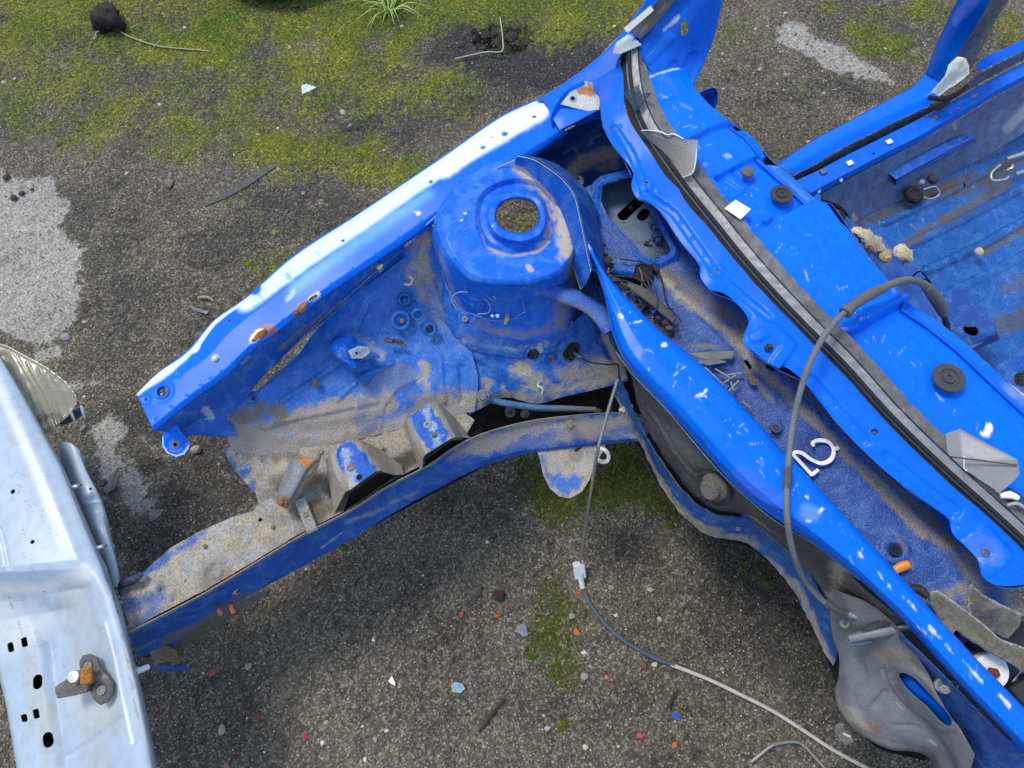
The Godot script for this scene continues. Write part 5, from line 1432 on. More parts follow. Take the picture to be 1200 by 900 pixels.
	# --- the bright cross panel
	var bar := sheet("cowl_cross_panel", s, "684,286,74 699,317,73.52 709,350,73.04 716,383,72.56 728,416,72.08 748,444,71.6 771,469,71.12 795,494,71 817,520,71 840,546,71 863,571,71 890,594,71 918,614,71 946,632,71 974,653,71 1001,674,71 1027,697,71 1052,721,71 1075,746,71 1097,772,71 1121,798,71 1144,823,71 1168,848,71 1192,873,71 1216,897,71 1240,922,71" +
		"/ 685,286,76 700,316,75.84 710,349,75.68 720,381,75.52 732,413,75.36 753,440,75.2 777,465,75.04 800,490,75 823,516,75 845,542,75 869,567,75 895,589,75 922,610,75 951,629,75 978,650,75 1004,672,75 1029,695,75 1054,719,75 1078,744,75 1100,770,75 1123,796,75 1146,821,75 1170,846,75 1194,870,75 1218,895,75 1242,919,75" +
		"/ 685,285,76.6 701,316,76.6 712,348,76.6 724,379,76.6 738,409,76.6 759,436,76.6 783,460,76.6 807,485,76.6 829,511,76.6 852,537,76.6 875,562,76.6 901,584,76.6 928,605,76.6 955,625,76.6 982,647,76.6 1008,669,76.6 1033,693,76.6 1057,716,76.6 1081,742,76.6 1103,767,76.6 1126,793,76.6 1150,818,76.6 1173,842,76.6 1197,867,76.6 1221,891,76.6 1245,916,76.6" +
		"/ 687,284,77.2 702,315,77.2 717,345,77.2 733,374,77.2 750,401,77.2 774,426,77.2 798,450,77.2 822,474,77.2 845,499,77.2 867,525,77.2 890,550,77.2 915,572,77.2 941,595,77.2 967,617,77.2 992,639,77.2 1017,662,77.2 1041,686,77.2 1065,711,77.2 1088,735,77.2 1110,761,77.2 1133,786,77.2 1157,811,77.2 1180,835,77.2 1204,860,77.2 1228,884,77.2 1252,908,77.2" +
		"/ 689,283,77 704,313,77 723,341,77 744,366,77 767,391,77 792,413,77 817,435,77 841,459,77 864,484,77 887,509,77 910,534,77 934,557,77 957,582,77 981,605,77 1005,629,77 1028,654,77 1051,678,77 1074,703,77 1097,728,77 1120,753,77 1143,777,77 1166,802,77 1189,826,77 1213,850,77 1237,874,77 1261,898,77" +
		"/ 690,283,76.2 705,313,76.2 725,340,76.2 748,364,76.2 772,388,76.2 797,409,76.2 823,431,76.2 847,455,76.2 870,479,76.2 893,504,76.2 915,529,76.2 940,552,76.2 962,577,76.2 986,602,76.2 1008,626,76.2 1031,651,76.2 1054,676,76.2 1077,701,76.2 1100,725,76.2 1122,750,76.2 1145,775,76.2 1169,799,76.2 1192,823,76.2 1216,847,76.2 1239,871,76.2 1263,895,76.2" +
		"/ 690,283,74.5 705,313,74.5 725,339,74.5 749,364,74.5 773,387,74.5 799,408,74.5 825,430,74.5 849,453,74.5 872,478,74.5 895,503,74.5 917,528,74.5 941,551,74.5 964,576,74.5 987,601,74.5 1009,625,74.5 1032,650,74.5 1055,675,74.5 1078,700,74.5 1100,725,74.5 1123,749,74.5 1146,774,74.5 1170,798,74.5 1193,822,74.5 1217,846,74.5 1240,870,74.5 1264,894,74.5" +
		"/ 691,285,70 706,315,68.56 726,341,67.12 750,366,65.68 774,389,64.24 800,410,62.8 826,432,61.36 850,455,61 873,480,61 896,505,61 918,530,61 942,553,61 965,578,61 988,603,61 1010,627,61 1033,652,61 1056,677,61 1079,702,61 1101,727,61 1124,751,61 1147,776,61 1171,800,61 1194,824,61 1218,848,61 1241,872,61 1265,896,61", {"cell": 3.3, "straight_v": true, "col": BLUE * 1.05, "edge_col": PALE * 0.6,
		"marks": scratches("715,340 750,400 810,455 880,525 950,600 1040,685 1150,800", 45, 41) + [mk("684,288 692,304 702,324 711,362 718,392 728,418 745,442 768,468 785,484 827,534", 1.21, {"col": PALE * 0.9, "edge": 1.5, "warp": 2, "amt": 0.75}), mk("688,292 697,314 704,335", 6, {"col": Color(0.45, 0.48, 0.52), "edge": 4, "warp": 6, "amt": 0.8}), mk("726,369 729,372", 1.48, {"col": WHITE * 0.85, "edge": 1.5, "warp": 3}), mk("738,379 744,378 752,376", 0.58, {"col": WHITE * 0.85, "edge": 1, "warp": 2}), mk("738,366", 0.62, {"col": WHITE * 0.85, "edge": 1}), mk("777,405 780,403", 1.57, {"col": WHITE * 0.85, "edge": 2, "warp": 4}), mk("816,464 824,461 827,457", 1.32, {"col": WHITE * 0.85, "edge": 1.5, "warp": 5}), mk("822,462 828,465", 0.99, {"col": WHITE * 0.85, "edge": 1.5, "warp": 4}),
			mk("700,408 708,416", 1.65, {"col": PALE, "edge": 2, "warp": 4, "amt": 0.5}), mk("790,440 802,430", 0.83, {"col": PALE, "edge": 1, "warp": 3, "amt": 0.5}), mk("945,582 948,586", 1.40, {"col": WHITE * 0.85, "edge": 1.5, "warp": 5}), mk("963,597 960,600", 1.40, {"col": WHITE * 0.85, "edge": 1.5, "warp": 5}), mk("945,610 950,611", 1.07, {"col": WHITE * 0.85, "edge": 1.5, "warp": 4}), mk("1007,648 1010,652", 1.65, {"col": WHITE * 0.85, "edge": 2, "warp": 4}), mk("950,600", 11, {"col": Color(0.2, 0.35, 0.8), "edge": 5, "warp": 9, "amt": 0.5}),
			mk("1058,699 1068,708 1078,720", 1.24, {"col": WHITE * 0.85, "edge": 1.5, "warp": 5, "amt": 0.9}), mk("1030,672 1036,680 1044,690", 0.99, {"col": PALE, "edge": 1.5, "warp": 5, "amt": 0.8}), mk("1090,735 1110,757 1128,778", 0.74, {"col": WHITE * 0.85, "edge": 1.5, "warp": 6, "amt": 0.8}), mk("1125,770 1150,798", 0.88, {"col": PALE, "edge": 1.5, "warp": 5, "amt": 0.8}), mk("1172,815 1182,826", 1.48, {"col": WHITE * 0.85, "edge": 2, "warp": 5, "amt": 0.9}), mk("870,560 905,590", 14, {"col": Color(0.06, 0.13, 0.72), "edge": 4, "warp": 4, "amt": 0.5})],
		"bumps": [mk("890,590 915,605", 10, {"h": -3, "edge": 3}), mk("860,545 900,570", 18, {"h": -1.5, "edge": 8}), mk("760,420 840,500", 16, {"h": 1.5, "edge": 14})]})

	# --- lower windscreen frame: scalloped flange
	var frame := sheet("windscreen_frame", s, "700,92,81 703,118,79 706,145,78 718,170,77.5 735,190,77 742,203,77 740,218,77 747,232,77 760,236,77 774,248,77 797,282,77 819,309,77 821,325,77 832,339,77 846,343,77 861,353,77 877,374,77 874,388,77 871,401,77 880,410,77 912,432,77 915,428,77 928,435,77 944,449,77 985,500,77 1025,541,77 1060,570,77 1111,607,77 1114,618,77 1117,626,77 1145,655,77 1152,676,77 1170,686,77 1215,684,77" +
		"/ 716,82,81 718,110,79.5 719,140,78.5 730,162,78 748,183,78 755,199,78 755,214,78 762,225,78 774,232,78 788,245,78 810,276,78 832,303,78 835,316,78 845,328,78 856,334,78 872,347,78 888,366,78 890,378,78 892,390,78 902,398,78 922,413,78 930,420,78 942,430,78 958,446,78 996,492,78 1036,532,78 1072,562,78 1120,600,78 1126,611,78 1132,620,78 1156,644,78 1168,660,78 1186,668,78 1225,668,78" +
		"/ 730,70,81 731,100,80 733,130,79.5 744,152,79 762,178,79 772,194,79 780,206,79 790,216,79 800,226,79 814,242,79 834,268,79 852,290,79 862,302,79 873,316,79 884,328,79 896,342,79 908,354,79 918,364,79 928,376,79 938,386,79 950,398,79 958,406,79 968,416,79 984,432,79 1022,476,79 1064,518,79 1104,556,79 1144,592,79 1156,603,79 1166,612,79 1186,630,79 1200,642,79 1214,654,79 1240,668,79", {"cell": 3.2, "straight_v": true, "straight": false, "col": BLUE, "thick": 2.5,
		"marks": [mk("706,145 722,172 742,203 748,232 774,248 797,282 820,310", 2, {"col": BLUE_DEEP, "edge": 2, "amt": 0.4}), mk("880,362 905,395", 3, {"col": BLUE, "edge": 2, "amt": 0.2}), mk("1148,640 1162,648", 14, {"col": Color(0.10, 0.2, 0.75), "edge": 4, "warp": 8, "amt": 0.5}), mk("706,110 715,90", 10, {"col": DUST_DARK, "edge": 14, "warp": 12, "amt": 0.3})],
		"bumps": spots("722,118 728,150 748,186 756,214 784,240 806,272 829,302 850,332 884,366", 13, 2.2, -1.4) + spots("950,436 990,488 1030,530 1066,562 1114,600 1124,622 1150,650", 12, 2.2, -1.4) + [mk("720,150 740,180 750,205 755,225 790,250 815,285 838,318 868,345 900,372", 5, {"h": -3.5, "edge": 3}), mk("885,395 905,385 925,405 910,425", 8, {"h": 3, "edge": 3}), mk("950,445 985,485 1012,515", 7, {"h": -4, "edge": 3}), mk("1040,535 1080,568 1120,598", 6, {"h": -4, "edge": 3}), mk("1135,640 1155,625 1178,650 1160,668 1135,640", 8, {"h": 3, "edge": 3}), mk("1145,640 1165,650", 12, {"h": -1.5, "edge": 3}), mk("757,216", 10, {"h": 2, "edge": 4}), mk("840,318", 10, {"h": 2, "edge": 4})],
		"holes": [mk("721,153", 3.2), mk("757,215", 3.4), mk("839,318", 3.6), mk("1025,506", 4.0)]})
	for q in [[721, 153], [757, 215], [839, 318], [1025, 506]]:
		block("square_clip", frame, at(q[0], q[1], 0.776), Vector3(1, 0, 0.15), Vector3.UP, Vector3(0.009, 0.004, 0.009), {"mat": "plastic", "col": Color(0.10, 0.11, 0.14)})
	bolt(frame, 901, 407, 78.2, 3.6, Vector3.UP, Color(0.10, 0.09, 0.09))
	turned("stud", frame, at(1155, 648, 0.778), Vector3.UP, "5,-1 5,1 3,2 0,2", {"mat": "worn_paint", "col": Color(0.12, 0.11, 0.11)})
	turned("rust_speck", frame, at(1104, 574, 0.782), Vector3.UP, "2.5,-1 2,0.4 0,0.6", {"mat": "dirty", "col": RUST})
	# drop of the flange towards the trough
	sheet("frame_drop", s, "706,146,78 719,171,77.4 736,191,76.9 743,204,76.9 741,219,76.9 748,233,76.9 761,237,76.9 775,249,76.9 798,283,76.9 820,310,76.9 833,340,76.9 862,354,76.9 878,375,76.9 872,402,76.9 912,433,76.9 945,450,76.9 986,501,76.9 1061,571,76.9 1112,608,76.9 1146,656,76.9 1171,687,76.9 1216,685,76.9" +
		"/ 712,154,68 726,176,66 742,196,64 750,210,63 752,222,62 757,234,61.5 768,238,61 780,250,61 802,284,61 824,311,61 838,338,61 866,352,61 880,374,61 880,400,61 914,426,61 946,446,61 988,497,61 1063,567,61 1114,604,61 1148,650,61 1172,680,61 1218,678,61", {"mat": "worn_paint", "col": BLUE_DEEP, "dust": 0.1, "cell": 4})
	# --- remains of the bonded windscreen
	var path := "731,62,83 732,90,81.5 738,125,80.6 750,155,80.2 772,188,80.2 800,226,80.2 834,268,80.2 868,310,80.2 902,348,80.2 942,390,80.2 984,432,80.2 1040,494,80.2 1104,556,80.2 1160,606,80.2 1214,656,80.2"
	var off := []
	for k in 6:
		var t := []
		for w in path.split(" "):
			var q := nums(w)
			var dx: float = [-5.0, 5.0, 8.0, 11.0, 21.0, 35.0][k]
			if q[1] > 560:
				dx *= 1.0
			elif q[1] < 100 and k == 5:
				dx *= 0.85
			var hh: float = q[2] + [-1.5, -0.8, 0.6, 0.4, 1.2, 0.9][k]
			t.append("%f,%f,%f" % [q[0] + dx * 0.80, q[1] - dx * 0.62, hh])
		off.append(" ".join(PackedStringArray(t)))
	sheet("seal_gap", s, off[0] + "/" + off[1], {"mat": "rubber", "col": Color(0.012, 0.012, 0.013), "cell": 4, "vary": 0.2})
	tube("seal_bead", s, line3(off[1]), [2.2, 2.2], {"mat": "rubber", "col": Color(0.18, 0.18, 0.185), "vary": 0.25, "marks": [mk("760,170 860,300 960,410", 4, {"col": Color(0.36, 0.37, 0.38), "edge": 3, "warp": 10, "amt": 0.5})]})
	tube("seal_bead", s, line3(off[2]), [2.6, 2.6], {"mat": "rubber", "col": Color(0.02, 0.02, 0.022), "vary": 0.2})
	var edge := sheet("glass_edge", s, off[3] + "/" + off[4], {"mat": "plastic", "col": Color(0.19, 0.215, 0.245), "vary": 0.3, "thick": 4, "cell": 3, "rough": 1.6, "edge_col": Color(0.2, 0.22, 0.24), "marks": [mk("750,140 800,215 870,300 960,395 1080,515 1160,590", 3, {"col": Color(0.24, 0.27, 0.30), "edge": 3, "warp": 7, "amt": 0.6}), mk("740,70 742,100", 14, {"col": Color(0.28, 0.30, 0.33), "edge": 8, "warp": 8, "amt": 0.6})]})
	tube("glass_line", s, line3(off[4]), [0.9, 0.9], {"mat": "rubber", "col": Color(0.03, 0.032, 0.035), "vary": 0.2})
	tube("glass_line", s, line3(off[3]), [1.2, 1.2], {"mat": "plastic", "col": Color(0.26, 0.28, 0.30), "vary": 0.2})
	sheet("adhesive_band", s, off[4] + "/" + off[5], {"mat": "rubber", "col": Color(0.175, 0.18, 0.185), "vary": 0.4, "rough": 3, "cell": 3, "thick": 2, "dust": 0.22, "dust_col": Color(0.20, 0.19, 0.18), "marks": [mk("800,200 830,240 850,270", 10, {"col": Color(0.05, 0.05, 0.05), "edge": 6, "warp": 12, "amt": 0.8}), mk("758,135 765,150", 8, {"col": Color(0.35, 0.4, 0.45), "edge": 5, "warp": 12, "amt": 0.6})]})
	plate("seal_corner", s, "718,62,84 722,50,84.5 736,40,85.5 740,41,85.6 752,52,84.8 738,58,84.2 726,63,83.8", {"mat": "plastic", "col": Color(0.36, 0.40, 0.44), "cell": 2.5, "thick": 3, "edge_col": Color(0.5, 0.52, 0.54)})
	sheet("pillar_seal", s, "738,38,86 752,22,89 768,4,93 790,-22,98/ 750,46,85.5 768,28,89 784,10,92.6 806,-18,98", {"mat": "rubber", "col": Color(0.11, 0.12, 0.13), "vary": 0.3, "thick": 5, "cell": 3, "marks": [mk("745,44 780,6", 2.5, {"col": Color(0.25, 0.27, 0.28), "edge": 2, "warp": 4, "amt": 0.6})]})
	plate("white_tape", s, "731,33,89 736,38,88.8 766,12,92.4 762,7,92.6", {"flat": true, "mat": "stone", "col": Color(0.72, 0.72, 0.68), "cell": 2.5, "thick": 1.2, "vary": 0.2})
	# broken pieces of the windscreen still stuck on
	var sh := {"flat": true, "mat": "glass", "col": Color(0.10, 0.16, 0.22), "thick": 4, "cell": 5, "vary": 0.05}
	plate("windscreen_shard", s, "750,154,80.8 759,152,81.8 775,154,83 782,157,83.5 790,158,83.6 800,163,84 817,166,84.5 815,190,83.8 811,203,83.5 800,207,82 786,190,81", sh.duplicate())
	tube("shard_edge", s, line3("817,166,84.7 815,190,84 811,203,83.7 800,208,82.2"), [0.9, 1, 0.8], {"mat": "plastic", "col": Color(0.45, 0.62, 0.66)})
	tube("shard_edge", s, line3("752,153,81.2 764,153,82.4 775,155,83.2 782,158,83.7 789,157,83.8 801,163,84.2"), [0.9, 0.8, 1.3, 0.7, 1.3, 0.8], {"mat": "plastic", "col": Color(0.62, 0.70, 0.74), "vary": 0.3})
	plate("windscreen_shard", s, "731,108,81.4 748,100,83 750,110,83 762,109,84 748,127,82.4 744,131,82 740,124,81.6", sh.duplicate())
	var big := plate("windscreen_shard", s, "1112,536,81.2 1110,507,82.5 1122,504,83 1190,540,86 1195,556,86 1186,566,85 1170,578,83", {"flat": true, "mat": "plastic", "col": Color(0.20, 0.21, 0.23), "thick": 4, "cell": 4, "marks": [mk("1125,505 1190,538 1160,540 1128,534", 0, {"poly": true, "col": Color(0.36, 0.36, 0.37), "edge": 1, "warp": 1})], "edge_col": Color(0.6, 0.63, 0.65)})
	tube("crack", big, line3("1112,535,82 1128,537,83.7 1160,541,85 1192,545,86.4"), [0.8, 0.9, 0.8], {"mat": "plastic", "col": Color(0.05, 0.05, 0.05)})
	tube("crack", big, line3("1130,534,83.9 1130,550,83 1133,552,83"), [0.8, 0.8], {"mat": "plastic", "col": Color(0.6, 0.62, 0.64)})
	plate("windscreen_shard", s, "1173,580,81.4 1182,573,82 1195,578,82.4 1206,590,82 1206,606,81 1190,598,81", sh.duplicate())
	tube("crumpled_glass", s, line3("1172,581,82.5 1184,580,83 1193,584,83"), [3, 4.5, 3], {"mat": "plastic", "col": Color(0.72, 0.73, 0.72), "vary": 0.3})
	tube("crumpled_glass", s, line3("1180,592,82.5 1192,590,83 1202,596,83"), [1.6, 2.2, 1.6], {"mat": "plastic", "col": Color(0.3, 0.33, 0.36)})

# --- below the cross panel: lip, insulation, booster cover
func make_firewall(s: Node3D) -> void:
	sheet("bulkhead_lip", s, "726,440,58 735,462,54 742,480,52 752,500,50 768,530,50 790,562,50 815,590,50 840,603,50 862,606,50 880,607,50 905,628,50 935,655,50 958,690,50 975,720,50 985,745,50" +
		"/ 722,452,52 732,476,49 740,496,46 752,514,44 766,540,43 784,570,43 808,600,43 834,618,43 862,620,43 884,626,43 908,646,43 938,682,43 955,715,43 970,742,43 980,768,43" +
		"/ 720,462,46 729,484,44 738,504,42 750,520,40 762,545,38 778,575,38 802,606,38 830,627,38 860,633,38 880,640,38 903,660,38 931,694,38 948,728,38 962,756,38 976,780,38", {"cell": 3.2, "mat": "worn_paint", "col": BLUE_DULL * 0.8, "vary": 0.25, "rough": 3.5, "dust": 0.18,
		"marks": [mk("726,478 742,510 766,552 798,598 830,622", 20, {"col": DUST * 1.0, "edge": 6, "warp": 14, "amt": 0.95}), mk("835,626 860,632 880,636", 15, {"col": DUST, "edge": 6, "warp": 16, "amt": 0.85}), mk("900,662 940,698 955,735 976,776", 13, {"col": DUST * 1.2, "edge": 5, "warp": 12, "amt": 0.75}), mk("750,500 790,562 840,603", 4, {"col": DUST_DARK * 0.7, "edge": 3, "warp": 6, "amt": 0.8})],
		"bumps": [mk("742,470 760,510 800,570", 4, {"h": 3, "edge": 4}), mk("874,605", 8, {"h": -3, "edge": 3}), mk("964,710 968,716", 8, {"h": -3, "edge": 2})], "holes": [mk("757,471 760,475", 4), mk("752,487", 4)]})
	turned("lip_stud", s, at(866, 616, 0.44), Vector3(-0.4, 0.3, 0.8), "4,-2 4,5 2.5,8 0,8", {"mat": "dirty", "col": Color(0.42, 0.40, 0.36)})
	turned("lip_stud", s, at(875, 606, 0.505), Vector3(-0.2, 1, 0.2), "5,-2 5,1 2.5,1.6 0,1", {"mat": "worn_paint", "col": BLUE_DEEP})
	# dusty grey insulation on the bulkhead
	sheet("bulkhead_insulation", s, "728,412,72 750,444,71 788,482,70 830,530,69.5 862,566,69 904,604,69 936,624,69 966,643,69 1010,680,69 1060,730,69" +
		"/ 742,452,60 762,490,58 790,530,57 822,566,57 850,588,56 882,604,56 918,634,55 950,660,54 984,700,54 1020,740,54" +
		"/ 748,478,50 768,516,49 790,554,48 815,584,48 842,600,48 872,606,48 902,630,48 932,660,47 962,705,47 992,745,48", {"cell": 3.6, "mat": "dirty", "col": Color(0.085, 0.09, 0.095), "vary": 0.25, "film": 0.10, "wave": 8,
		"marks": [mk("985,660 980,680 975,700", 9, {"col": DUST, "edge": 7, "warp": 12, "amt": 0.8}), mk("780,500 800,520 820,545", 16, {"col": Color(0.13, 0.15, 0.14), "edge": 12, "warp": 12, "amt": 0.7}), mk("890,620 915,640 940,665", 5, {"col": DUST * 0.7, "edge": 4, "warp": 7, "amt": 0.7}), mk("880,605 900,620", 5, {"col": DUST * 0.7, "edge": 4, "warp": 7, "amt": 0.7})],
		"bumps": [mk("1000,690", 50, {"h": 8, "edge": 20}), mk("760,480 800,540 850,590", 6, {"h": 5, "edge": 6}), mk("808,545", 4, {"h": -2, "edge": 8})]})
	# toe board and underside, which close the shell below the bulkhead
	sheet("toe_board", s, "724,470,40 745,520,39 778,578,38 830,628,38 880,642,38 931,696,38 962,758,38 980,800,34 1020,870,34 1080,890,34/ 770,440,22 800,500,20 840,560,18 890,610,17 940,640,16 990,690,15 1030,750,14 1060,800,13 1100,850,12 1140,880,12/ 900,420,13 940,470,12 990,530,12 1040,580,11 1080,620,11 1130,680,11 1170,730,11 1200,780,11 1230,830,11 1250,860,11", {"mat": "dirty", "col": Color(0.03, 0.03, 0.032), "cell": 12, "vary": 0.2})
	sheet("panel_skirt", s, "722,412,72 745,442,71.5 785,484,71 827,534,71 857,566,70.5 903,606,70.5 932,624,70.5 962,643,70.5 1007,679,70.5/ 724,412,68 748,441,67 788,481,66.5 830,530,66.5 860,562,66 905,601,66 935,620,66 966,639,66 1012,676,66", {"mat": "worn_paint", "col": Color(0.2, 0.22, 0.26), "dust": 0.3, "cell": 4})
	turned("bulkhead_plug", s, at(838, 570, 0.63), Vector3(-0.75, 0.35, 0.55), "20,-8 20,2 17,6 15,6 14,14 12,16 0,16", {"mat": "dirty", "col": Color(0.17, 0.16, 0.145), "sides": 28, "dust": 0.2})
	turned("plug_seat", s, at(836, 572, 0.62), Vector3(-0.75, 0.35, 0.55), "27,-6 27,0 23,3 20,2", {"mat": "dirty", "col": Color(0.055, 0.05, 0.045), "sides": 28})
	# moulded grey cover over the pedal box
	var cov := sheet("bulkhead_cover", s, "975,690,60 990,696,63 1015,706,66 1040,724,67 1060,748,67 1084,786,66 1112,832,64 1142,885,61" +
		"/ 972,712,55 992,724,59 1018,740,61 1040,760,61 1062,785,61 1088,818,60 1112,858,59 1136,905,57" +
		"/ 976,745,50 1000,752,54 1026,768,56 1048,788,56 1068,814,56 1090,842,55 1112,876,55 1132,920,54" +
		"/ 984,772,46 1000,780,50 1022,795,51 1045,812,51 1068,836,51 1092,858,51 1112,885,51 1130,930,50" +
		"/ 982,795,42 992,808,46 1006,826,47 1028,842,47 1050,858,47 1076,872,47 1098,888,46 1110,925,46" +
		"/ 978,808,38 982,826,40 996,846,41 1018,862,42 1042,874,42 1072,878,42 1092,886,41 1100,915,40" +
		"/ 980,815,30 985,832,32 998,852,33 1020,868,34 1044,879,34 1074,882,34 1090,890,34 1096,912,32", {"cell": 3.4, "mat": "rubber", "col": Color(0.19, 0.21, 0.235), "vary": 0.14, "film": 0.05, "wave": 3,
		"marks": [mk("982,812 990,838 1010,858 1035,870 1075,878", 9, {"col": Color(0.42, 0.38, 0.30), "edge": 8, "warp": 16, "amt": 0.95}), mk("1018,850 1026,856", 9, {"col": RUST * 1.2, "edge": 6, "warp": 12, "amt": 0.85}), mk("1000,835 1012,850", 10, {"col": Color(0.5, 0.47, 0.38), "edge": 8, "warp": 14, "amt": 0.8}), mk("1035,770 1060,765", 9, {"col": DUST * 0.9, "edge": 8, "warp": 14, "amt": 0.6}), mk("1050,762 1090,800 1120,845 1138,870", 5, {"col": DUST * 0.9, "edge": 5, "warp": 12, "amt": 0.7}), mk("985,790 1000,775", 6, {"col": PALE * 0.5, "edge": 8, "warp": 12, "amt": 0.5}), mk("1033,785 1037,795 1045,790 1060,775", 1.2, {"col": PALE * 0.5, "edge": 1, "warp": 2, "amt": 0.7}), mk("1050,822 1058,832", 1.4, {"col": PALE * 0.5, "edge": 1, "warp": 2, "amt": 0.7}), mk("1090,868 1096,872", 2.5, {"col": PALE * 0.6, "edge": 2, "warp": 2, "amt": 0.8}), mk("1041,797 1046,800", 3, {"col": PALE * 0.45, "edge": 1.5, "warp": 2, "amt": 0.8})],
		"bumps": [mk("1010,780 1012,800 1000,815", 5, {"h": -3, "edge": 4}), mk("1038,810 1024,826", 3, {"h": -4, "edge": 3}), mk("1048,850 1075,852", 3, {"h": -3, "edge": 4}), mk("990,730 985,745", 6, {"h": 3, "edge": 3}), mk("1080,815", 46, {"h": 5, "edge": 6}), mk("1068,778", 5, {"h": -2, "edge": 2}), mk("990,728", 7, {"h": -2, "edge": 2})],
		"holes": [mk("1069,803 1084,817 1099,834", 18)]})
	var blade := sheet("blue_bracket_behind", cov, "1048,784,54 1066,782,57 1088,797,57 1110,820,57 1122,848,54/ 1052,796,55 1070,802,58 1088,818,58 1102,834,58 1114,852,55/ 1050,810,52 1062,822,52 1078,836,52 1092,848,52 1106,860,52", {"mat": "paint", "col": BLUE * 0.8, "cell": 3, "holes": [mk("1071,829 1079,834", 4)], "marks": [mk("1060,812 1075,826 1090,838", 5, {"col": Color(0.22, 0.26, 0.55), "edge": 4, "warp": 4, "amt": 0.8})]})
	bolt(cov, 1106, 803, 66.5, 7, Vector3(-0.3, 0.6, 0.6), Color(0.45, 0.46, 0.45), "metal", "hex_nut")
	turned("stud_tip", cov, at(1112, 798, 0.63), Vector3(0.5, 0.5, 0.3), "6,-6 6,10 4,12 0,12", {"mat": "metal", "col": Color(0.4, 0.4, 0.4)})
	plate("dark_washer", cov, "1086,797,61.5 1092,790,62 1104,790,62.5 1110,793,63 1104,803,62.5 1094,803,62", {"mat": "rubber", "col": SOOT, "cell": 3})
	bolt(cov, 992, 858, 31, 11, Vector3(-0.5, 0.5, 0.7), Color(0.5, 0.5, 0.48), "metal", "hex_nut")
	turned("rusty_washer", cov, at(1001, 856, 0.33), Vector3(-0.5, 0.5, 0.7), "14,-2 14,1 12,2 4,2", {"mat": "dirty", "col": Color(0.17, 0.09, 0.05)})
	turned("rubber_lug", cov, at(990, 730, 0.575), Vector3(-0.2, 1, 0.3), "7,-2 7,2 5,4 3,4 2,1 0,1", {"mat": "rubber", "col": Color(0.26, 0.28, 0.29)})
	var clamp := tube("clamp_bar", s, line3("997,748,60 1015,744,62 1035,740,64 1055,735,66 1070,733,67"), [6, 6, 6.5, 6, 5], {"mat": "metal", "col": Color(0.42, 0.44, 0.46), "sides": 8, "vary": 0.3})
	tube("rubber_sleeve", clamp, line3("995,754,59 1010,752,60 1022,750,61"), [4, 5, 4], {"mat": "rubber", "col": Color(0.13, 0.17, 0.28)})
	tube("rubber_hose", s, line3("1012,741,62 1030,732,64 1045,726,66 1060,722,69"), [4, 6, 7, 7], {"mat": "rubber", "col": Color(0.055, 0.06, 0.065)})
	# blue panel behind the cover, under the cross panel
	sheet("bulkhead_rear", s, "1054,742,71 1104,790,71 1152,840,71 1204,890,71/ 1050,752,60 1094,806,59 1132,862,58 1160,920,57/ 1046,760,52 1086,816,51 1118,870,50 1140,930,49", {"mat": "worn_paint", "col": Color(0.02, 0.085, 0.40), "dust": 0.14, "dust_col": Color(0.3, 0.33, 0.42)})
	plate("blue_floor_piece", s, "1145,880,54 1162,872,56 1190,866,57 1210,880,57 1210,920,55 1160,925,52", {"mat": "worn_paint", "col": BLUE * 0.8, "dust": 0.15, "holes": [mk("1183,888 1190,892", 4)]})
	ring(s, 1155, 888, 52.5, 13, 19, 4, Vector3(-0.3, 0.8, 0.3), Color(0.02, 0.02, 0.022), "rubber", "rubber_ring")
	sheet("dark_hose_end", s, "1080,880,30 1100,876,31 1118,886,30 1130,905,28/ 1082,892,24 1098,890,25 1112,898,24 1120,915,22", {"mat": "dirty", "col": Color(0.06, 0.05, 0.04), "vary": 0.4})
	# brake parts behind the cross panel
	var res := turned("fluid_reservoir_cap", s, at(1163, 787, 0.65), Vector3(0.0, 1, 0.25), "21,-12 21,-1.5 20,0 18,0 6,-1 0,-1", {"mat": "plastic", "col": Color(0.78, 0.77, 0.72), "sides": 32, "vary": 0.1})
	tube("rust_stain", res, line3("1158,787,65.6 1164,789,65.7 1170,788,65.6"), [5, 6, 4], {"mat": "dirty", "col": Color(0.16, 0.05, 0.03), "squash": 0.5, "vary": 0.4})
	tube("rubber_gasket", s, line3("1138,770,62 1146,763,63 1158,760,63 1168,766,63"), [6, 8, 8, 5], {"mat": "rubber", "col": Color(0.045, 0.047, 0.05)})
	var mc := block("plastic_connector", s, at(1136, 742, 0.64), Vector3(1, 0, 0.9), Vector3(0, 1, 0.1), Vector3(0.042, 0.026, 0.032), {"mat": "rubber", "col": Color(0.026, 0.030, 0.040), "bevel": 4})
	block("connector_lug", mc, at(1148, 752, 0.65), Vector3(1, 0, 0.9), Vector3(0, 1, 0.1), Vector3(0.022, 0.02, 0.016), {"mat": "plastic", "col": Color(0.05, 0.056, 0.07), "bevel": 3})
	tube("connector_spout", mc, line3("1116,752,63 1124,747,64 1131,744,65"), [8, 8, 8], {"mat": "plastic", "col": Color(0.06, 0.068, 0.08)})
	plate("dark_base", s, "1078,742,56 1130,722,57 1215,730,58 1245,860,57 1215,900,56 1150,830,56", {"mat": "rubber", "col": Color(0.035, 0.038, 0.045)})
	block("relay", s, at(1196, 808, 0.63), Vector3(1, 0, -0.6), Vector3.UP, Vector3(0.04, 0.03, 0.026), {"mat": "plastic", "col": Color(0.02, 0.02, 0.022), "bevel": 3})
	tube("shiny_edge", s, line3("1178,812,62 1190,795,63 1200,782,64"), [1.5, 1.8, 1.5], {"mat": "metal", "col": Color(0.5, 0.52, 0.55)})
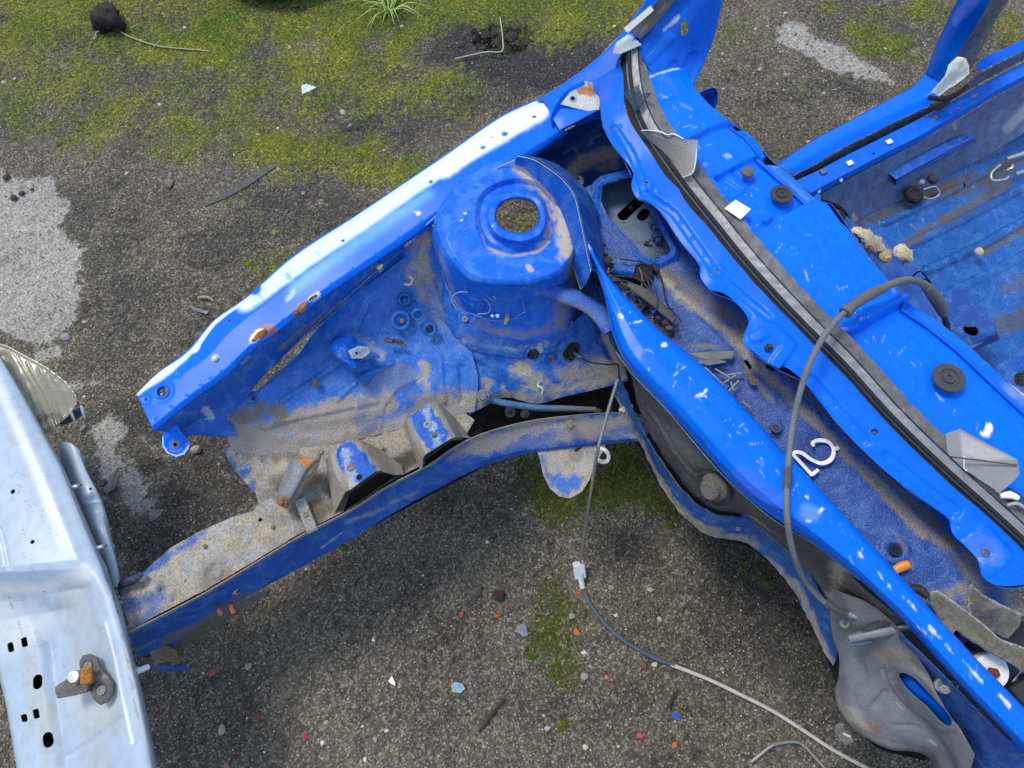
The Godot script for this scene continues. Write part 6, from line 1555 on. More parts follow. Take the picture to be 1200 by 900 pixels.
	sheet("blue_ledge", s, "1166,763,62 1185,770,62 1215,784,62/ 1168,774,60 1186,782,60 1212,796,60", {"mat": "worn_paint", "col": BLUE * 0.7, "dust": 0.2})
	# split felt pads in the trough's end
	plate("felt_pad", s, "1086,700,68 1092,693,69 1099,692,69.5 1120,706,70 1152,730,70 1172,748,70 1215,765,69.5 1215,795,69 1180,775,69 1160,764,69 1130,745,68.5 1102,726,68", {"mat": "dirty", "col": Color(0.17, 0.165, 0.125), "vary": 0.35, "thick": 5, "edge_col": Color(0.42, 0.42, 0.36), "rough": 4, "marks": [mk("1086,700 1092,693 1099,692 1120,706 1152,730 1172,748 1215,765", 1.6, {"col": Color(0.5, 0.5, 0.44), "edge": 1.2, "warp": 1.5}), mk("1086,700 1102,726 1130,745 1160,764", 1.2, {"col": Color(0.08, 0.08, 0.07), "edge": 1.2, "warp": 1.5})]})
	plate("felt_pad", s, "1135,690,69 1140,684,70 1150,694,71 1172,708,72 1197,719,72 1194,735,71 1182,748,70 1160,738,69.5 1137,722,69", {"mat": "dirty", "col": Color(0.15, 0.145, 0.12), "vary": 0.35, "thick": 5, "edge_col": Color(0.42, 0.42, 0.36), "rough": 4, "marks": [mk("1137,722 1135,690 1140,684 1150,694 1172,708 1197,719", 1.6, {"col": Color(0.5, 0.5, 0.44), "edge": 1.2, "warp": 1.5}), mk("1150,720 1160,730", 10, {"col": Color(0.04, 0.05, 0.1), "edge": 8, "warp": 12, "amt": 0.6})]})
	plate("felt_pad", s, "1101,728,69.4 1112,726,69.8 1122,736,70 1116,744,69.8 1108,742,69.4", {"mat": "dirty", "col": Color(0.2, 0.19, 0.15), "thick": 3, "edge_col": Color(0.42, 0.42, 0.36)})
	tube("rubber_strip", s, line3("1062,695,68.5 1075,690,69 1088,700,69.5"), [4, 6, 4], {"mat": "rubber", "col": Color(0.03, 0.03, 0.033)})

# --- inside the cabin
func make_cabin(s: Node3D) -> void:
	# left windscreen pillar
	sheet("windscreen_pillar", s, "742,46,84 762,26,88 779,7,92 797,-20,98/ 760,80,82 785,58,85 806,32,90 824,2,95 832,-16,97/ 800,118,78 812,100,80 826,70,83 838,36,88 845,4,93 850,-16,96", {"cell": 3.2, "col": BLUE * 0.85, "film": 0.02,
		"holes": [mk("802,29 802,38", 5.5)], "bumps": [mk("760,70 785,45", 7, {"h": 4, "edge": 5}), mk("790,80 805,90 812,70", 10, {"h": -5, "edge": 6}), mk("775,30 800,5", 8, {"h": -3, "edge": 6})], "marks": [mk("778,35 795,20", 2.5, {"col": PALE * 0.8, "edge": 2, "warp": 4, "amt": 0.6})]})
	sheet("pillar_return", s, "845,4,93 838,36,88 826,70,83 812,100,80 800,120,78/ 842,10,86 833,42,82 822,74,77 810,106,73 802,128,70", {"mat": "worn_paint", "col": BLUE_DEEP})
	sheet("door_edge_bracket", s, "818,110,72 830,104,73 838,103,73 841,108,72/ 815,118,66 826,122,66 836,128,65 841,122,65", {"mat": "paint", "col": BLUE * 0.6, "edge_col": PALE * 0.5, "cell": 3})
	# upper bulkhead shelf, stepped
	var shelf := sheet("bulkhead_shelf", s, "744,66,81 746,90,81 752,118,80.5 764,142,80.5 790,170,80.5 812,200,80.5 838,238,80.5 870,282,80.5 905,322,80.5 940,360,80.5 985,405,80.5 1030,450,80.5 1076,492,80.5 1120,532,80.5 1180,585,80.5 1240,640,80.5" +
		"/ 770,66,82 780,84,82 796,108,82 812,128,82 828,148,82 850,175,82 874,205,82 902,240,82 930,270,82 962,308,82 1000,348,82 1042,390,82 1086,430,82 1130,472,82 1186,522,82 1240,570,82" +
		"/ 784,62,82 803,80,82 813,102,82 830,122,82 852,140,82 876,156,82 898,182,82 926,206,82 952,230,82 970,236,82 1012,296,82 1060,350,82 1094,372,82 1132,402,82 1196,462,82 1250,510,82" +
		"/ 788,64,79 806,82,79 816,105,79 833,125,79 855,143,79 879,159,79 901,185,79 929,209,79 955,233,79 974,240,78 1016,300,77 1064,354,77 1097,376,78 1135,406,78 1199,466,78 1253,514,78", {"cell": 3.4, "straight_v": true, "straight": true, "col": BLUE * 1.1, "thick": 2, "edge_col": PALE * 0.3,
		"bumps": [mk("770,176 800,167 868,136 880,158 900,182 836,206 806,216", 0, {"poly": true, "h": -12, "edge": 3}), mk("836,206 900,182 955,232 925,246 880,262", 0, {"poly": true, "h": -22, "edge": 3}), mk("880,262 958,230 978,236 1050,345 1000,362 970,380 900,310", 0, {"poly": true, "h": -4, "edge": 3}), mk("985,392 1000,388 1064,356 1250,515 1250,640 1120,530", 0, {"poly": true, "h": -22, "edge": 4}),
			mk("1008,376 1060,350", 5, {"h": 10, "edge": 3}), mk("806,164 866,138", 3, {"h": 9, "edge": 2.5}), mk("836,205 900,182", 3, {"h": 9, "edge": 2.5}), mk("896,260 958,234", 4, {"h": 11, "edge": 2.5}), mk("990,362 1040,337", 3, {"h": 4, "edge": 3}), mk("800,120 815,128 812,135", 4, {"h": 2, "edge": 3}), mk("850,205 880,225 888,215 862,195", 4, {"h": -3, "edge": 2}), mk("835,222 850,232 872,216 878,206", 2.4, {"h": 3, "edge": 2}), mk("870,255 890,262 920,245", 3, {"h": 3, "edge": 2.5}), mk("955,278 968,300", 4, {"h": -2, "edge": 5}), mk("1020,388 1045,408", 3, {"h": -2, "edge": 3}), mk("1165,550 1240,500", 4, {"h": 4, "edge": 3}), mk("1150,530 1230,478", 4, {"h": -3, "edge": 3}), mk("1026,422", 7, {"h": 2, "edge": 3}), mk("1068,458", 7, {"h": 2, "edge": 3}), mk("776,105", 22, {"h": -3, "edge": 16}), mk("880,270 960,236", 3, {"h": 3, "edge": 3})],
		"marks": scratches("760,90 800,150 850,200 900,260 960,320 1050,420 1180,520", 60, 42) + [mk("755,93 775,85 795,80", 2, {"col": PALE, "edge": 2, "warp": 5, "amt": 0.6}), mk("852,182 855,183", 3, {"col": PALE * 0.7, "edge": 2, "warp": 3, "amt": 0.6}), mk("826,193", 4, {"col": PALE * 0.5, "edge": 2, "warp": 4, "amt": 0.4}), mk("1159,499 1156,508", 4, {"col": WHITE, "edge": 1.5, "warp": 4}), mk("1150,508 1154,510", 2.5, {"col": WHITE, "edge": 1.5, "warp": 3}), mk("1186,460 1200,465", 8, {"col": PALE * 0.6, "edge": 8, "warp": 14, "amt": 0.4}), mk("770,150 778,154", 5, {"col": PALE, "edge": 3, "warp": 6, "amt": 0.8})]})
	plate("white_label", shelf, "849,244,82.0 862,234,82.0 880,245,82.0 868,257,82.0", {"flat": true, "mat": "plastic", "col": Color(0.86, 0.86, 0.83), "cell": 4, "thick": 0.8, "vary": 0.05})
	grommet(shelf, 916, 228, 81.5, 15.5, Vector3.UP, Color(0.055, 0.06, 0.07))
	grommet(shelf, 1112, 443, 81.6, 20, Vector3.UP, Color(0.075, 0.08, 0.095))
	turned("grey_plug", shelf, at(876, 202, 0.815), Vector3.UP, "9.5,-1 9,3 6,5 0,5.5", {"mat": "rubber", "col": Color(0.14, 0.145, 0.15)})
	# underside edge of the shelf, into the cabin
	sheet("shelf_front", s, "800,80,79 816,106,79 834,126,79 856,144,79 880,160,79 902,186,79 930,210,79 956,234,79 975,241,78 1017,301,77 1065,355,77 1098,377,78 1136,407,78 1200,467,78 1254,515,78/ 800,96,66 816,120,66 832,140,66 852,156,66 876,172,66 898,196,64 926,220,62 950,244,60 968,256,58 1008,312,56 1054,364,55 1088,388,55 1124,416,55 1186,474,54 1240,522,54", {"mat": "worn_paint", "col": BLUE_DEEP * 1.2, "cell": 4})
	sheet("bulkhead_inner", s, "800,96,66 816,120,66 832,140,66 852,156,66 876,172,66 898,196,64 926,220,62 950,244,60 968,256,58 1008,312,56 1054,364,55 1088,388,55 1124,416,55 1186,474,54 1240,522,54/ 759,249,12 771,270,12 784,287,12 799,301,12 817,314,12 837,329,12 861,344,12 882,360,12 900,365,12 934,408,12 972,451,12 999,471,12 1027,495,12 1077,542,12 1119,583,12", {"mat": "worn_paint", "col": BLUE_DEEP, "dust": 0.15, "cell": 6})
	# lower dash end: dark wedge, then cream foam
	var wedge := sheet("dash_side_plate", s, "968,240,70 985,248,66 1010,268,60 1040,292,54 1075,318,48/ 1012,296,62 1030,320,56 1056,342,50 1080,356,46 1102,376,42/ 1030,336,62 1044,350,56 1062,362,50 1082,374,46 1098,390,42", {"mat": "worn_paint", "col": BLUE * 0.7, "film": 0.08})
	for q in ["1001,268,66 1010,274,67 1022,284,66 1030,292,64 1038,300,62", "1046,294,60 1056,297,60 1066,302,58"]:
		tube("cream_foam", wedge, line3(q), [6, 10, 12, 11, 8], {"mat": "dirty", "col": Color(0.62, 0.52, 0.36), "vary": 0.4, "squash": 0.6, "sides": 18, "crumple": 0.5, "step": 3})
	turned("foam_knob", wedge, at(1037, 301, 0.64), Vector3.UP, "9,-4 10,2 7,7 0,8", {"mat": "dirty", "col": Color(0.50, 0.38, 0.2), "vary": 0.3})
	# sill, with the cut centre pillar
	sheet("sill_top", s, "912,194,34 930,180,35 962,160,35 1000,140,35 1040,118,35 1070,102,36 1085,85,38 1094,65,41/ 922,200,36 946,184,37 976,166,37 1012,148,37 1050,130,37 1082,114,38 1100,96,41 1112,74,45/ 930,206,35 956,192,36 986,174,36 1022,156,36 1058,138,36 1088,124,37 1110,104,41 1122,82,45", {"cell": 3.4, "col": BLUE * 1.05})
	sheet("sill_side", s, "911,194,34 929,180,35 961,160,35 999,140,35 1039,118,35 1069,102,36 1084,85,38/ 900,196,12 920,184,12 952,164,12 990,144,12 1030,122,12 1062,106,12 1080,90,12", {"col": BLUE * 0.7, "mat": "worn_paint", "cell": 5})
	sheet("centre_pillar", s, "1084,86,38 1092,66,42 1100,46,47 1110,24,53 1122,0,60 1134,-24,66/ 1094,90,41 1102,70,46 1112,50,51 1124,28,57 1138,4,64 1152,-22,70/ 1106,98,42 1116,76,47 1128,54,52 1142,32,58 1156,8,65 1170,-18,71", {"cell": 3.4, "col": BLUE * 0.7, "marks": [mk("1120,22 1140,0", 12, {"col": Color(0.12, 0.22, 0.75), "edge": 4, "warp": 3, "amt": 0.5})]})
	sheet("pillar_inner", s, "1106,98,42 1116,76,47 1128,54,52 1142,32,58 1156,8,65 1170,-18,71/ 1122,98,40 1132,78,44 1146,52,50 1158,30,56 1172,6,62 1186,-18,68/ 1136,84,38 1148,62,43 1160,38,49 1172,16,55 1184,-4,60 1194,-22,66", {"cell": 3.6, "mat": "worn_paint", "col": Color(0.09, 0.10, 0.12), "vary": 0.3, "film": 0.12, "marks": [mk("1150,50 1170,18", 6, {"col": Color(0.2, 0.2, 0.16), "edge": 6, "warp": 10, "amt": 0.6}), mk("1125,70 1140,45", 4, {"col": BLUE_DEEP, "edge": 4, "warp": 4, "amt": 0.8})]})
	plate("sealing_film", s, "1090,110,44 1096,102,46 1108,88,48 1112,75,50 1122,66,51 1132,68,51 1137,76,50 1136,86,48 1128,94,46 1112,104,44 1100,113,43", {"mat": "film", "col": Color(0.72, 0.72, 0.66), "thick": 1.2, "rough": 5, "cell": 3, "up": 1})
	sheet("rear_sill_cap", s, "1144,76,42 1152,68,43 1170,60,43 1200,46,43 1230,32,43/ 1146,84,40 1160,78,41 1180,68,41 1206,56,41 1232,44,41", {"col": BLUE * 1.1, "cell": 3.5})
	# inner sill: flange, dark channel, inner wall
	sheet("sill_channel", s, "930,207,33 958,193,34 988,175,34 1024,157,34 1060,139,34 1090,125,35 1120,108,38 1146,88,40 1200,60,40/ 934,214,30 964,198,31 992,182,31 1028,164,31 1064,146,31 1094,130,32 1124,112,34 1150,96,36 1204,68,36", {"mat": "worn_paint", "col": Color(0.09, 0.11, 0.16), "dust": 0.3, "vary": 0.3})
	sheet("sill_flange", s, "932,212,34 962,198,34 992,182,34 1028,164,34 1064,146,34 1094,131,34 1124,114,35 1150,99,36 1206,70,36/ 950,226,34 976,212,34 1006,196,34 1040,178,34 1076,160,34 1106,142,34 1134,126,35 1160,110,36 1214,82,36/ 954,230,31 980,216,31 1010,200,31 1044,182,31 1080,164,31 1110,146,31 1138,130,32 1164,114,33 1218,86,33", {"cell": 3.2, "straight_v": true, "col": BLUE * 0.95, "film": 0.04, "holes": [mk("1024,180", 3), mk("1092,139 1098,136", 3), mk("1123,126", 2.8), mk("1140,113 1146,110", 2.6)]})
	for q in [[996, 191, 0], [1042, 166, 0], [965, 201, 1]]:
		block("sill_clip", s, at(q[0], q[1], 0.345), Vector3(1, 0, -0.5), Vector3.UP, Vector3(0.015, 0.004, 0.012), {"mat": "plastic", "col": [Color(0.78, 0.8, 0.8), Color(0.10, 0.13, 0.25)][q[2]]})
	for q in [[959, 224], [985, 211]]:
		turned("white_clip", s, at(q[0], q[1], 0.325), Vector3(0.3, 0.8, 0.5), "4,-1 4,2 2,3 0,3", {"mat": "plastic", "col": Color(0.7, 0.72, 0.74)})
	tube("wiring_lump", s, line3("1090,126,36 1100,124,37 1112,118,38"), [6, 8, 5], {"mat": "rubber", "col": Color(0.06, 0.055, 0.05), "vary": 0.4})
	tube("black_trim", s, line3("1088,114,40 1105,116,40 1122,110,40 1134,100,41"), [4, 5, 5, 3], {"mat": "rubber", "col": Color(0.02, 0.022, 0.03)})
	sheet("inner_sill_wall", s, "955,231,31 981,217,31 1011,201,31 1045,183,31 1081,165,31 1111,147,31 1139,131,32 1165,115,33 1220,86,33/ 986,242,24 1012,226,24 1040,212,24 1072,196,24 1104,178,24 1134,162,25 1160,146,26 1186,130,27 1240,100,28/ 1000,262,17 1024,248,17 1052,236,17 1082,220,17 1112,204,17 1142,190,18 1170,174,20 1200,156,22 1250,130,24", {"cell": 4, "mat": "worn_paint", "col": Color(0.06, 0.12, 0.30), "vary": 0.25, "film": 0.12, "dust_col": Color(0.36, 0.38, 0.42), "dust": 0.12, "marks": [mk("1180,150 1200,130 1210,120", 10, {"col": PALE * 0.5, "edge": 8, "warp": 8, "amt": 0.6}), mk("1000,252 1008,262", 6, {"col": DUST, "edge": 4, "warp": 6, "amt": 0.85}), mk("1115,142 1120,150", 4, {"col": DUST, "edge": 4, "warp": 6, "amt": 0.7}), mk("1010,262 1050,245 1100,215", 6, {"col": DUST_DARK, "edge": 6, "warp": 8, "amt": 0.7})]})
	# seat rail bracket
	var seat := sheet("seat_rail", s, "1040,202,26 1060,192,27 1090,176,27 1120,162,27 1136,156,27/ 1050,210,27 1068,200,27 1098,184,27 1128,168,27 1144,162,27/ 1050,217,22 1068,206,22 1098,190,22 1128,174,22 1144,167,22/ 1050,222,18 1070,212,18 1100,196,18 1130,179,18 1146,172,18", {"cell": 3, "straight_v": true, "col": BLUE * 0.8, "mat": "worn_paint", "marks": [mk("1052,214 1100,186 1144,164", 3, {"col": Color(0.4, 0.4, 0.42), "edge": 3, "warp": 4, "amt": 0.7})], "holes": [mk("1133,161", 3)]})
	plate("end_gusset", seat, "1036,200,27 1042,200,27 1050,213,24 1048,220,18 1034,222,17", {"mat": "worn_paint", "col": Color(0.10, 0.15, 0.3), "edge_col": SOOT})
	# floor pan with beads
	sheet("floor_pan", s, "985,252,18 1030,232,18 1080,206,18 1130,178,18 1180,150,20 1250,120,22/ 1000,280,15 1050,262,15 1100,238,15 1150,212,15 1200,186,16 1260,156,18/ 1040,312,14 1090,300,14 1140,270,14 1190,240,14 1240,212,15 1290,180,16/ 1080,352,13 1130,335,13 1180,300,13 1230,270,13 1280,245,14 1330,215,14/ 1110,392,12 1160,372,12 1210,345,12 1260,315,12 1310,290,12 1360,265,12/ 1160,450,10 1210,430,10 1260,400,10 1310,370,10 1360,345,10 1400,330,10", {"cell": 4, "mat": "floor_paint", "col": Color(0.006, 0.115, 0.46), "vary": 0.22, "scuff": 0.2, "film": 0.03, "dust": 0.06, "dust_col": Color(0.4, 0.42, 0.48), "up": 1,
		"marks": [mk("1010,262 1050,245 1100,222 1140,205", 10, {"col": DUST_DARK * 0.6, "edge": 8, "warp": 16, "amt": 0.85}), mk("1060,285 1100,262 1140,240 1180,215", 11, {"col": DUST_DARK * 0.75, "edge": 7, "warp": 12, "amt": 0.85}), mk("1090,228 1150,215 1190,190", 14, {"col": DUST_DARK * 0.6, "edge": 8, "warp": 20, "amt": 0.8}), mk("1150,295 1180,280 1210,262", 8, {"col": DUST_DARK * 0.8, "edge": 6, "warp": 10, "amt": 0.9}), mk("1120,400 1160,385 1200,370", 22, {"col": DUST_DARK * 0.6, "edge": 10, "warp": 20, "amt": 0.7}), mk("1180,340 1210,325", 16, {"col": DUST_DARK * 0.7, "edge": 8, "warp": 16, "amt": 0.5}), mk("1140,185 1170,170", 8, {"col": Color(0.3, 0.33, 0.4), "edge": 8, "warp": 14, "amt": 0.5})],
		"bumps": [mk("1035,262 1100,232 1200,180", 7, {"h": 12, "edge": 8}), mk("1060,290 1120,262 1220,208", 9, {"h": 14, "edge": 8}), mk("1085,318 1150,288 1240,236", 9, {"h": 15, "edge": 8}), mk("1110,345 1180,310 1260,266", 9, {"h": 9, "edge": 8}), mk("1030,275 1080,330", 3, {"h": 3, "edge": 3})]})
	var bx := sheet("floor_bracket", s, "1080,358,24 1106,344,24 1124,340,24 1150,362,24 1168,382,24/ 1094,378,25 1116,366,25 1140,366,25 1158,380,25 1168,388,25/ 1106,398,24 1124,410,24 1134,408,24 1154,398,24 1169,392,24/ 1106,404,16 1122,418,16 1136,414,16 1158,404,16 1172,398,16", {"cell": 3, "col": BLUE * 0.55, "mat": "worn_paint", "edge_col": PALE * 0.5, "holes": [mk("1136,386 1140,387", 11)], "marks": [mk("1106,398 1126,412 1150,402", 3, {"col": PALE * 0.7, "edge": 2, "warp": 4, "amt": 0.6})], "bumps": [mk("1137,386", 18, {"h": 2.5, "edge": 3})]})
	tube("dark_void", bx, line3("1128,392,19 1148,392,19"), [14, 14], {"mat": "dirty", "col": SOOT * 0.6})
	var cr := sheet("cross_brace", s, "1150,442,30 1176,424,30 1200,408,30 1230,388,30/ 1186,470,30 1212,450,30 1236,434,30 1262,414,30", {"mat": "worn_paint", "col": BLUE * 0.7, "holes": [mk("1196,446 1204,436", 12)], "cell": 3.4})
	plate("bright_bracket", cr, "1167,446,33 1173,442,33 1204,464,34 1204,474,34", {"mat": "worn_paint", "col": Color(0.55, 0.60, 0.64), "holes": [mk("1179,452", 4)]})
	# rubber ring with springs, bolted to the floor
	var mount := turned("rubber_mount", s, at(1071, 228, 0.20), Vector3(0.1, 1, 0.1), "19,-6 19,3 16,7 10,7 8,4 6,5 3,3 0,3", {"mat": "rubber", "col": Color(0.024, 0.023, 0.022), "dust": 0.15})
	turned("rubber_button", s, at(1094, 209, 0.215), Vector3(0.1, 1, 0.1), "11,-6 11,3 8,6 0,6.5", {"mat": "rubber", "col": Color(0.05, 0.052, 0.055)})
	tube("wire_loop", mount, line3("1082,222,22 1096,219,23 1101,227,22 1092,233,21 1082,231,21"), [1.6, 1.6], {"mat": "metal", "col": Color(0.45, 0.47, 0.5)})
	turned("pin", mount, at(1080, 214, 0.22), Vector3(0.2, 1, 0), "6,-4 6,3 4,5 0,5", {"mat": "plastic", "col": Color(0.20, 0.23, 0.28)})
	tube("black_stud", s, line3("1130,215,19 1131,219,18"), [1.8, 1.6], {"mat": "rubber", "col": SOOT})
	tube("dark_slot", s, line3("984,249,66.5 990,255,65.5"), [4, 4], {"mat": "rubber", "col": SOOT, "squash": 0.5})

# ---------- the pale blue panel at the left
func make_panel() -> void:
	var s := thing("pale_blue_body_panel", "pale blue pressed car panel with slots, its edge over the front of the blue leg", "car panel", at(60, 720, 0))
	var p := Color(0.36, 0.455, 0.56)
	sheet("outer_skin", s, "-120,400,40 -60,402,46 -24,404,49 -16,408,49 -8,411,48.8 -1,416,48 2,424,44" +
		"/ -110,470,40 -60,470,46 -6,464,49 8,466,49 18,466,48.6 29,468,47.5 34,474,43/ -100,560,40 -60,556,46 30,552,49 46,550,49 56,549,48.6 71,547,47.4 77,553,43" +
		"/ -70,664,40 -40,664,46 8,664,48.6 88,656,49 98,654,48.6 111,646,47.5 119,653,43/ -66,672,40 -38,671,46 9,670,48.2 95,666,48.6 106,664,48.4 117,659,47.5 125,664,43" +
		"/ -46,706,36 -26,706,40 34,700,42 92,690,44.5 112,684,48 124,680,47.5 132,687,43/ -26,730,34 -14,730,38 44,720,39.5 66,716,39.5 118,705,47.6 133,701,47.4 141,708,43/ -6,772,33 0,770,37.5 46,765,38.6 62,760,37.5 130,752,47.2 146,749,47 154,757,42" +
		"/ 8,830,32 12,828,36.8 52,820,38 68,818,37 142,812,46.4 160,806,46.2 168,815,41/ 16,880,31 20,878,36.4 56,872,37.6 76,868,36.8 152,866,45.8 171,861,45.6 179,871,40/ 26,940,30 30,938,36 66,932,37.2 88,928,36.4 163,930,45.4 183,925,45 191,938,39", {"cell": 3.4, "straight_v": true, "mat": "panel_paint", "col": p, "vary": 0.05, "thick": 2,
		"marks": scratches("-20,520 40,600 30,700 60,760 90,850 60,890 20,800 50,560 80,640", 110, 43, Color(0.2, 0.21, 0.22)) + [mk("60,720 100,690 120,760 130,840", 10, {"col": DUST * 0.7, "edge": 22, "warp": 22, "amt": 0.35}), mk("30,770 45,830 60,890", 12, {"col": Color(0.34, 0.34, 0.31), "edge": 14, "warp": 22, "amt": 0.45}), mk("10,480 45,560 80,640", 6, {"col": DUST * 0.7, "edge": 14, "warp": 18, "amt": 0.3})] + [mk("20,420 50,480 85,560 120,655 150,770 172,860 186,930", 4, {"col": Color(0.62, 0.62, 0.55), "edge": 3, "warp": 3, "amt": 0.7}), mk("-40,690 20,690 60,690 100,672", 12, {"col": Color(0.62, 0.63, 0.61), "edge": 12, "warp": 8, "amt": 0.7}), mk("0,720 40,730 10,750", 22, {"col": Color(0.58, 0.61, 0.62), "edge": 16, "warp": 12, "amt": 0.6}),
			mk("84,700 95,760 105,830 115,900", 26, {"col": Color(0.38, 0.42, 0.46), "edge": 12, "warp": 10, "amt": 0.7}), mk("50,830 60,850 62,830", 8, {"col": Color(0.42, 0.42, 0.38), "edge": 10, "warp": 16, "amt": 0.5}), mk("10,700 14,712", 1.5, {"col": Color(0.2, 0.2, 0.2), "edge": 1, "warp": 4, "amt": 0.6}), mk("22,730 26,742", 1.5, {"col": Color(0.25, 0.25, 0.25), "edge": 1, "warp": 4, "amt": 0.5}), mk("44,798", 7, {"col": Color(0.5, 0.5, 0.45), "edge": 4, "warp": 8, "amt": 0.4}), mk("90,810 120,830", 20, {"col": Color(0.6, 0.58, 0.52), "edge": 20, "warp": 14, "amt": 0.35}),
			mk("52,693", 1.4, {"col": Color(0.2, 0.18, 0.15), "edge": 0.8}), mk("0,467 14,468 24,463", 1.2, {"col": Color(0.3, 0.3, 0.28), "edge": 0.8, "warp": 1, "amt": 0.7}), mk("124,730 140,800 155,870", 2.2, {"col": Color(0.85, 0.88, 0.9), "edge": 2, "warp": 2, "amt": 0.7}),
			mk("127,668 133,700 142,730", 1.6, {"col": Color(0.12, 0.12, 0.12), "edge": 0.8, "warp": 4, "amt": 0.8}), mk("142,740 152,790 163,850", 1.2, {"col": Color(0.2, 0.2, 0.2), "edge": 0.8, "warp": 4, "amt": 0.6})],
		"bumps": [mk("0,620 5,640 10,665", 3, {"h": -3, "edge": 3}), mk("80,885 110,867 142,842", 3, {"h": -3, "edge": 4}), mk("-40,800 40,775", 1.5, {"h": 0.6, "edge": 1.5}), mk("103,785", 60, {"h": -3, "edge": 22}), mk("60,800 70,880", 4, {"h": 1, "edge": 5})],
		"holes": [mk("8,754 15,752 17,763 10,765", 0, {"poly": true}), mk("24,748 31,746 33,757 26,759", 0, {"poly": true}), mk("44,796 44,802", 6.6), mk("24,838 31,836 33,845 26,847", 0, {"poly": true}), mk("38,832 45,830 47,841 40,843", 0, {"poly": true}), mk("55.5,864 56.5,870", 6.8), mk("38,635", 3.2), mk("15,576", 3.6)]})
	turned("hole_grommet", s, at(38, 635, 0.481), Vector3.UP, "8,-1 8,0.8 6,1.2 3.4,0.8 3.2,-3", {"mat": "dirty", "col": Color(0.35, 0.33, 0.3)})
	# folded side piece below
	sheet("side_flange", s, "66,522,40 74,518,40.5 84,520,41 93,528,40.5 98,540,40/ 72,540,39 84,532,41 95,538,41 101,552,40 104,560,39/ 88,590,39 95,580,42 112,576,42 118,582,40 120,588,39/ 96,606,39 104,600,41 118,600,41 125,606,40 127,612,38/ 104,622,39 112,620,42 124,622,42 131,632,40 133,640,38/ 118,660,38 124,655,41 132,655,41 138,664,40 140,672,38/ 126,690,37 132,688,40 138,688,40 142,694,39 144,700,37", {"cell": 3, "mat": "panel_paint", "col": p * 0.92, "vary": 0.06, "holes": [mk("106,573", 2.6)], "bumps": [mk("98,590 118,588", 3, {"h": 2, "edge": 2}), mk("120,648 134,640", 3, {"h": 3, "edge": 3})]})
	for q in [[85, 571], [114, 642]]:
		tube("fixing_clip", s, line3("%d,%d,46 %d,%d,46.5 %d,%d,45" % [q[0], q[1], q[0] + 5, q[1] - 1, q[0] + 10, q[1] - 3]), [3, 3.4, 2], {"mat": "metal", "col": Color(0.6, 0.62, 0.64)})
	tube("white_pin", s, line3("156,788,41 165,785,41 174,781,40"), [4.2, 4.4, 3.6], {"mat": "plastic", "col": Color(0.66, 0.74, 0.78)})
	# hinge buffer
	var b := plate("hinge_pad", s, "93,776,46.0 97,768,46.3 105,766,46.6 113,770,46.8 116,780,46.9 124,790,47 132,800,47.2 132,812,47 126,822,46.8 117,826,46.6 110,820,46.4 107,812,46.2 97,800,46.0", {"mat": "rubber", "col": Color(0.14, 0.135, 0.13), "thick": 6, "cell": 2.6, "vary": 0.2, "bumps": [mk("103,781", 13, {"h": 2, "edge": 1.5}), mk("103,781", 9, {"h": -2, "edge": 1.5}), mk("119,809", 15, {"h": 2, "edge": 1.5}), mk("119,809", 10, {"h": -2, "edge": 1.5})], "marks": [mk("100,800 112,795 126,792", 3, {"col": DUST * 0.8, "edge": 3, "warp": 5, "amt": 0.7})]})
	for q in [[103, 781], [119, 809]]:
		turned("pad_screw", b, at(q[0], q[1], 0.469), Vector3(-0.1, 1, 0), "6,-1 6,1.2 4.4,1.6 3,1.4 2.4,0.6 0,0.6", {"mat": "dirty", "col": Color(0.30, 0.29, 0.28)})
	var arm := plate("hinge_arm", s, "64,805,46 78,796,47 90,788,47.6 102,788,47.8 105,800,47.8 101,811,47.4 84,815,46.6 67,818,46", {"mat": "rubber", "col": Color(0.15, 0.14, 0.12), "cell": 2.6, "thick": 9, "dust": 0.2, "bumps": [mk("66,811 98,803", 3, {"h": 2, "edge": 3})]})
	turned("arm_pin", arm, at(88, 793, 0.487), Vector3(-0.1, 1, 0), "8.5,-3 8.5,3 7.5,4.4 0,4.6", {"mat": "metal", "col": Color(0.55, 0.55, 0.53), "sides": 24})
	block("rusty_stop", arm, at(102, 792, 0.49), Vector3(0.2, 0, 1), Vector3.UP, Vector3(0.024, 0.010, 0.017), {"mat": "dirty", "col": Color(0.42, 0.19, 0.05), "vary": 0.4, "bevel": 2.5})
	sheet("inner_skin", s, "-100,480,36 -40,470,40 10,480,42 24,486,41/ -60,664,36 -20,664,40 60,660,42 100,664,41/ -20,740,30 10,738,32 70,735,33 120,720,38/ 4,772,29 10,772,31 70,765,33 132,760,38/ 22,900,27 30,890,29 90,890,32 152,880,36/ 30,940,27 40,940,29 100,940,32 165,940,36", {"mat": "dirty", "col": SOOT, "cell": 10})
	# ribbed lamp glass tucked under the panel's corner
	lone(at(50, 460, 0.40))
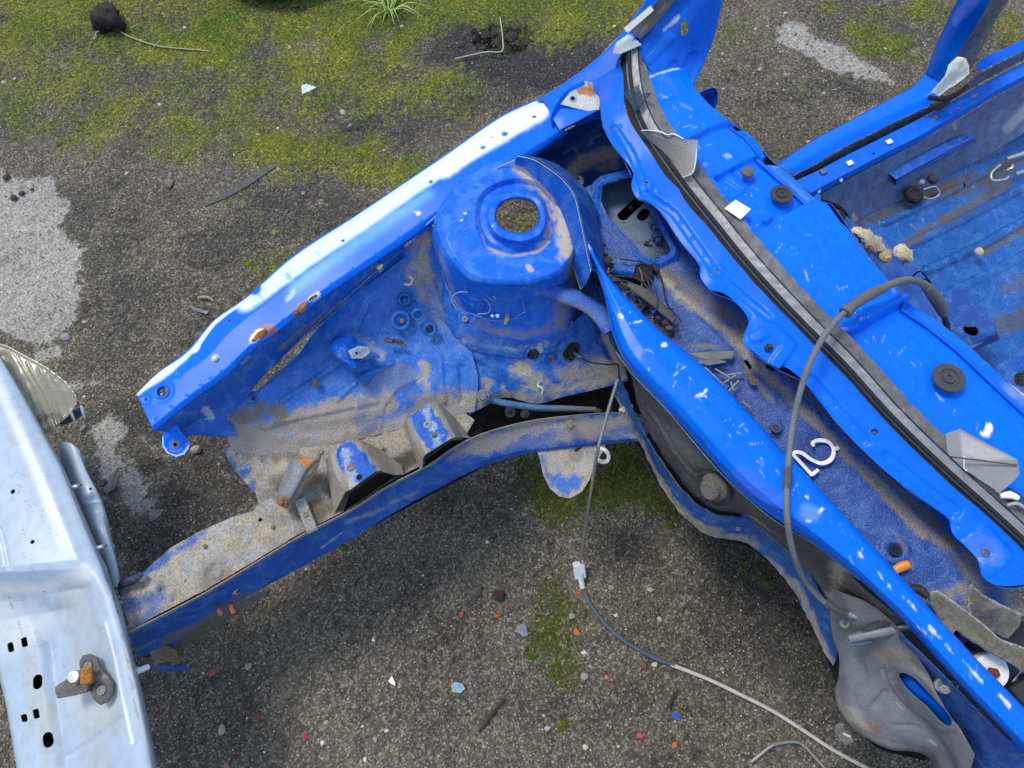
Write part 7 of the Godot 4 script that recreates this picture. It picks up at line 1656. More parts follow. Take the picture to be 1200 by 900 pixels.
	var lens := plate("lamp_glass", self, "-6,402,46 8,405,46 28,416,45.5 56,431,45 78,448,44 90,464,43 90,474,42.5 84,484,42 70,497,41.5 55,509,41.5 44,500,42 22,458,44", {"mat": "lens", "col": Color(0.46, 0.46, 0.43), "thick": 3.5, "cell": 2.2, "vary": 0.12, "up": 1, "edge_col": Color(0.75, 0.75, 0.7),
		"bumps": [mk("14,416 34,455 52,502", 2.4, {"h": 1.6, "edge": 2}), mk("20,418 42,456 60,500", 2.4, {"h": 1.6, "edge": 2}), mk("32,424 52,460 66,496", 2.4, {"h": 1.6, "edge": 2}), mk("46,430 64,462 74,490", 2.4, {"h": 1.6, "edge": 2}), mk("60,438 76,462 82,482", 2.4, {"h": 1.6, "edge": 2}), mk("0,403 8,405 28,416 56,431 78,448 90,464 90,474 84,484 55,509", 3, {"h": 3, "edge": 2})],
		"marks": [mk("50,490 62,486 72,492 58,504", 8, {"col": Color(0.16, 0.14, 0.10), "edge": 5, "warp": 9, "amt": 0.85}), mk("0,403 8,405 28,416 56,431 78,448 90,464 90,474 84,484 55,509", 1.2, {"col": Color(0.85, 0.85, 0.8), "edge": 1.5, "warp": 1, "amt": 0.7})]})
	place(lens, "clear ribbed lamp glass sticking out from under the pale blue panel", "lamp glass")
	var lb := thing("lamp_bracket", "small dark bracket with two white prongs beside the ribbed lamp glass", "bracket", at(85, 486, 0.3))
	plate("bracket_plate", lb, "68,494,34 80,482,35 94,477,35 97,486,34 84,494,33 72,499,33", {"mat": "plastic", "col": Color(0.06, 0.08, 0.13), "cell": 3, "thick": 3, "holes": [mk("91,485", 2.2)]})
	for q in [[83, 482, 88, 494], [95, 476, 99, 490]]:
		tube("white_prong", lb, line3("%d,%d,36 %d,%d,36.6 %d,%d,35.4" % [q[0], q[1], (q[0] + q[2]) / 2, (q[1] + q[3]) / 2, q[2], q[3]]), [2, 2.2, 2], {"mat": "plastic", "col": Color(0.72, 0.76, 0.78)})

# ---------- cables and loose things lying on the shell
func make_cables() -> void:
	var c := thing("release_cable", "grey sheathed release cable looping from the cabin over the windscreen base", "cable", at(1000, 450, 0))
	tube("sheath", c, line3("990,366,85.5 978,378,85.5 962,400,85.5 948,428,84.5 938,458,82 930,492,79 925,530,78.5 922,565,79 922,600,79 925,628,76 932,655,72 943,680,66 960,700,62.5 978,714,61.5 1000,722,61 1020,725,62 1036,725,63.5"), [3.7, 3.5, 3.5], {"mat": "rubber", "col": Color(0.19, 0.20, 0.215), "vary": 0.15, "sides": 12, "step": 5, "marks": [mk("980,715 1010,724 1030,726", 3, {"col": Color(0.5, 0.5, 0.48), "edge": 3, "warp": 6, "amt": 0.6})]})
	tube("thick_sleeve", c, line3("993,364,85.5 1005,354,86 1020,345,86.5 1036,337,86.5"), [5, 6.6, 6.6, 5.6], {"mat": "rubber", "col": Color(0.14, 0.14, 0.14), "vary": 0.2})
	tube("sleeve_collar", c, line3("990,367,85.4 994,363,85.5 998,360,85.6"), [8, 8, 7], {"mat": "rubber", "col": Color(0.15, 0.15, 0.15), "ripple": 1})
	for q in ["924,548,78.7 922,566,79 922,574,79", "968,705,62.2 980,714,61.6 992,719,61.2"]:
		tube("tape_wrap", c, line3(q), [4.4, 4.7, 4.3], {"mat": "rubber", "col": Color(0.10, 0.105, 0.11), "vary": 0.3, "crumple": 0.12})
	tube("inner_cable", c, line3("1036,337,86.5 1050,331,86 1065,328,85 1078,331,83 1087,337,81"), [5, 4.6, 4.6, 5], {"mat": "rubber", "col": Color(0.17, 0.175, 0.18)})
	tube("end_sleeve", c, line3("1086,336,81.5 1094,346,79 1101,357,76 1105,367,73"), [6, 8, 8, 6], {"mat": "rubber", "col": Color(0.16, 0.155, 0.15), "vary": 0.3})
	tube("lower_cable", c, line3("1105,366,73.5 1109,378,68 1111,390,62 1110,402,54"), [4, 4, 4], {"mat": "rubber", "col": Color(0.07, 0.075, 0.08)})
	for k in 5:
		tube("frayed_wire", c, line3("%d,%d,60 %d,%d,63 %d,%d,60" % [1068 + k * 6, 325 + k * 7, 1078 + k * 7, 318 + k * 9, 1090 + k * 4, 330 + k * 8]), [1.2, 1.4, 1.0], {"mat": "rubber", "col": SOOT, "step": 4, "sides": 6})
	var w := thing("bonnet_wire", "thin pale steel wire with a white connector hanging to the asphalt", "wire", at(690, 640, 0))
	tube("upper_wire", w, line3("724,444,60 716,470,56 708,498,52 701,525,48 695,560,38 690,590,30 684,630,16 680,658,6"), [2.4, 2.6, 2.6, 2.8], {"mat": "metal", "col": Color(0.50, 0.50, 0.48), "sides": 8, "ripple": 1, "step": 3})
	block("connector", w, at(679, 668, 0.03), at(680, 676, 0.02) - at(678, 660, 0.05), Vector3.UP, Vector3(0.036, 0.016, 0.024), {"mat": "plastic", "col": Color(0.60, 0.64, 0.68), "bevel": 3})
	tube("ferrule", w, line3("679,672,3 681,680,2 683,690,1.6"), [7, 5, 5], {"mat": "plastic", "col": Color(0.50, 0.53, 0.56)})
	tube("lower_wire", w, line3("682,686,1.6 690,705,1 702,722,0.8 716,738,0.8 735,753,0.8 765,770,0.8 790,780,0.9"), [3.8, 3.8, 3.5, 3.4], {"mat": "rubber", "col": Color(0.10, 0.13, 0.19), "sides": 10, "vary": 0.2})
	tube("bare_end", w, line3("786,779,0.9 800,784,0.9 830,796,1.0 870,815,1.0 905,833,1.1 940,855,1.0 975,878,1.0 1012,898,1.0 1040,912,1.0"), [3.2, 3.2, 3.2], {"mat": "plastic", "col": Color(0.46, 0.45, 0.41), "vary": 0.2, "sides": 10})
	tube("floor_wire", w, line3("668,411,48.6 690,424,49 710,427,51 724,428,56 725,445,58"), [1.2, 1.2], {"mat": "rubber", "col": SOOT, "sides": 6})
	lone(at(920, 880, 0.01))
	place(tube("bent_pipe", self, line3("880,893,1.2 890,885,1.4 904,874,1.6 912,871,1.6 930,869,1.6 940,872,1.6 952,884,1.4 966,900,1.2 975,912,1"), [2.6, 2.8, 2.8, 2.6], {"mat": "metal", "col": Color(0.40, 0.40, 0.38), "sides": 10, "step": 3}), "bent thin metal pipe on the asphalt at the lower edge, white tip", "pipe")

	# broken glass strips and rubbish in the trough
	var strips := [["802,404,67 828,402,67.6 846,406,67.6 826,409,67", "upper flat glass strip lying across the drain trough"], ["806,414,67 846,411,67.8 860,412,67.8 858,419,67.6 830,422,67", "dusty flat glass strip with a square end in the trough"], ["812,424,67.2 838,420,67.6 852,424,67.6 830,428,67", "thin bright glass sliver below the flat strips in the trough"]]
	for q in strips:
		lone(line3(q[0])[0])
		place(plate("glass_strip", self, q[0], {"flat": true, "mat": "plastic", "col": Color(0.16, 0.17, 0.16), "thick": 4, "cell": 2.6, "up": 1, "edge_col": Color(0.72, 0.76, 0.76), "vary": 0.3}), q[1], "glass")
	var r := RandomNumberGenerator.new()
	r.seed = 31
	var slivers := [[826, 430, 842, 446], [838, 432, 856, 443], [846, 450, 862, 440], [852, 460, 866, 446], [846, 440, 870, 437], [870, 470, 880, 478], [856, 446, 860, 458], [835, 438, 848, 452]]
	var where_sl := ["upper left sliver of the glass heap under the flat strips", "flat lying sliver crossing the top of the glass heap", "sliver slanting up to the right in the glass heap", "longest lower sliver of the glass heap", "highest sliver of the glass heap, lying level", "lone sliver apart from the heap, nearest the weld nut", "upright short sliver in the middle of the glass heap", "short steep sliver at the heap's left side"]
	var ns := 0
	for q in slivers:
		lone(at(q[0], q[1], 0.6))
		place(tube("glass_sliver", self, line3("%d,%d,66.3 %d,%d,67" % [q[0], q[1], q[2], q[3]]), [1.2, 1.8], {"mat": "plastic", "col": Color(0.2, 0.23, 0.25), "sides": 5, "vary": 0.5, "squash": 0.5}), where_sl[ns], "glass", "glass slivers in the trough")
		ns += 1
	lone(at(870, 430, 0.6))
	place(plate("dry_leaf", self, "872,424,67 878,432,67.6 884,444,67.2 886,452,67 880,450,67.4 874,438,68", {"mat": "dirty", "col": Color(0.24, 0.20, 0.13), "thick": 1.2, "cell": 3, "rough": 3, "up": 1}), "dry brown leaf in the trough under a dark triangular hole", "leaf")
	# leaf mould in the gap, and torn wires
	var lm := MultiMesh.new()
	lm.transform_format = MultiMesh.TRANSFORM_3D
	lm.use_colors = true
	lm.mesh = stone_mesh(871, Vector3(1, 0.28, 0.7), 9, 5)
	lm.mesh.surface_set_material(0, mats["stone"])
	lm.instance_count = 420
	var gap := line2("668,222 680,245 688,268 700,290 712,312 728,328 748,352 768,372 786,388")
	for k in 420:
		var f := r.randf() * (gap.size() - 1.01)
		var q := gap[int(f)].lerp(gap[int(f) + 1], f - int(f)) + Vector2(r.randf_range(-9, 9), r.randf_range(-7, 7))
		var sc := r.randf_range(0.002, 0.0065)
		lm.set_instance_transform(k, Transform3D(Basis(Vector3(r.randf_range(-1, 1), 3, r.randf_range(-1, 1)).normalized(), r.randf() * TAU).scaled(Vector3(sc, sc, sc)), at(q.x, q.y, 0.635 + 0.02 * r.randf())))
		var lc := Color(0.05, 0.042, 0.03).lerp(Color(0.16, 0.13, 0.07), r.randf() * r.randf())
		if r.randf() < 0.06:
			lc = Color(0.4, 0.38, 0.33)
		lm.set_instance_color(k, lc)
	var lo := MultiMeshInstance3D.new()
	lo.multimesh = lm
	lo.name = "leaf_litter"
	add_child(lo, true)
	lo.set_meta("kind", "stuff")
	tag(lo, "dark rotted leaf litter along the gap between tower and trough", "leaf litter")
	var tw := thing("torn_wires", "tangle of thin torn wires among leaf litter beside the black plug", "wires", at(745, 350, 0.64))
	for k in 7:
		var a := at(r.randf_range(700, 750), r.randf_range(300, 350), 0.665)
		var b := at(r.randf_range(745, 800), r.randf_range(345, 395), 0.665)
		var mid := a.lerp(b, 0.5) + Vector3(r.randf_range(-0.03, 0.03), r.randf_range(0.0, 0.03), r.randf_range(-0.03, 0.03))
		tube("wire", tw, PackedVector3Array([a, a.lerp(mid, 0.5) + Vector3(0.01, 0.006, -0.008), mid, mid.lerp(b, 0.5) + Vector3(-0.012, 0.004, 0.01), b]), [1.0, 1.1, 0.8], {"mat": "rubber", "col": [Color(0.02, 0.02, 0.022), Color(0.03, 0.06, 0.2), Color(0.10, 0.05, 0.03), Color(0.2, 0.19, 0.16)][k % 4], "sides": 6, "step": 4})
	# rubbish by the cross panel's left end
	var bits := [[745, 350, 6, Color(0.03, 0.035, 0.05)], [752, 358, 8, Color(0.02, 0.02, 0.022)], [766, 365, 7, Color(0.05, 0.12, 0.5)], [772, 372, 6, Color(0.12, 0.06, 0.04)], [780, 378, 7, Color(0.10, 0.05, 0.03)], [790, 374, 6, Color(0.25, 0.05, 0.02)], [784, 384, 6, Color(0.13, 0.12, 0.09)], [776, 360, 5, Color(0.03, 0.03, 0.03)], [793, 386, 5, Color(0.05, 0.045, 0.04)], [700, 300, 8, Color(0.06, 0.055, 0.03)], [712, 305, 9, Color(0.05, 0.045, 0.03)], [706, 318, 8, Color(0.03, 0.03, 0.025)], [722, 330, 8, Color(0.05, 0.045, 0.035)], [690, 285, 7, Color(0.07, 0.06, 0.04)], [735, 338, 7, Color(0.03, 0.028, 0.025)]]
	var where_bits := ["dark blue crumb nearest the round black plug", "black crumb under the dusty lever", "blue plastic crumb at the lever's lower half", "brown crumb at the lever's lower end", "reddish brown crumb past the lever's end", "red crumb beside the lever's end", "greenish crumb by the cross panel edge", "small black crumb above the lever", "dark crumb lowest of the lever's heap", "olive crumb in the gap right of the tower flange", "olive brown crumb left of the vent opening", "black crumb below the tower flange's end", "brown crumb between vent opening and cross panel", "moss coloured crumb at the cross panel's tip", "dark brown crumb just before the black plug"]
	var nb := 0
	for q in bits:
		var m := MeshInstance3D.new()
		var me := stone_mesh(900 + int(q[0]), Vector3(1, 0.5, 0.8), 8, 6)
		m.mesh = me
		var mm: StandardMaterial3D = mats["stone"].duplicate()
		mm.albedo_color = (q[3] as Color).linear_to_srgb()
		m.material_override = mm
		m.name = numbered("crumb_of_rubbish", self)
		add_child(m, true)
		var sc: float = q[2] / 1000.0
		m.scale = Vector3(sc, sc, sc) * 1.3
		m.position = at(q[0], q[1], 0.665)
		tag(m, where_bits[nb], "rubbish", "crumbs in the trough")
		nb += 1
	lone(at(770, 345, 0.6))
	place(tube("trim_lever", self, line3("736,333,67.5 745,338,68.5 760,348,68.5 776,362,68 790,376,67.5"), [4, 8, 8, 7, 4], {"mat": "rubber", "col": Color(0.11, 0.11, 0.09), "squash": 0.45, "dust": 0.25}), "dusty dark lever lying in the trough beside the round black plug", "lever")
	lone(at(668, 305, 0.6))
	place(tube("crushed_foil", self, line3("681,242,67 684,252,68 688,262,68 694,268,67"), [4, 6, 6, 4], {"mat": "plastic", "col": Color(0.55, 0.53, 0.5), "vary": 0.5, "crumple": 0.6, "squash": 0.5}), "scrap of pale crumpled foil in the gap behind the tower", "foil")
	# clips on the cabin floor
	var clip := thing("metal_clip", "bent pale wire clip on the cabin floor at the right edge", "clip", at(1178, 195, 0.2))
	tube("wire", clip, line3("1172,193,22 1162,203,21.5 1163,211,21 1178,210,21 1182,207,21"), [2.2, 2.4, 2.4], {"mat": "metal", "col": Color(0.66, 0.64, 0.58)})
	tube("bar", clip, line3("1180,186,23 1190,183,23.5 1204,179,23.5"), [3, 4.4, 5], {"mat": "metal", "col": Color(0.62, 0.61, 0.56)})
	tube("tongue", clip, line3("1180,199,22 1186,196,23 1187,192,22.6"), [2.4, 3.4, 1.4], {"mat": "metal", "col": Color(0.6, 0.58, 0.52), "squash": 0.4})
	tube("spring", clip, line3("1190,204,22 1200,201,22.4"), [4, 4], {"mat": "metal", "col": Color(0.55, 0.53, 0.48), "ripple": 1})
	lone(at(1147, 295, 0.17))
	place(turned("floor_plug", self, at(1147, 295, 0.17), Vector3(0.1, 1, 0.2), "9,-2 9,3 6,6 0,6.5", {"mat": "plastic", "col": Color(0.40, 0.37, 0.33), "vary": 0.3}), "beige round plug lying on the blue floor pan", "plug")

# ---------- things on the ground
func lump(called: String, where: Vector3, size: Vector3, col: Color, seed_: int, label: String, category: String, group := "", turn := 0.0, cuts := 7, rings := 7) -> MeshInstance3D:
	var m := MeshInstance3D.new()
	m.mesh = stone_mesh(seed_, Vector3.ONE, cuts + 6, rings + 2)
	var key := "lump" + str(col)
	if not mats.has(key):
		var mm: StandardMaterial3D = mats["stone"].duplicate()
		mm.vertex_color_use_as_albedo = false
		mm.albedo_color = col.linear_to_srgb()
		mats[key] = mm
	m.material_override = mats[key]
	m.name = numbered(called, self)
	add_child(m, true)
	m.scale = size
	m.rotation.y = turn
	m.position = where + Vector3(0, size.y * 0.45, 0)
	tag(m, label, category, group)
	return m

func make_litter() -> void:
	var pale := Color(0.62, 0.60, 0.52)
	var grey := Color(0.28, 0.27, 0.25)
	var brick := Color(0.50, 0.12, 0.045)
	var list := [
		["pebble", 5, 97, 8, pale * 0.8, "rounded beige pebble at the left edge of the moss"], ["pebble", 18, 93, 6, Color(0.6, 0.5, 0.33), "small yellowish pebble beside the rounded beige one"],
		["stone", 217, 33, 6, Color(0.72, 0.68, 0.55), "cream stone in bright moss near the top edge"], ["stone", 260, 50, 4.5, Color(0.70, 0.68, 0.58), "small cream stone right of the straw in the moss"],
		["stone", 340, 57, 8, Color(0.68, 0.46, 0.24), "sandy orange stone in the moss"], ["stone", 275, 73, 4.5, pale, "pale pebble below the straw's right end"], ["stone", 187, 123, 6, Color(0.6, 0.6, 0.58), "whitish chip on the bare ground under the moss"],
		["stone", 303, 158, 4.5, Color(0.75, 0.72, 0.62), "pale chip at the moss edge left of its twin"], ["stone", 326, 151, 4.5, Color(0.75, 0.72, 0.55), "yellowish chip in the bright moss patch"],
		["stone", 402, 132, 8, Color(0.55, 0.53, 0.47), "angular grey white stone at the moss edge"], ["stone", 411, 148, 7, Color(0.42, 0.41, 0.38), "grey stone beside a dark crack in the moss"], ["stone", 471, 31, 5, Color(0.72, 0.70, 0.62), "white pebble by the grass tuft"],
		["stone", 667, 32, 6, Color(0.45, 0.42, 0.36), "grey stone in olive moss near the blue pillar"], ["stone", 720, 32, 5, Color(0.74, 0.62, 0.48), "pinkish pebble close to the blue pillar"], ["stone", 702, 31, 4, pale, "small pale stone between two others near the pillar"],
		["stone", 149, 204, 6, Color(0.62, 0.60, 0.56), "pale grey stone on bare asphalt near the worn patch"], ["stone", 200, 216, 12, Color(0.26, 0.25, 0.22), "largest grey broken stone on the bare asphalt"], ["stone", 356, 227, 6, Color(0.34, 0.33, 0.30), "grey stone above the primed wing rail"],
		["stone", 198, 262, 5, pale * 0.7, "small stone right of the worn pale patch"], ["stone", 78, 395, 11, Color(0.33, 0.32, 0.34), "grey stone at the foot of the worn patch"], ["stone", 98, 502, 9, Color(0.30, 0.28, 0.22), "brown stone below the lamp bracket"],
		["stone", 100, 378, 6, pale * 0.8, "light stone at the edge of the pale patch"], ["stone", 99, 465, 5, pale, "pale chip beside its pair below the worn patch"], ["stone", 110, 464, 4.5, pale * 0.9, "second pale chip under the worn patch"],
		["stone", 230, 528, 12, Color(0.46, 0.36, 0.30), "pinkish stone beside the blue mounting ear"], ["stone", 132, 570, 16, Color(0.26, 0.25, 0.23), "round grey stone beside the pale side flange"],
		["stone", 292, 781, 9, Color(0.33, 0.34, 0.33), "blue grey stone under the chassis leg"], ["brick_chip", 250, 788, 8, brick, "red brick chip below the rusty studs"], ["stone", 260, 854, 12, Color(0.50, 0.38, 0.31), "pink stone in the lower left"], ["stone", 302, 840, 8, brick * 0.5, "dull red stone in the lower left"],
		["stone", 358, 862, 8, Color(0.55, 0.07, 0.09), "raspberry red scrap in the lower left"], ["stone", 378, 870, 5, Color(0.75, 0.73, 0.68), "white pebble beside the raspberry red scrap"], ["stone", 383, 847, 7, Color(0.42, 0.42, 0.38), "greenish grey stone above the white pebble"], ["stone", 266, 896, 9, Color(0.36, 0.2, 0.15), "reddish stone at the bottom edge"],
		["stone", 558, 694, 16, Color(0.10, 0.10, 0.09), "dark flat stone near the mossy patch"], ["brick_chip", 541, 720, 8, brick * 0.75, "crumbled brick chip left of the mossy patch"], ["brick_chip", 583, 722, 7, brick * 0.9, "brick crumbs under the dark red berry"], ["brick_chip", 595, 710, 5, brick, "tiny orange chip beside the mossy patch"],
		["brick_chip", 677, 742, 11, Color(0.68, 0.17, 0.06), "bright orange brick piece beside the wire"], ["brick_chip", 678, 695, 6, brick, "small orange chip at the wire's ferrule"], ["brick_chip", 711, 794, 7, Color(0.6, 0.2, 0.09), "salmon brick chip right of the moss patch"], ["stone", 684, 765, 8, Color(0.74, 0.74, 0.68), "white broken stone under the orange brick piece"],
		["stone", 685, 793, 10, Color(0.40, 0.33, 0.27), "brown pebble under the white broken stone"], ["stone", 692, 781, 6, Color(0.52, 0.33, 0.26), "pinkish pebble by the brown one"], ["stone", 767, 779, 8, Color(0.60, 0.57, 0.52), "pale stone touching the dark part of the wire"], ["stone", 670, 722, 9, Color(0.36, 0.36, 0.32), "grey pebble in the moss above the orange brick"],
		["stone", 641, 854, 8, Color(0.44, 0.44, 0.42), "round grey stone near the bottom"], ["stone", 686, 876, 7, Color(0.75, 0.60, 0.42), "cream stone with a tan side near the bottom"], ["stone", 749, 862, 8, brick * 1.1, "orange stone left of the blue scrap, near the bottom"], ["stone", 791, 873, 7, brick * 1.2, "orange chip near the bottom edge"],
		["stone", 440, 866, 7, Color(0.34, 0.35, 0.32), "grey green stone near the bottom edge"], ["stone", 453, 856, 5, Color(0.78, 0.78, 0.74), "white chip near the bottom edge"], ["stone", 428, 890, 5, Color(0.75, 0.75, 0.7), "small white chip at the bottom edge"], ["stone", 425, 851, 4, pale, "tiny pale chip at the lower middle"],
		["stone", 571, 635, 4.5, Color(0.78, 0.76, 0.7), "white chip alone in the middle of the asphalt"], ["stone", 438, 750, 4.5, Color(0.75, 0.72, 0.64), "white chip on the plain asphalt left of centre"], ["stone", 496, 674, 4, pale, "pale chip under the middle of the leg"], ["stone", 722, 721, 5, Color(0.72, 0.68, 0.6), "pale chip inside the wire's curve"],
		["stone", 762, 691, 9, Color(0.45, 0.41, 0.34), "pale brown stone in the gravel right of the connector"], ["stone", 773, 726, 7, Color(0.48, 0.44, 0.37), "pale brown stone above the wire"], ["stone", 716, 688, 7, Color(0.40, 0.37, 0.31), "buff stone right of the connector"], ["stone", 905, 108, 8, Color(0.24, 0.09, 0.05), "red brown stone behind the cabin shelf"],
		["stone", 920, 90, 9, Color(0.40, 0.40, 0.36), "large grey stone behind the cabin shelf"], ["stone", 890, 82, 7, Color(0.56, 0.54, 0.48), "pale stone behind the cabin shelf"], ["stone", 965, 110, 6, Color(0.64, 0.62, 0.56), "pale stone beside the dark track"], ["stone", 1037, 58, 6, Color(0.70, 0.69, 0.62), "white stone in the mossy patch by the cut pillar"],
		["stone", 947, 168, 8, Color(0.46, 0.46, 0.42), "grey stone against the blue sill"], ["stone", 872, 50, 5, Color(0.44, 0.42, 0.36), "buff stone at the edge of the far gravel"], ["stone", 920, 16, 6, Color(0.52, 0.5, 0.44), "pale stone at the top of the far gravel"]]
	var k := 0
	for q in list:
		var s: float = q[3] * (0.0016 if q[2] < 600 else 0.00135)
		lump(q[0], at(q[1], q[2], 0.0), Vector3(s, s * (0.5 + 0.25 * fmod(k * 0.37, 1.0)), s * (0.65 + 0.3 * fmod(k * 0.61, 1.0))), q[4], 400 + k, q[5], "brick chip" if q[0] == "brick_chip" else "stone", "", k * 1.3)
		k += 1
	# shards and scraps that are flat
	var flats := [["glass_chip", "353,101,1.2 359,98,1.4 371,102,1.0 362,107,0.8 354,110,0.6", Color(0.42, 0.56, 0.50), "pale green triangular shard in the moss", "shard"],
		["slate_chip", "528,803,0.6 533,799,1.2 542,801,1.3 545,807,1.0 540,812,0.6 530,811,0.5", Color(0.24, 0.36, 0.42), "blue grey striped chip near the bottom", "chip"],
		["plastic_scrap", "605,735,0.6 611,731,1.4 617,734,1.6 619,744,0.8 614,746,0.6 607,741,0.5", Color(0.17, 0.18, 0.23), "dark folded scrap at the left of the mossy patch", "scrap"],
		["plastic_scrap", "222,358,0.5 230,361,1.0 244,365,1.0 242,368,0.6 228,364,0.5", Color(0.13, 0.15, 0.19), "dark plastic strip above the primed rail", "scrap"],
		["white_chip", "455,798,0.5 459,792,1.2 463,800,1.2 463,804,0.8 458,801,0.5", Color(0.82, 0.82, 0.78), "sharp white triangular chip near the bottom", "chip"],
		["dry_leaf", "129,558,0.6 134,552,1.6 138,548,2.0 139,553,1.4 133,559,0.8", Color(0.16, 0.13, 0.10), "brown curled leaf by the worn patch", "leaf"],
		["blue_scrap", "786,836,0.6 790,833,1.4 797,838,1.4 797,844,0.8 791,843,0.5", Color(0.02, 0.10, 0.40), "small blue plastic scrap near the wire", "scrap"]]
	for q in flats:
		lone(line3(q[1])[0])
		place(plate(q[0], self, q[1], {"mat": "plastic", "col": q[2], "thick": 4, "cell": 2.4, "up": 1, "vary": 0.25, "rough": 1.5}), q[3], q[4])
	# long flat strip of old hose pressed in the ground
	lone(at(280, 218, 0.01))
	place(tube("rubber_strip", self, line3("231,244,0.4 245,238,0.5 262,230,0.5 285,217,0.5 305,204,0.5 322,194,0.5 334,188,0.4"), [2, 5, 7, 9, 9, 6, 2], {"mat": "stone", "col": Color(0.12, 0.118, 0.125), "squash": 0.05, "vary": 0.25, "dust": 0.2, "dust_col": Color(0.2, 0.2, 0.2)}), "flat grey rubber strip lying on the asphalt", "rubber strip")
	# black rag with straw strings
	var rag := thing("black_rubber_lump", "black crumpled rubber lump with pale straws in the moss", "lump", at(130, 24, 0))
	tube("lump_body", rag, line3("114,20,1 120,24,3 130,25,4 138,28,3 146,31,1"), [10, 20, 22, 17, 7], {"mat": "rubber", "col": Color(0.025, 0.024, 0.024), "vary": 0.4, "crumple": 0.55, "sides": 22, "step": 3})
	tube("lump_fold", rag, line3("120,12,2 128,12,4 138,16,3"), [10, 17, 8], {"mat": "rubber", "col": Color(0.05, 0.035, 0.03), "vary": 0.4, "crumple": 0.6, "sides": 18, "step": 3})
	tube("lump_tail", rag, line3("132,30,2 138,34,2 141,37,1"), [10, 8, 4], {"mat": "rubber", "col": Color(0.03, 0.028, 0.028)})
	tube("straw", rag, line3("141,37,1 150,42,1 165,48,1 182,53,1.4 200,56,1 225,58,1.2 245,60,0.8"), [2, 1.8, 1.6], {"mat": "stone", "col": Color(0.46, 0.42, 0.27), "sides": 6})
	tube("straw", rag, line3("180,55,1.2 185,50,1.4 187,47,1"), [1.2, 1], {"mat": "stone", "col": Color(0.46, 0.42, 0.27), "sides": 6})
	tube("straw", rag, line3("152,33,1.5 160,30,1.6 168,26,1"), [1.6, 1.2], {"mat": "stone", "col": Color(0.34, 0.33, 0.18), "sides": 6})
	tube("straw", rag, line3("111,46,0.8 113,38,1.4 120,35,1"), [1.6, 1.4], {"mat": "stone", "col": Color(0.5, 0.46, 0.36), "sides": 6})
	# stalks at the broken hole
	lone(at(570, 60, 0.01))
	place(tube("dry_stalk", self, line3("533,69,1 550,65,1.6 570,61,2 588,60,2.6 589,45,3 586,20,2.4"), [1.6, 1.8, 1.6, 1.4], {"mat": "stone", "col": Color(0.52, 0.50, 0.42), "sides": 6}), "thin dry bent stalk over the broken hole", "stalk")
	lone(at(575, 795, 0.01))
	place(tube("twig", self, line3("561,858,0.8 570,845,1.0 580,832,1.1 592,818,0.9"), [2, 3, 2.6, 1.6], {"mat": "dirty", "col": Color(0.07, 0.055, 0.04), "sides": 7, "vary": 0.4}), "dark thin twig on the asphalt near the bottom", "twig")
	lone(at(790, 820, 0.01))
	place(tube("twig", self, line3("784,830,0.8 788,818,1 794,808,0.8"), [2, 2, 1.4], {"mat": "dirty", "col": Color(0.07, 0.055, 0.04), "sides": 7}), "short dark twig above the blue scrap", "twig")
	lone(at(241, 348, 0.01))
	place(tube("dry_stalk", self, line3("232,349,0.8 240,348,1.4 247,350,1.2 250,353,0.8"), [2.4, 3, 3, 1.6], {"mat": "stone", "col": Color(0.44, 0.38, 0.25), "sides": 7}), "short tan stalk above the primed rail", "stalk")
	lump("berry", at(585, 699, 0), Vector3(0.017, 0.015, 0.017), Color(0.06, 0.018, 0.016), 77, "dark red round berry beside the dark flat stone", "berry", "", 0, 0, 12)
	# grass tuft at the top edge
	var r := RandomNumberGenerator.new()
	r.seed = 9
	var tuft := thing("grass_tuft", "tuft of long green grass growing in moss at the top", "grass", at(456, 14, 0))
	for i in 30:
		var an := r.randf() * TAU
		var l := r.randf_range(0.08, 0.19)
		var p0 := at(456, 14, 0.0) + Vector3(r.randf_range(-0.012, 0.012), 0, r.randf_range(-0.012, 0.012))
		var tip := p0 + Vector3(cos(an) * l, r.randf_range(0.015, 0.07), sin(an) * l)
		tube("blade", tuft, PackedVector3Array([p0, p0.lerp(tip, 0.5) + Vector3(0, 0.03, 0), tip]), [1.6, 2.0, 0.4], {"mat": "moss", "col": Color(0.20, 0.38, 0.07).lerp(Color(0.48, 0.55, 0.22), r.randf()), "sides": 4, "squash": 0.3, "step": 12})
	# clods round the broken hole and cracks
	var where_cl := ["leftmost dark lump in the sunken hole", "dark lump at the upper left rim of the hole", "dark lump at the top rim of the hole", "middle lump in the hole, left of the stalk", "largest lump at the right of the hole by the stalk", "small lump at the lower left rim of the hole", "lump farthest right in the sunken hole", "small lump in the centre of the hole", "small lump at the lower rim under the stalk"]
	var nc := 0
	for q in [[540, 55, 14], [556, 47, 12], [570, 42, 14], [582, 52, 13], [600, 46, 16], [548, 62, 10], [615, 52, 12], [566, 58, 10], [592, 62, 9]]:
		lump("asphalt_clod", at(q[0], q[1], -0.012), Vector3(1.2, 0.7, 1.0) * q[2] * 0.0016, Color(0.035, 0.032, 0.028), 600 + int(q[0]), where_cl[nc], "clod", "asphalt lumps in the hole", q[0])
		nc += 1
	var where_cr := ["dark crumb at the top left corner of the worn patch", "dark crumb on the worn patch at the left edge", "dark crumb right of another on the worn patch", "smallest dark crumb on the worn patch", "dark crumb above the worn patch, at the moss", "dark crumb at the left end of the far crack", "dark crumb right beside the crack's left crumb", "dark crumb left of three in the bare strip by the rail", "middle dark crumb of three in the bare strip", "dark crumb right of three in the bare strip"]
	var nr := 0
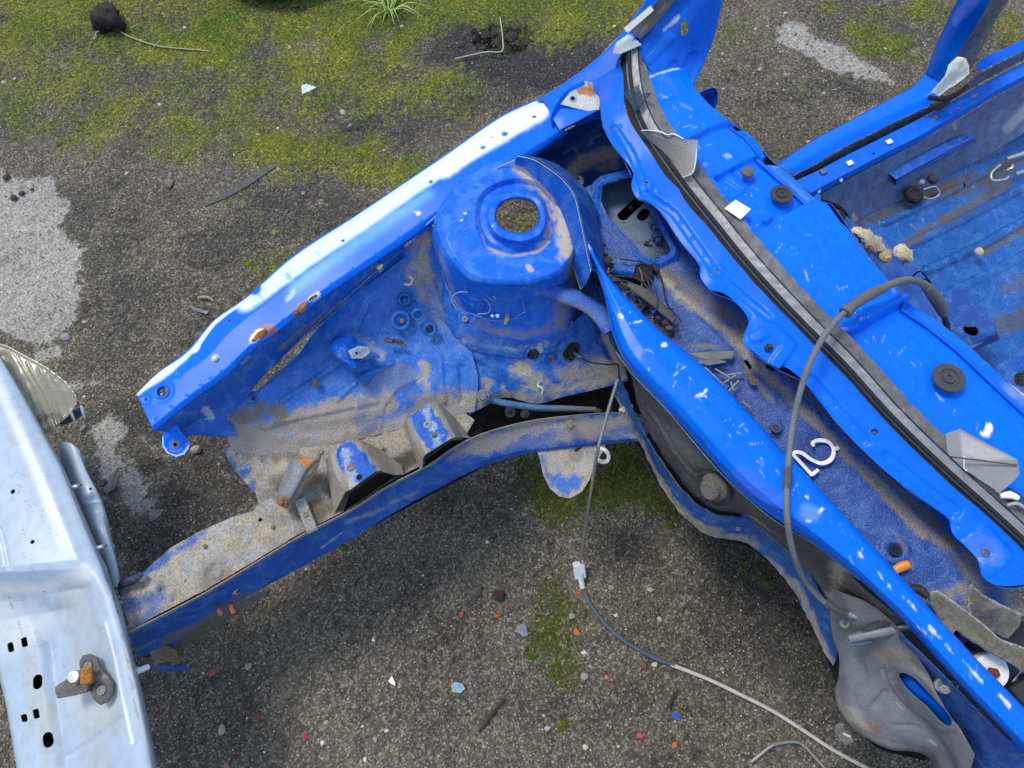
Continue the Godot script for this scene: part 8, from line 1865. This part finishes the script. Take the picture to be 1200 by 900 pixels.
	for q in [[8, 208, 10], [16, 232, 9], [26, 227, 8], [38, 222, 5], [70, 170, 9], [408, 152, 8], [418, 150, 7], [540, 117, 9], [552, 115, 8], [560, 114, 6]]:
		lump("asphalt_clod", at(q[0], q[1], 0), Vector3(1.3, 0.5, 1.0) * q[2] * 0.0014, Color(0.04, 0.038, 0.034), 700 + int(q[0]), where_cr[nr], "clod", "loose asphalt crumbs", q[0])
		nr += 1
	# the dark edge of something standing beyond the top of the photograph
	lone(at(320, -20, 0))
	place(tube("old_tyre", self, line3("255,-50,8 285,-34,8 315,-28,8 345,-32,8 378,-50,8 345,-82,8 315,-90,8 285,-80,8 255,-50,8"), [49, 49], {"mat": "rubber", "col": Color(0.016, 0.015, 0.015), "sides": 18, "vary": 0.3}), "black old tyre lying in moss at the top edge", "tyre")

func _ready() -> void:
	# --- camera, sky, sun, exposure
	var cam := Camera3D.new()
	cam.fov = VFOV
	cam.near = 0.05
	cam.far = 400.0
	cam.position = Vector3(0, CAM_H, 0)
	cam.rotation_degrees = Vector3(-PITCH, 0, 0)
	cam.name = "camera"
	add_child(cam)
	var env := Environment.new()
	env.background_mode = Environment.BG_SKY
	var sky := ProceduralSkyMaterial.new()
	sky.sky_top_color = Color(0.62, 0.72, 0.86)
	sky.sky_horizon_color = Color(0.84, 0.87, 0.90)
	sky.sky_curve = 0.18
	sky.ground_bottom_color = Color(0.20, 0.19, 0.17)
	sky.ground_horizon_color = Color(0.55, 0.55, 0.54)
	sky.energy_multiplier = 1.0
	var clouds := noise_tex(FastNoiseLite.TYPE_SIMPLEX, 0.006, 512, 12, ramp_of([[0.0, 0, Color(1, 1, 1, 0)], [0.45, 0, Color(1, 1, 1, 0.0)], [0.62, 0, Color(1, 1, 1, 0.35)], [1.0, 0, Color(1, 1, 1, 0.75)]]))
	sky.sky_cover = clouds
	sky.sky_cover_modulate = Color(0.9, 0.92, 0.95, 0.6)
	env.sky = Sky.new()
	env.sky.sky_material = sky
	env.background_energy_multiplier = 0.92
	env.tonemap_mode = Environment.TONE_MAPPER_LINEAR
	env.tonemap_exposure = 1.45
	env.sdfgi_enabled = true
	env.ssao_enabled = true
	env.ssil_enabled = true
	var we := WorldEnvironment.new()
	we.environment = env
	we.name = "world_environment"
	add_child(we)
	var sun := DirectionalLight3D.new()
	sun.light_energy = 0.6
	sun.light_color = Color(1.0, 0.96, 0.90)
	sun.light_angular_distance = 18.0
	sun.shadow_enabled = true
	sun.rotation_degrees = Vector3(-62, -125, 0)
	sun.name = "sun"
	add_child(sun)
	n_lo.frequency = 4.5
	n_lo.seed = 3
	n_mid.frequency = 30.0
	n_mid.seed = 4
	n_mid.fractal_octaves = 3
	n_rub.noise_type = FastNoiseLite.TYPE_SIMPLEX
	n_rub.fractal_type = FastNoiseLite.FRACTAL_RIDGED
	n_rub.frequency = 11.0
	n_rub.fractal_octaves = 4
	n_rub.seed = 8
	n_rub.domain_warp_enabled = true
	n_rub.domain_warp_amplitude = 0.05
	n_rub.domain_warp_frequency = 6.0
	n_hi.frequency = 160.0
	n_hi.seed = 5
	n_hi.fractal_type = FastNoiseLite.FRACTAL_NONE
	make_materials()
	make_ground()
	make_shell()
	make_panel()
	make_cables()
	make_litter()
	scatter()
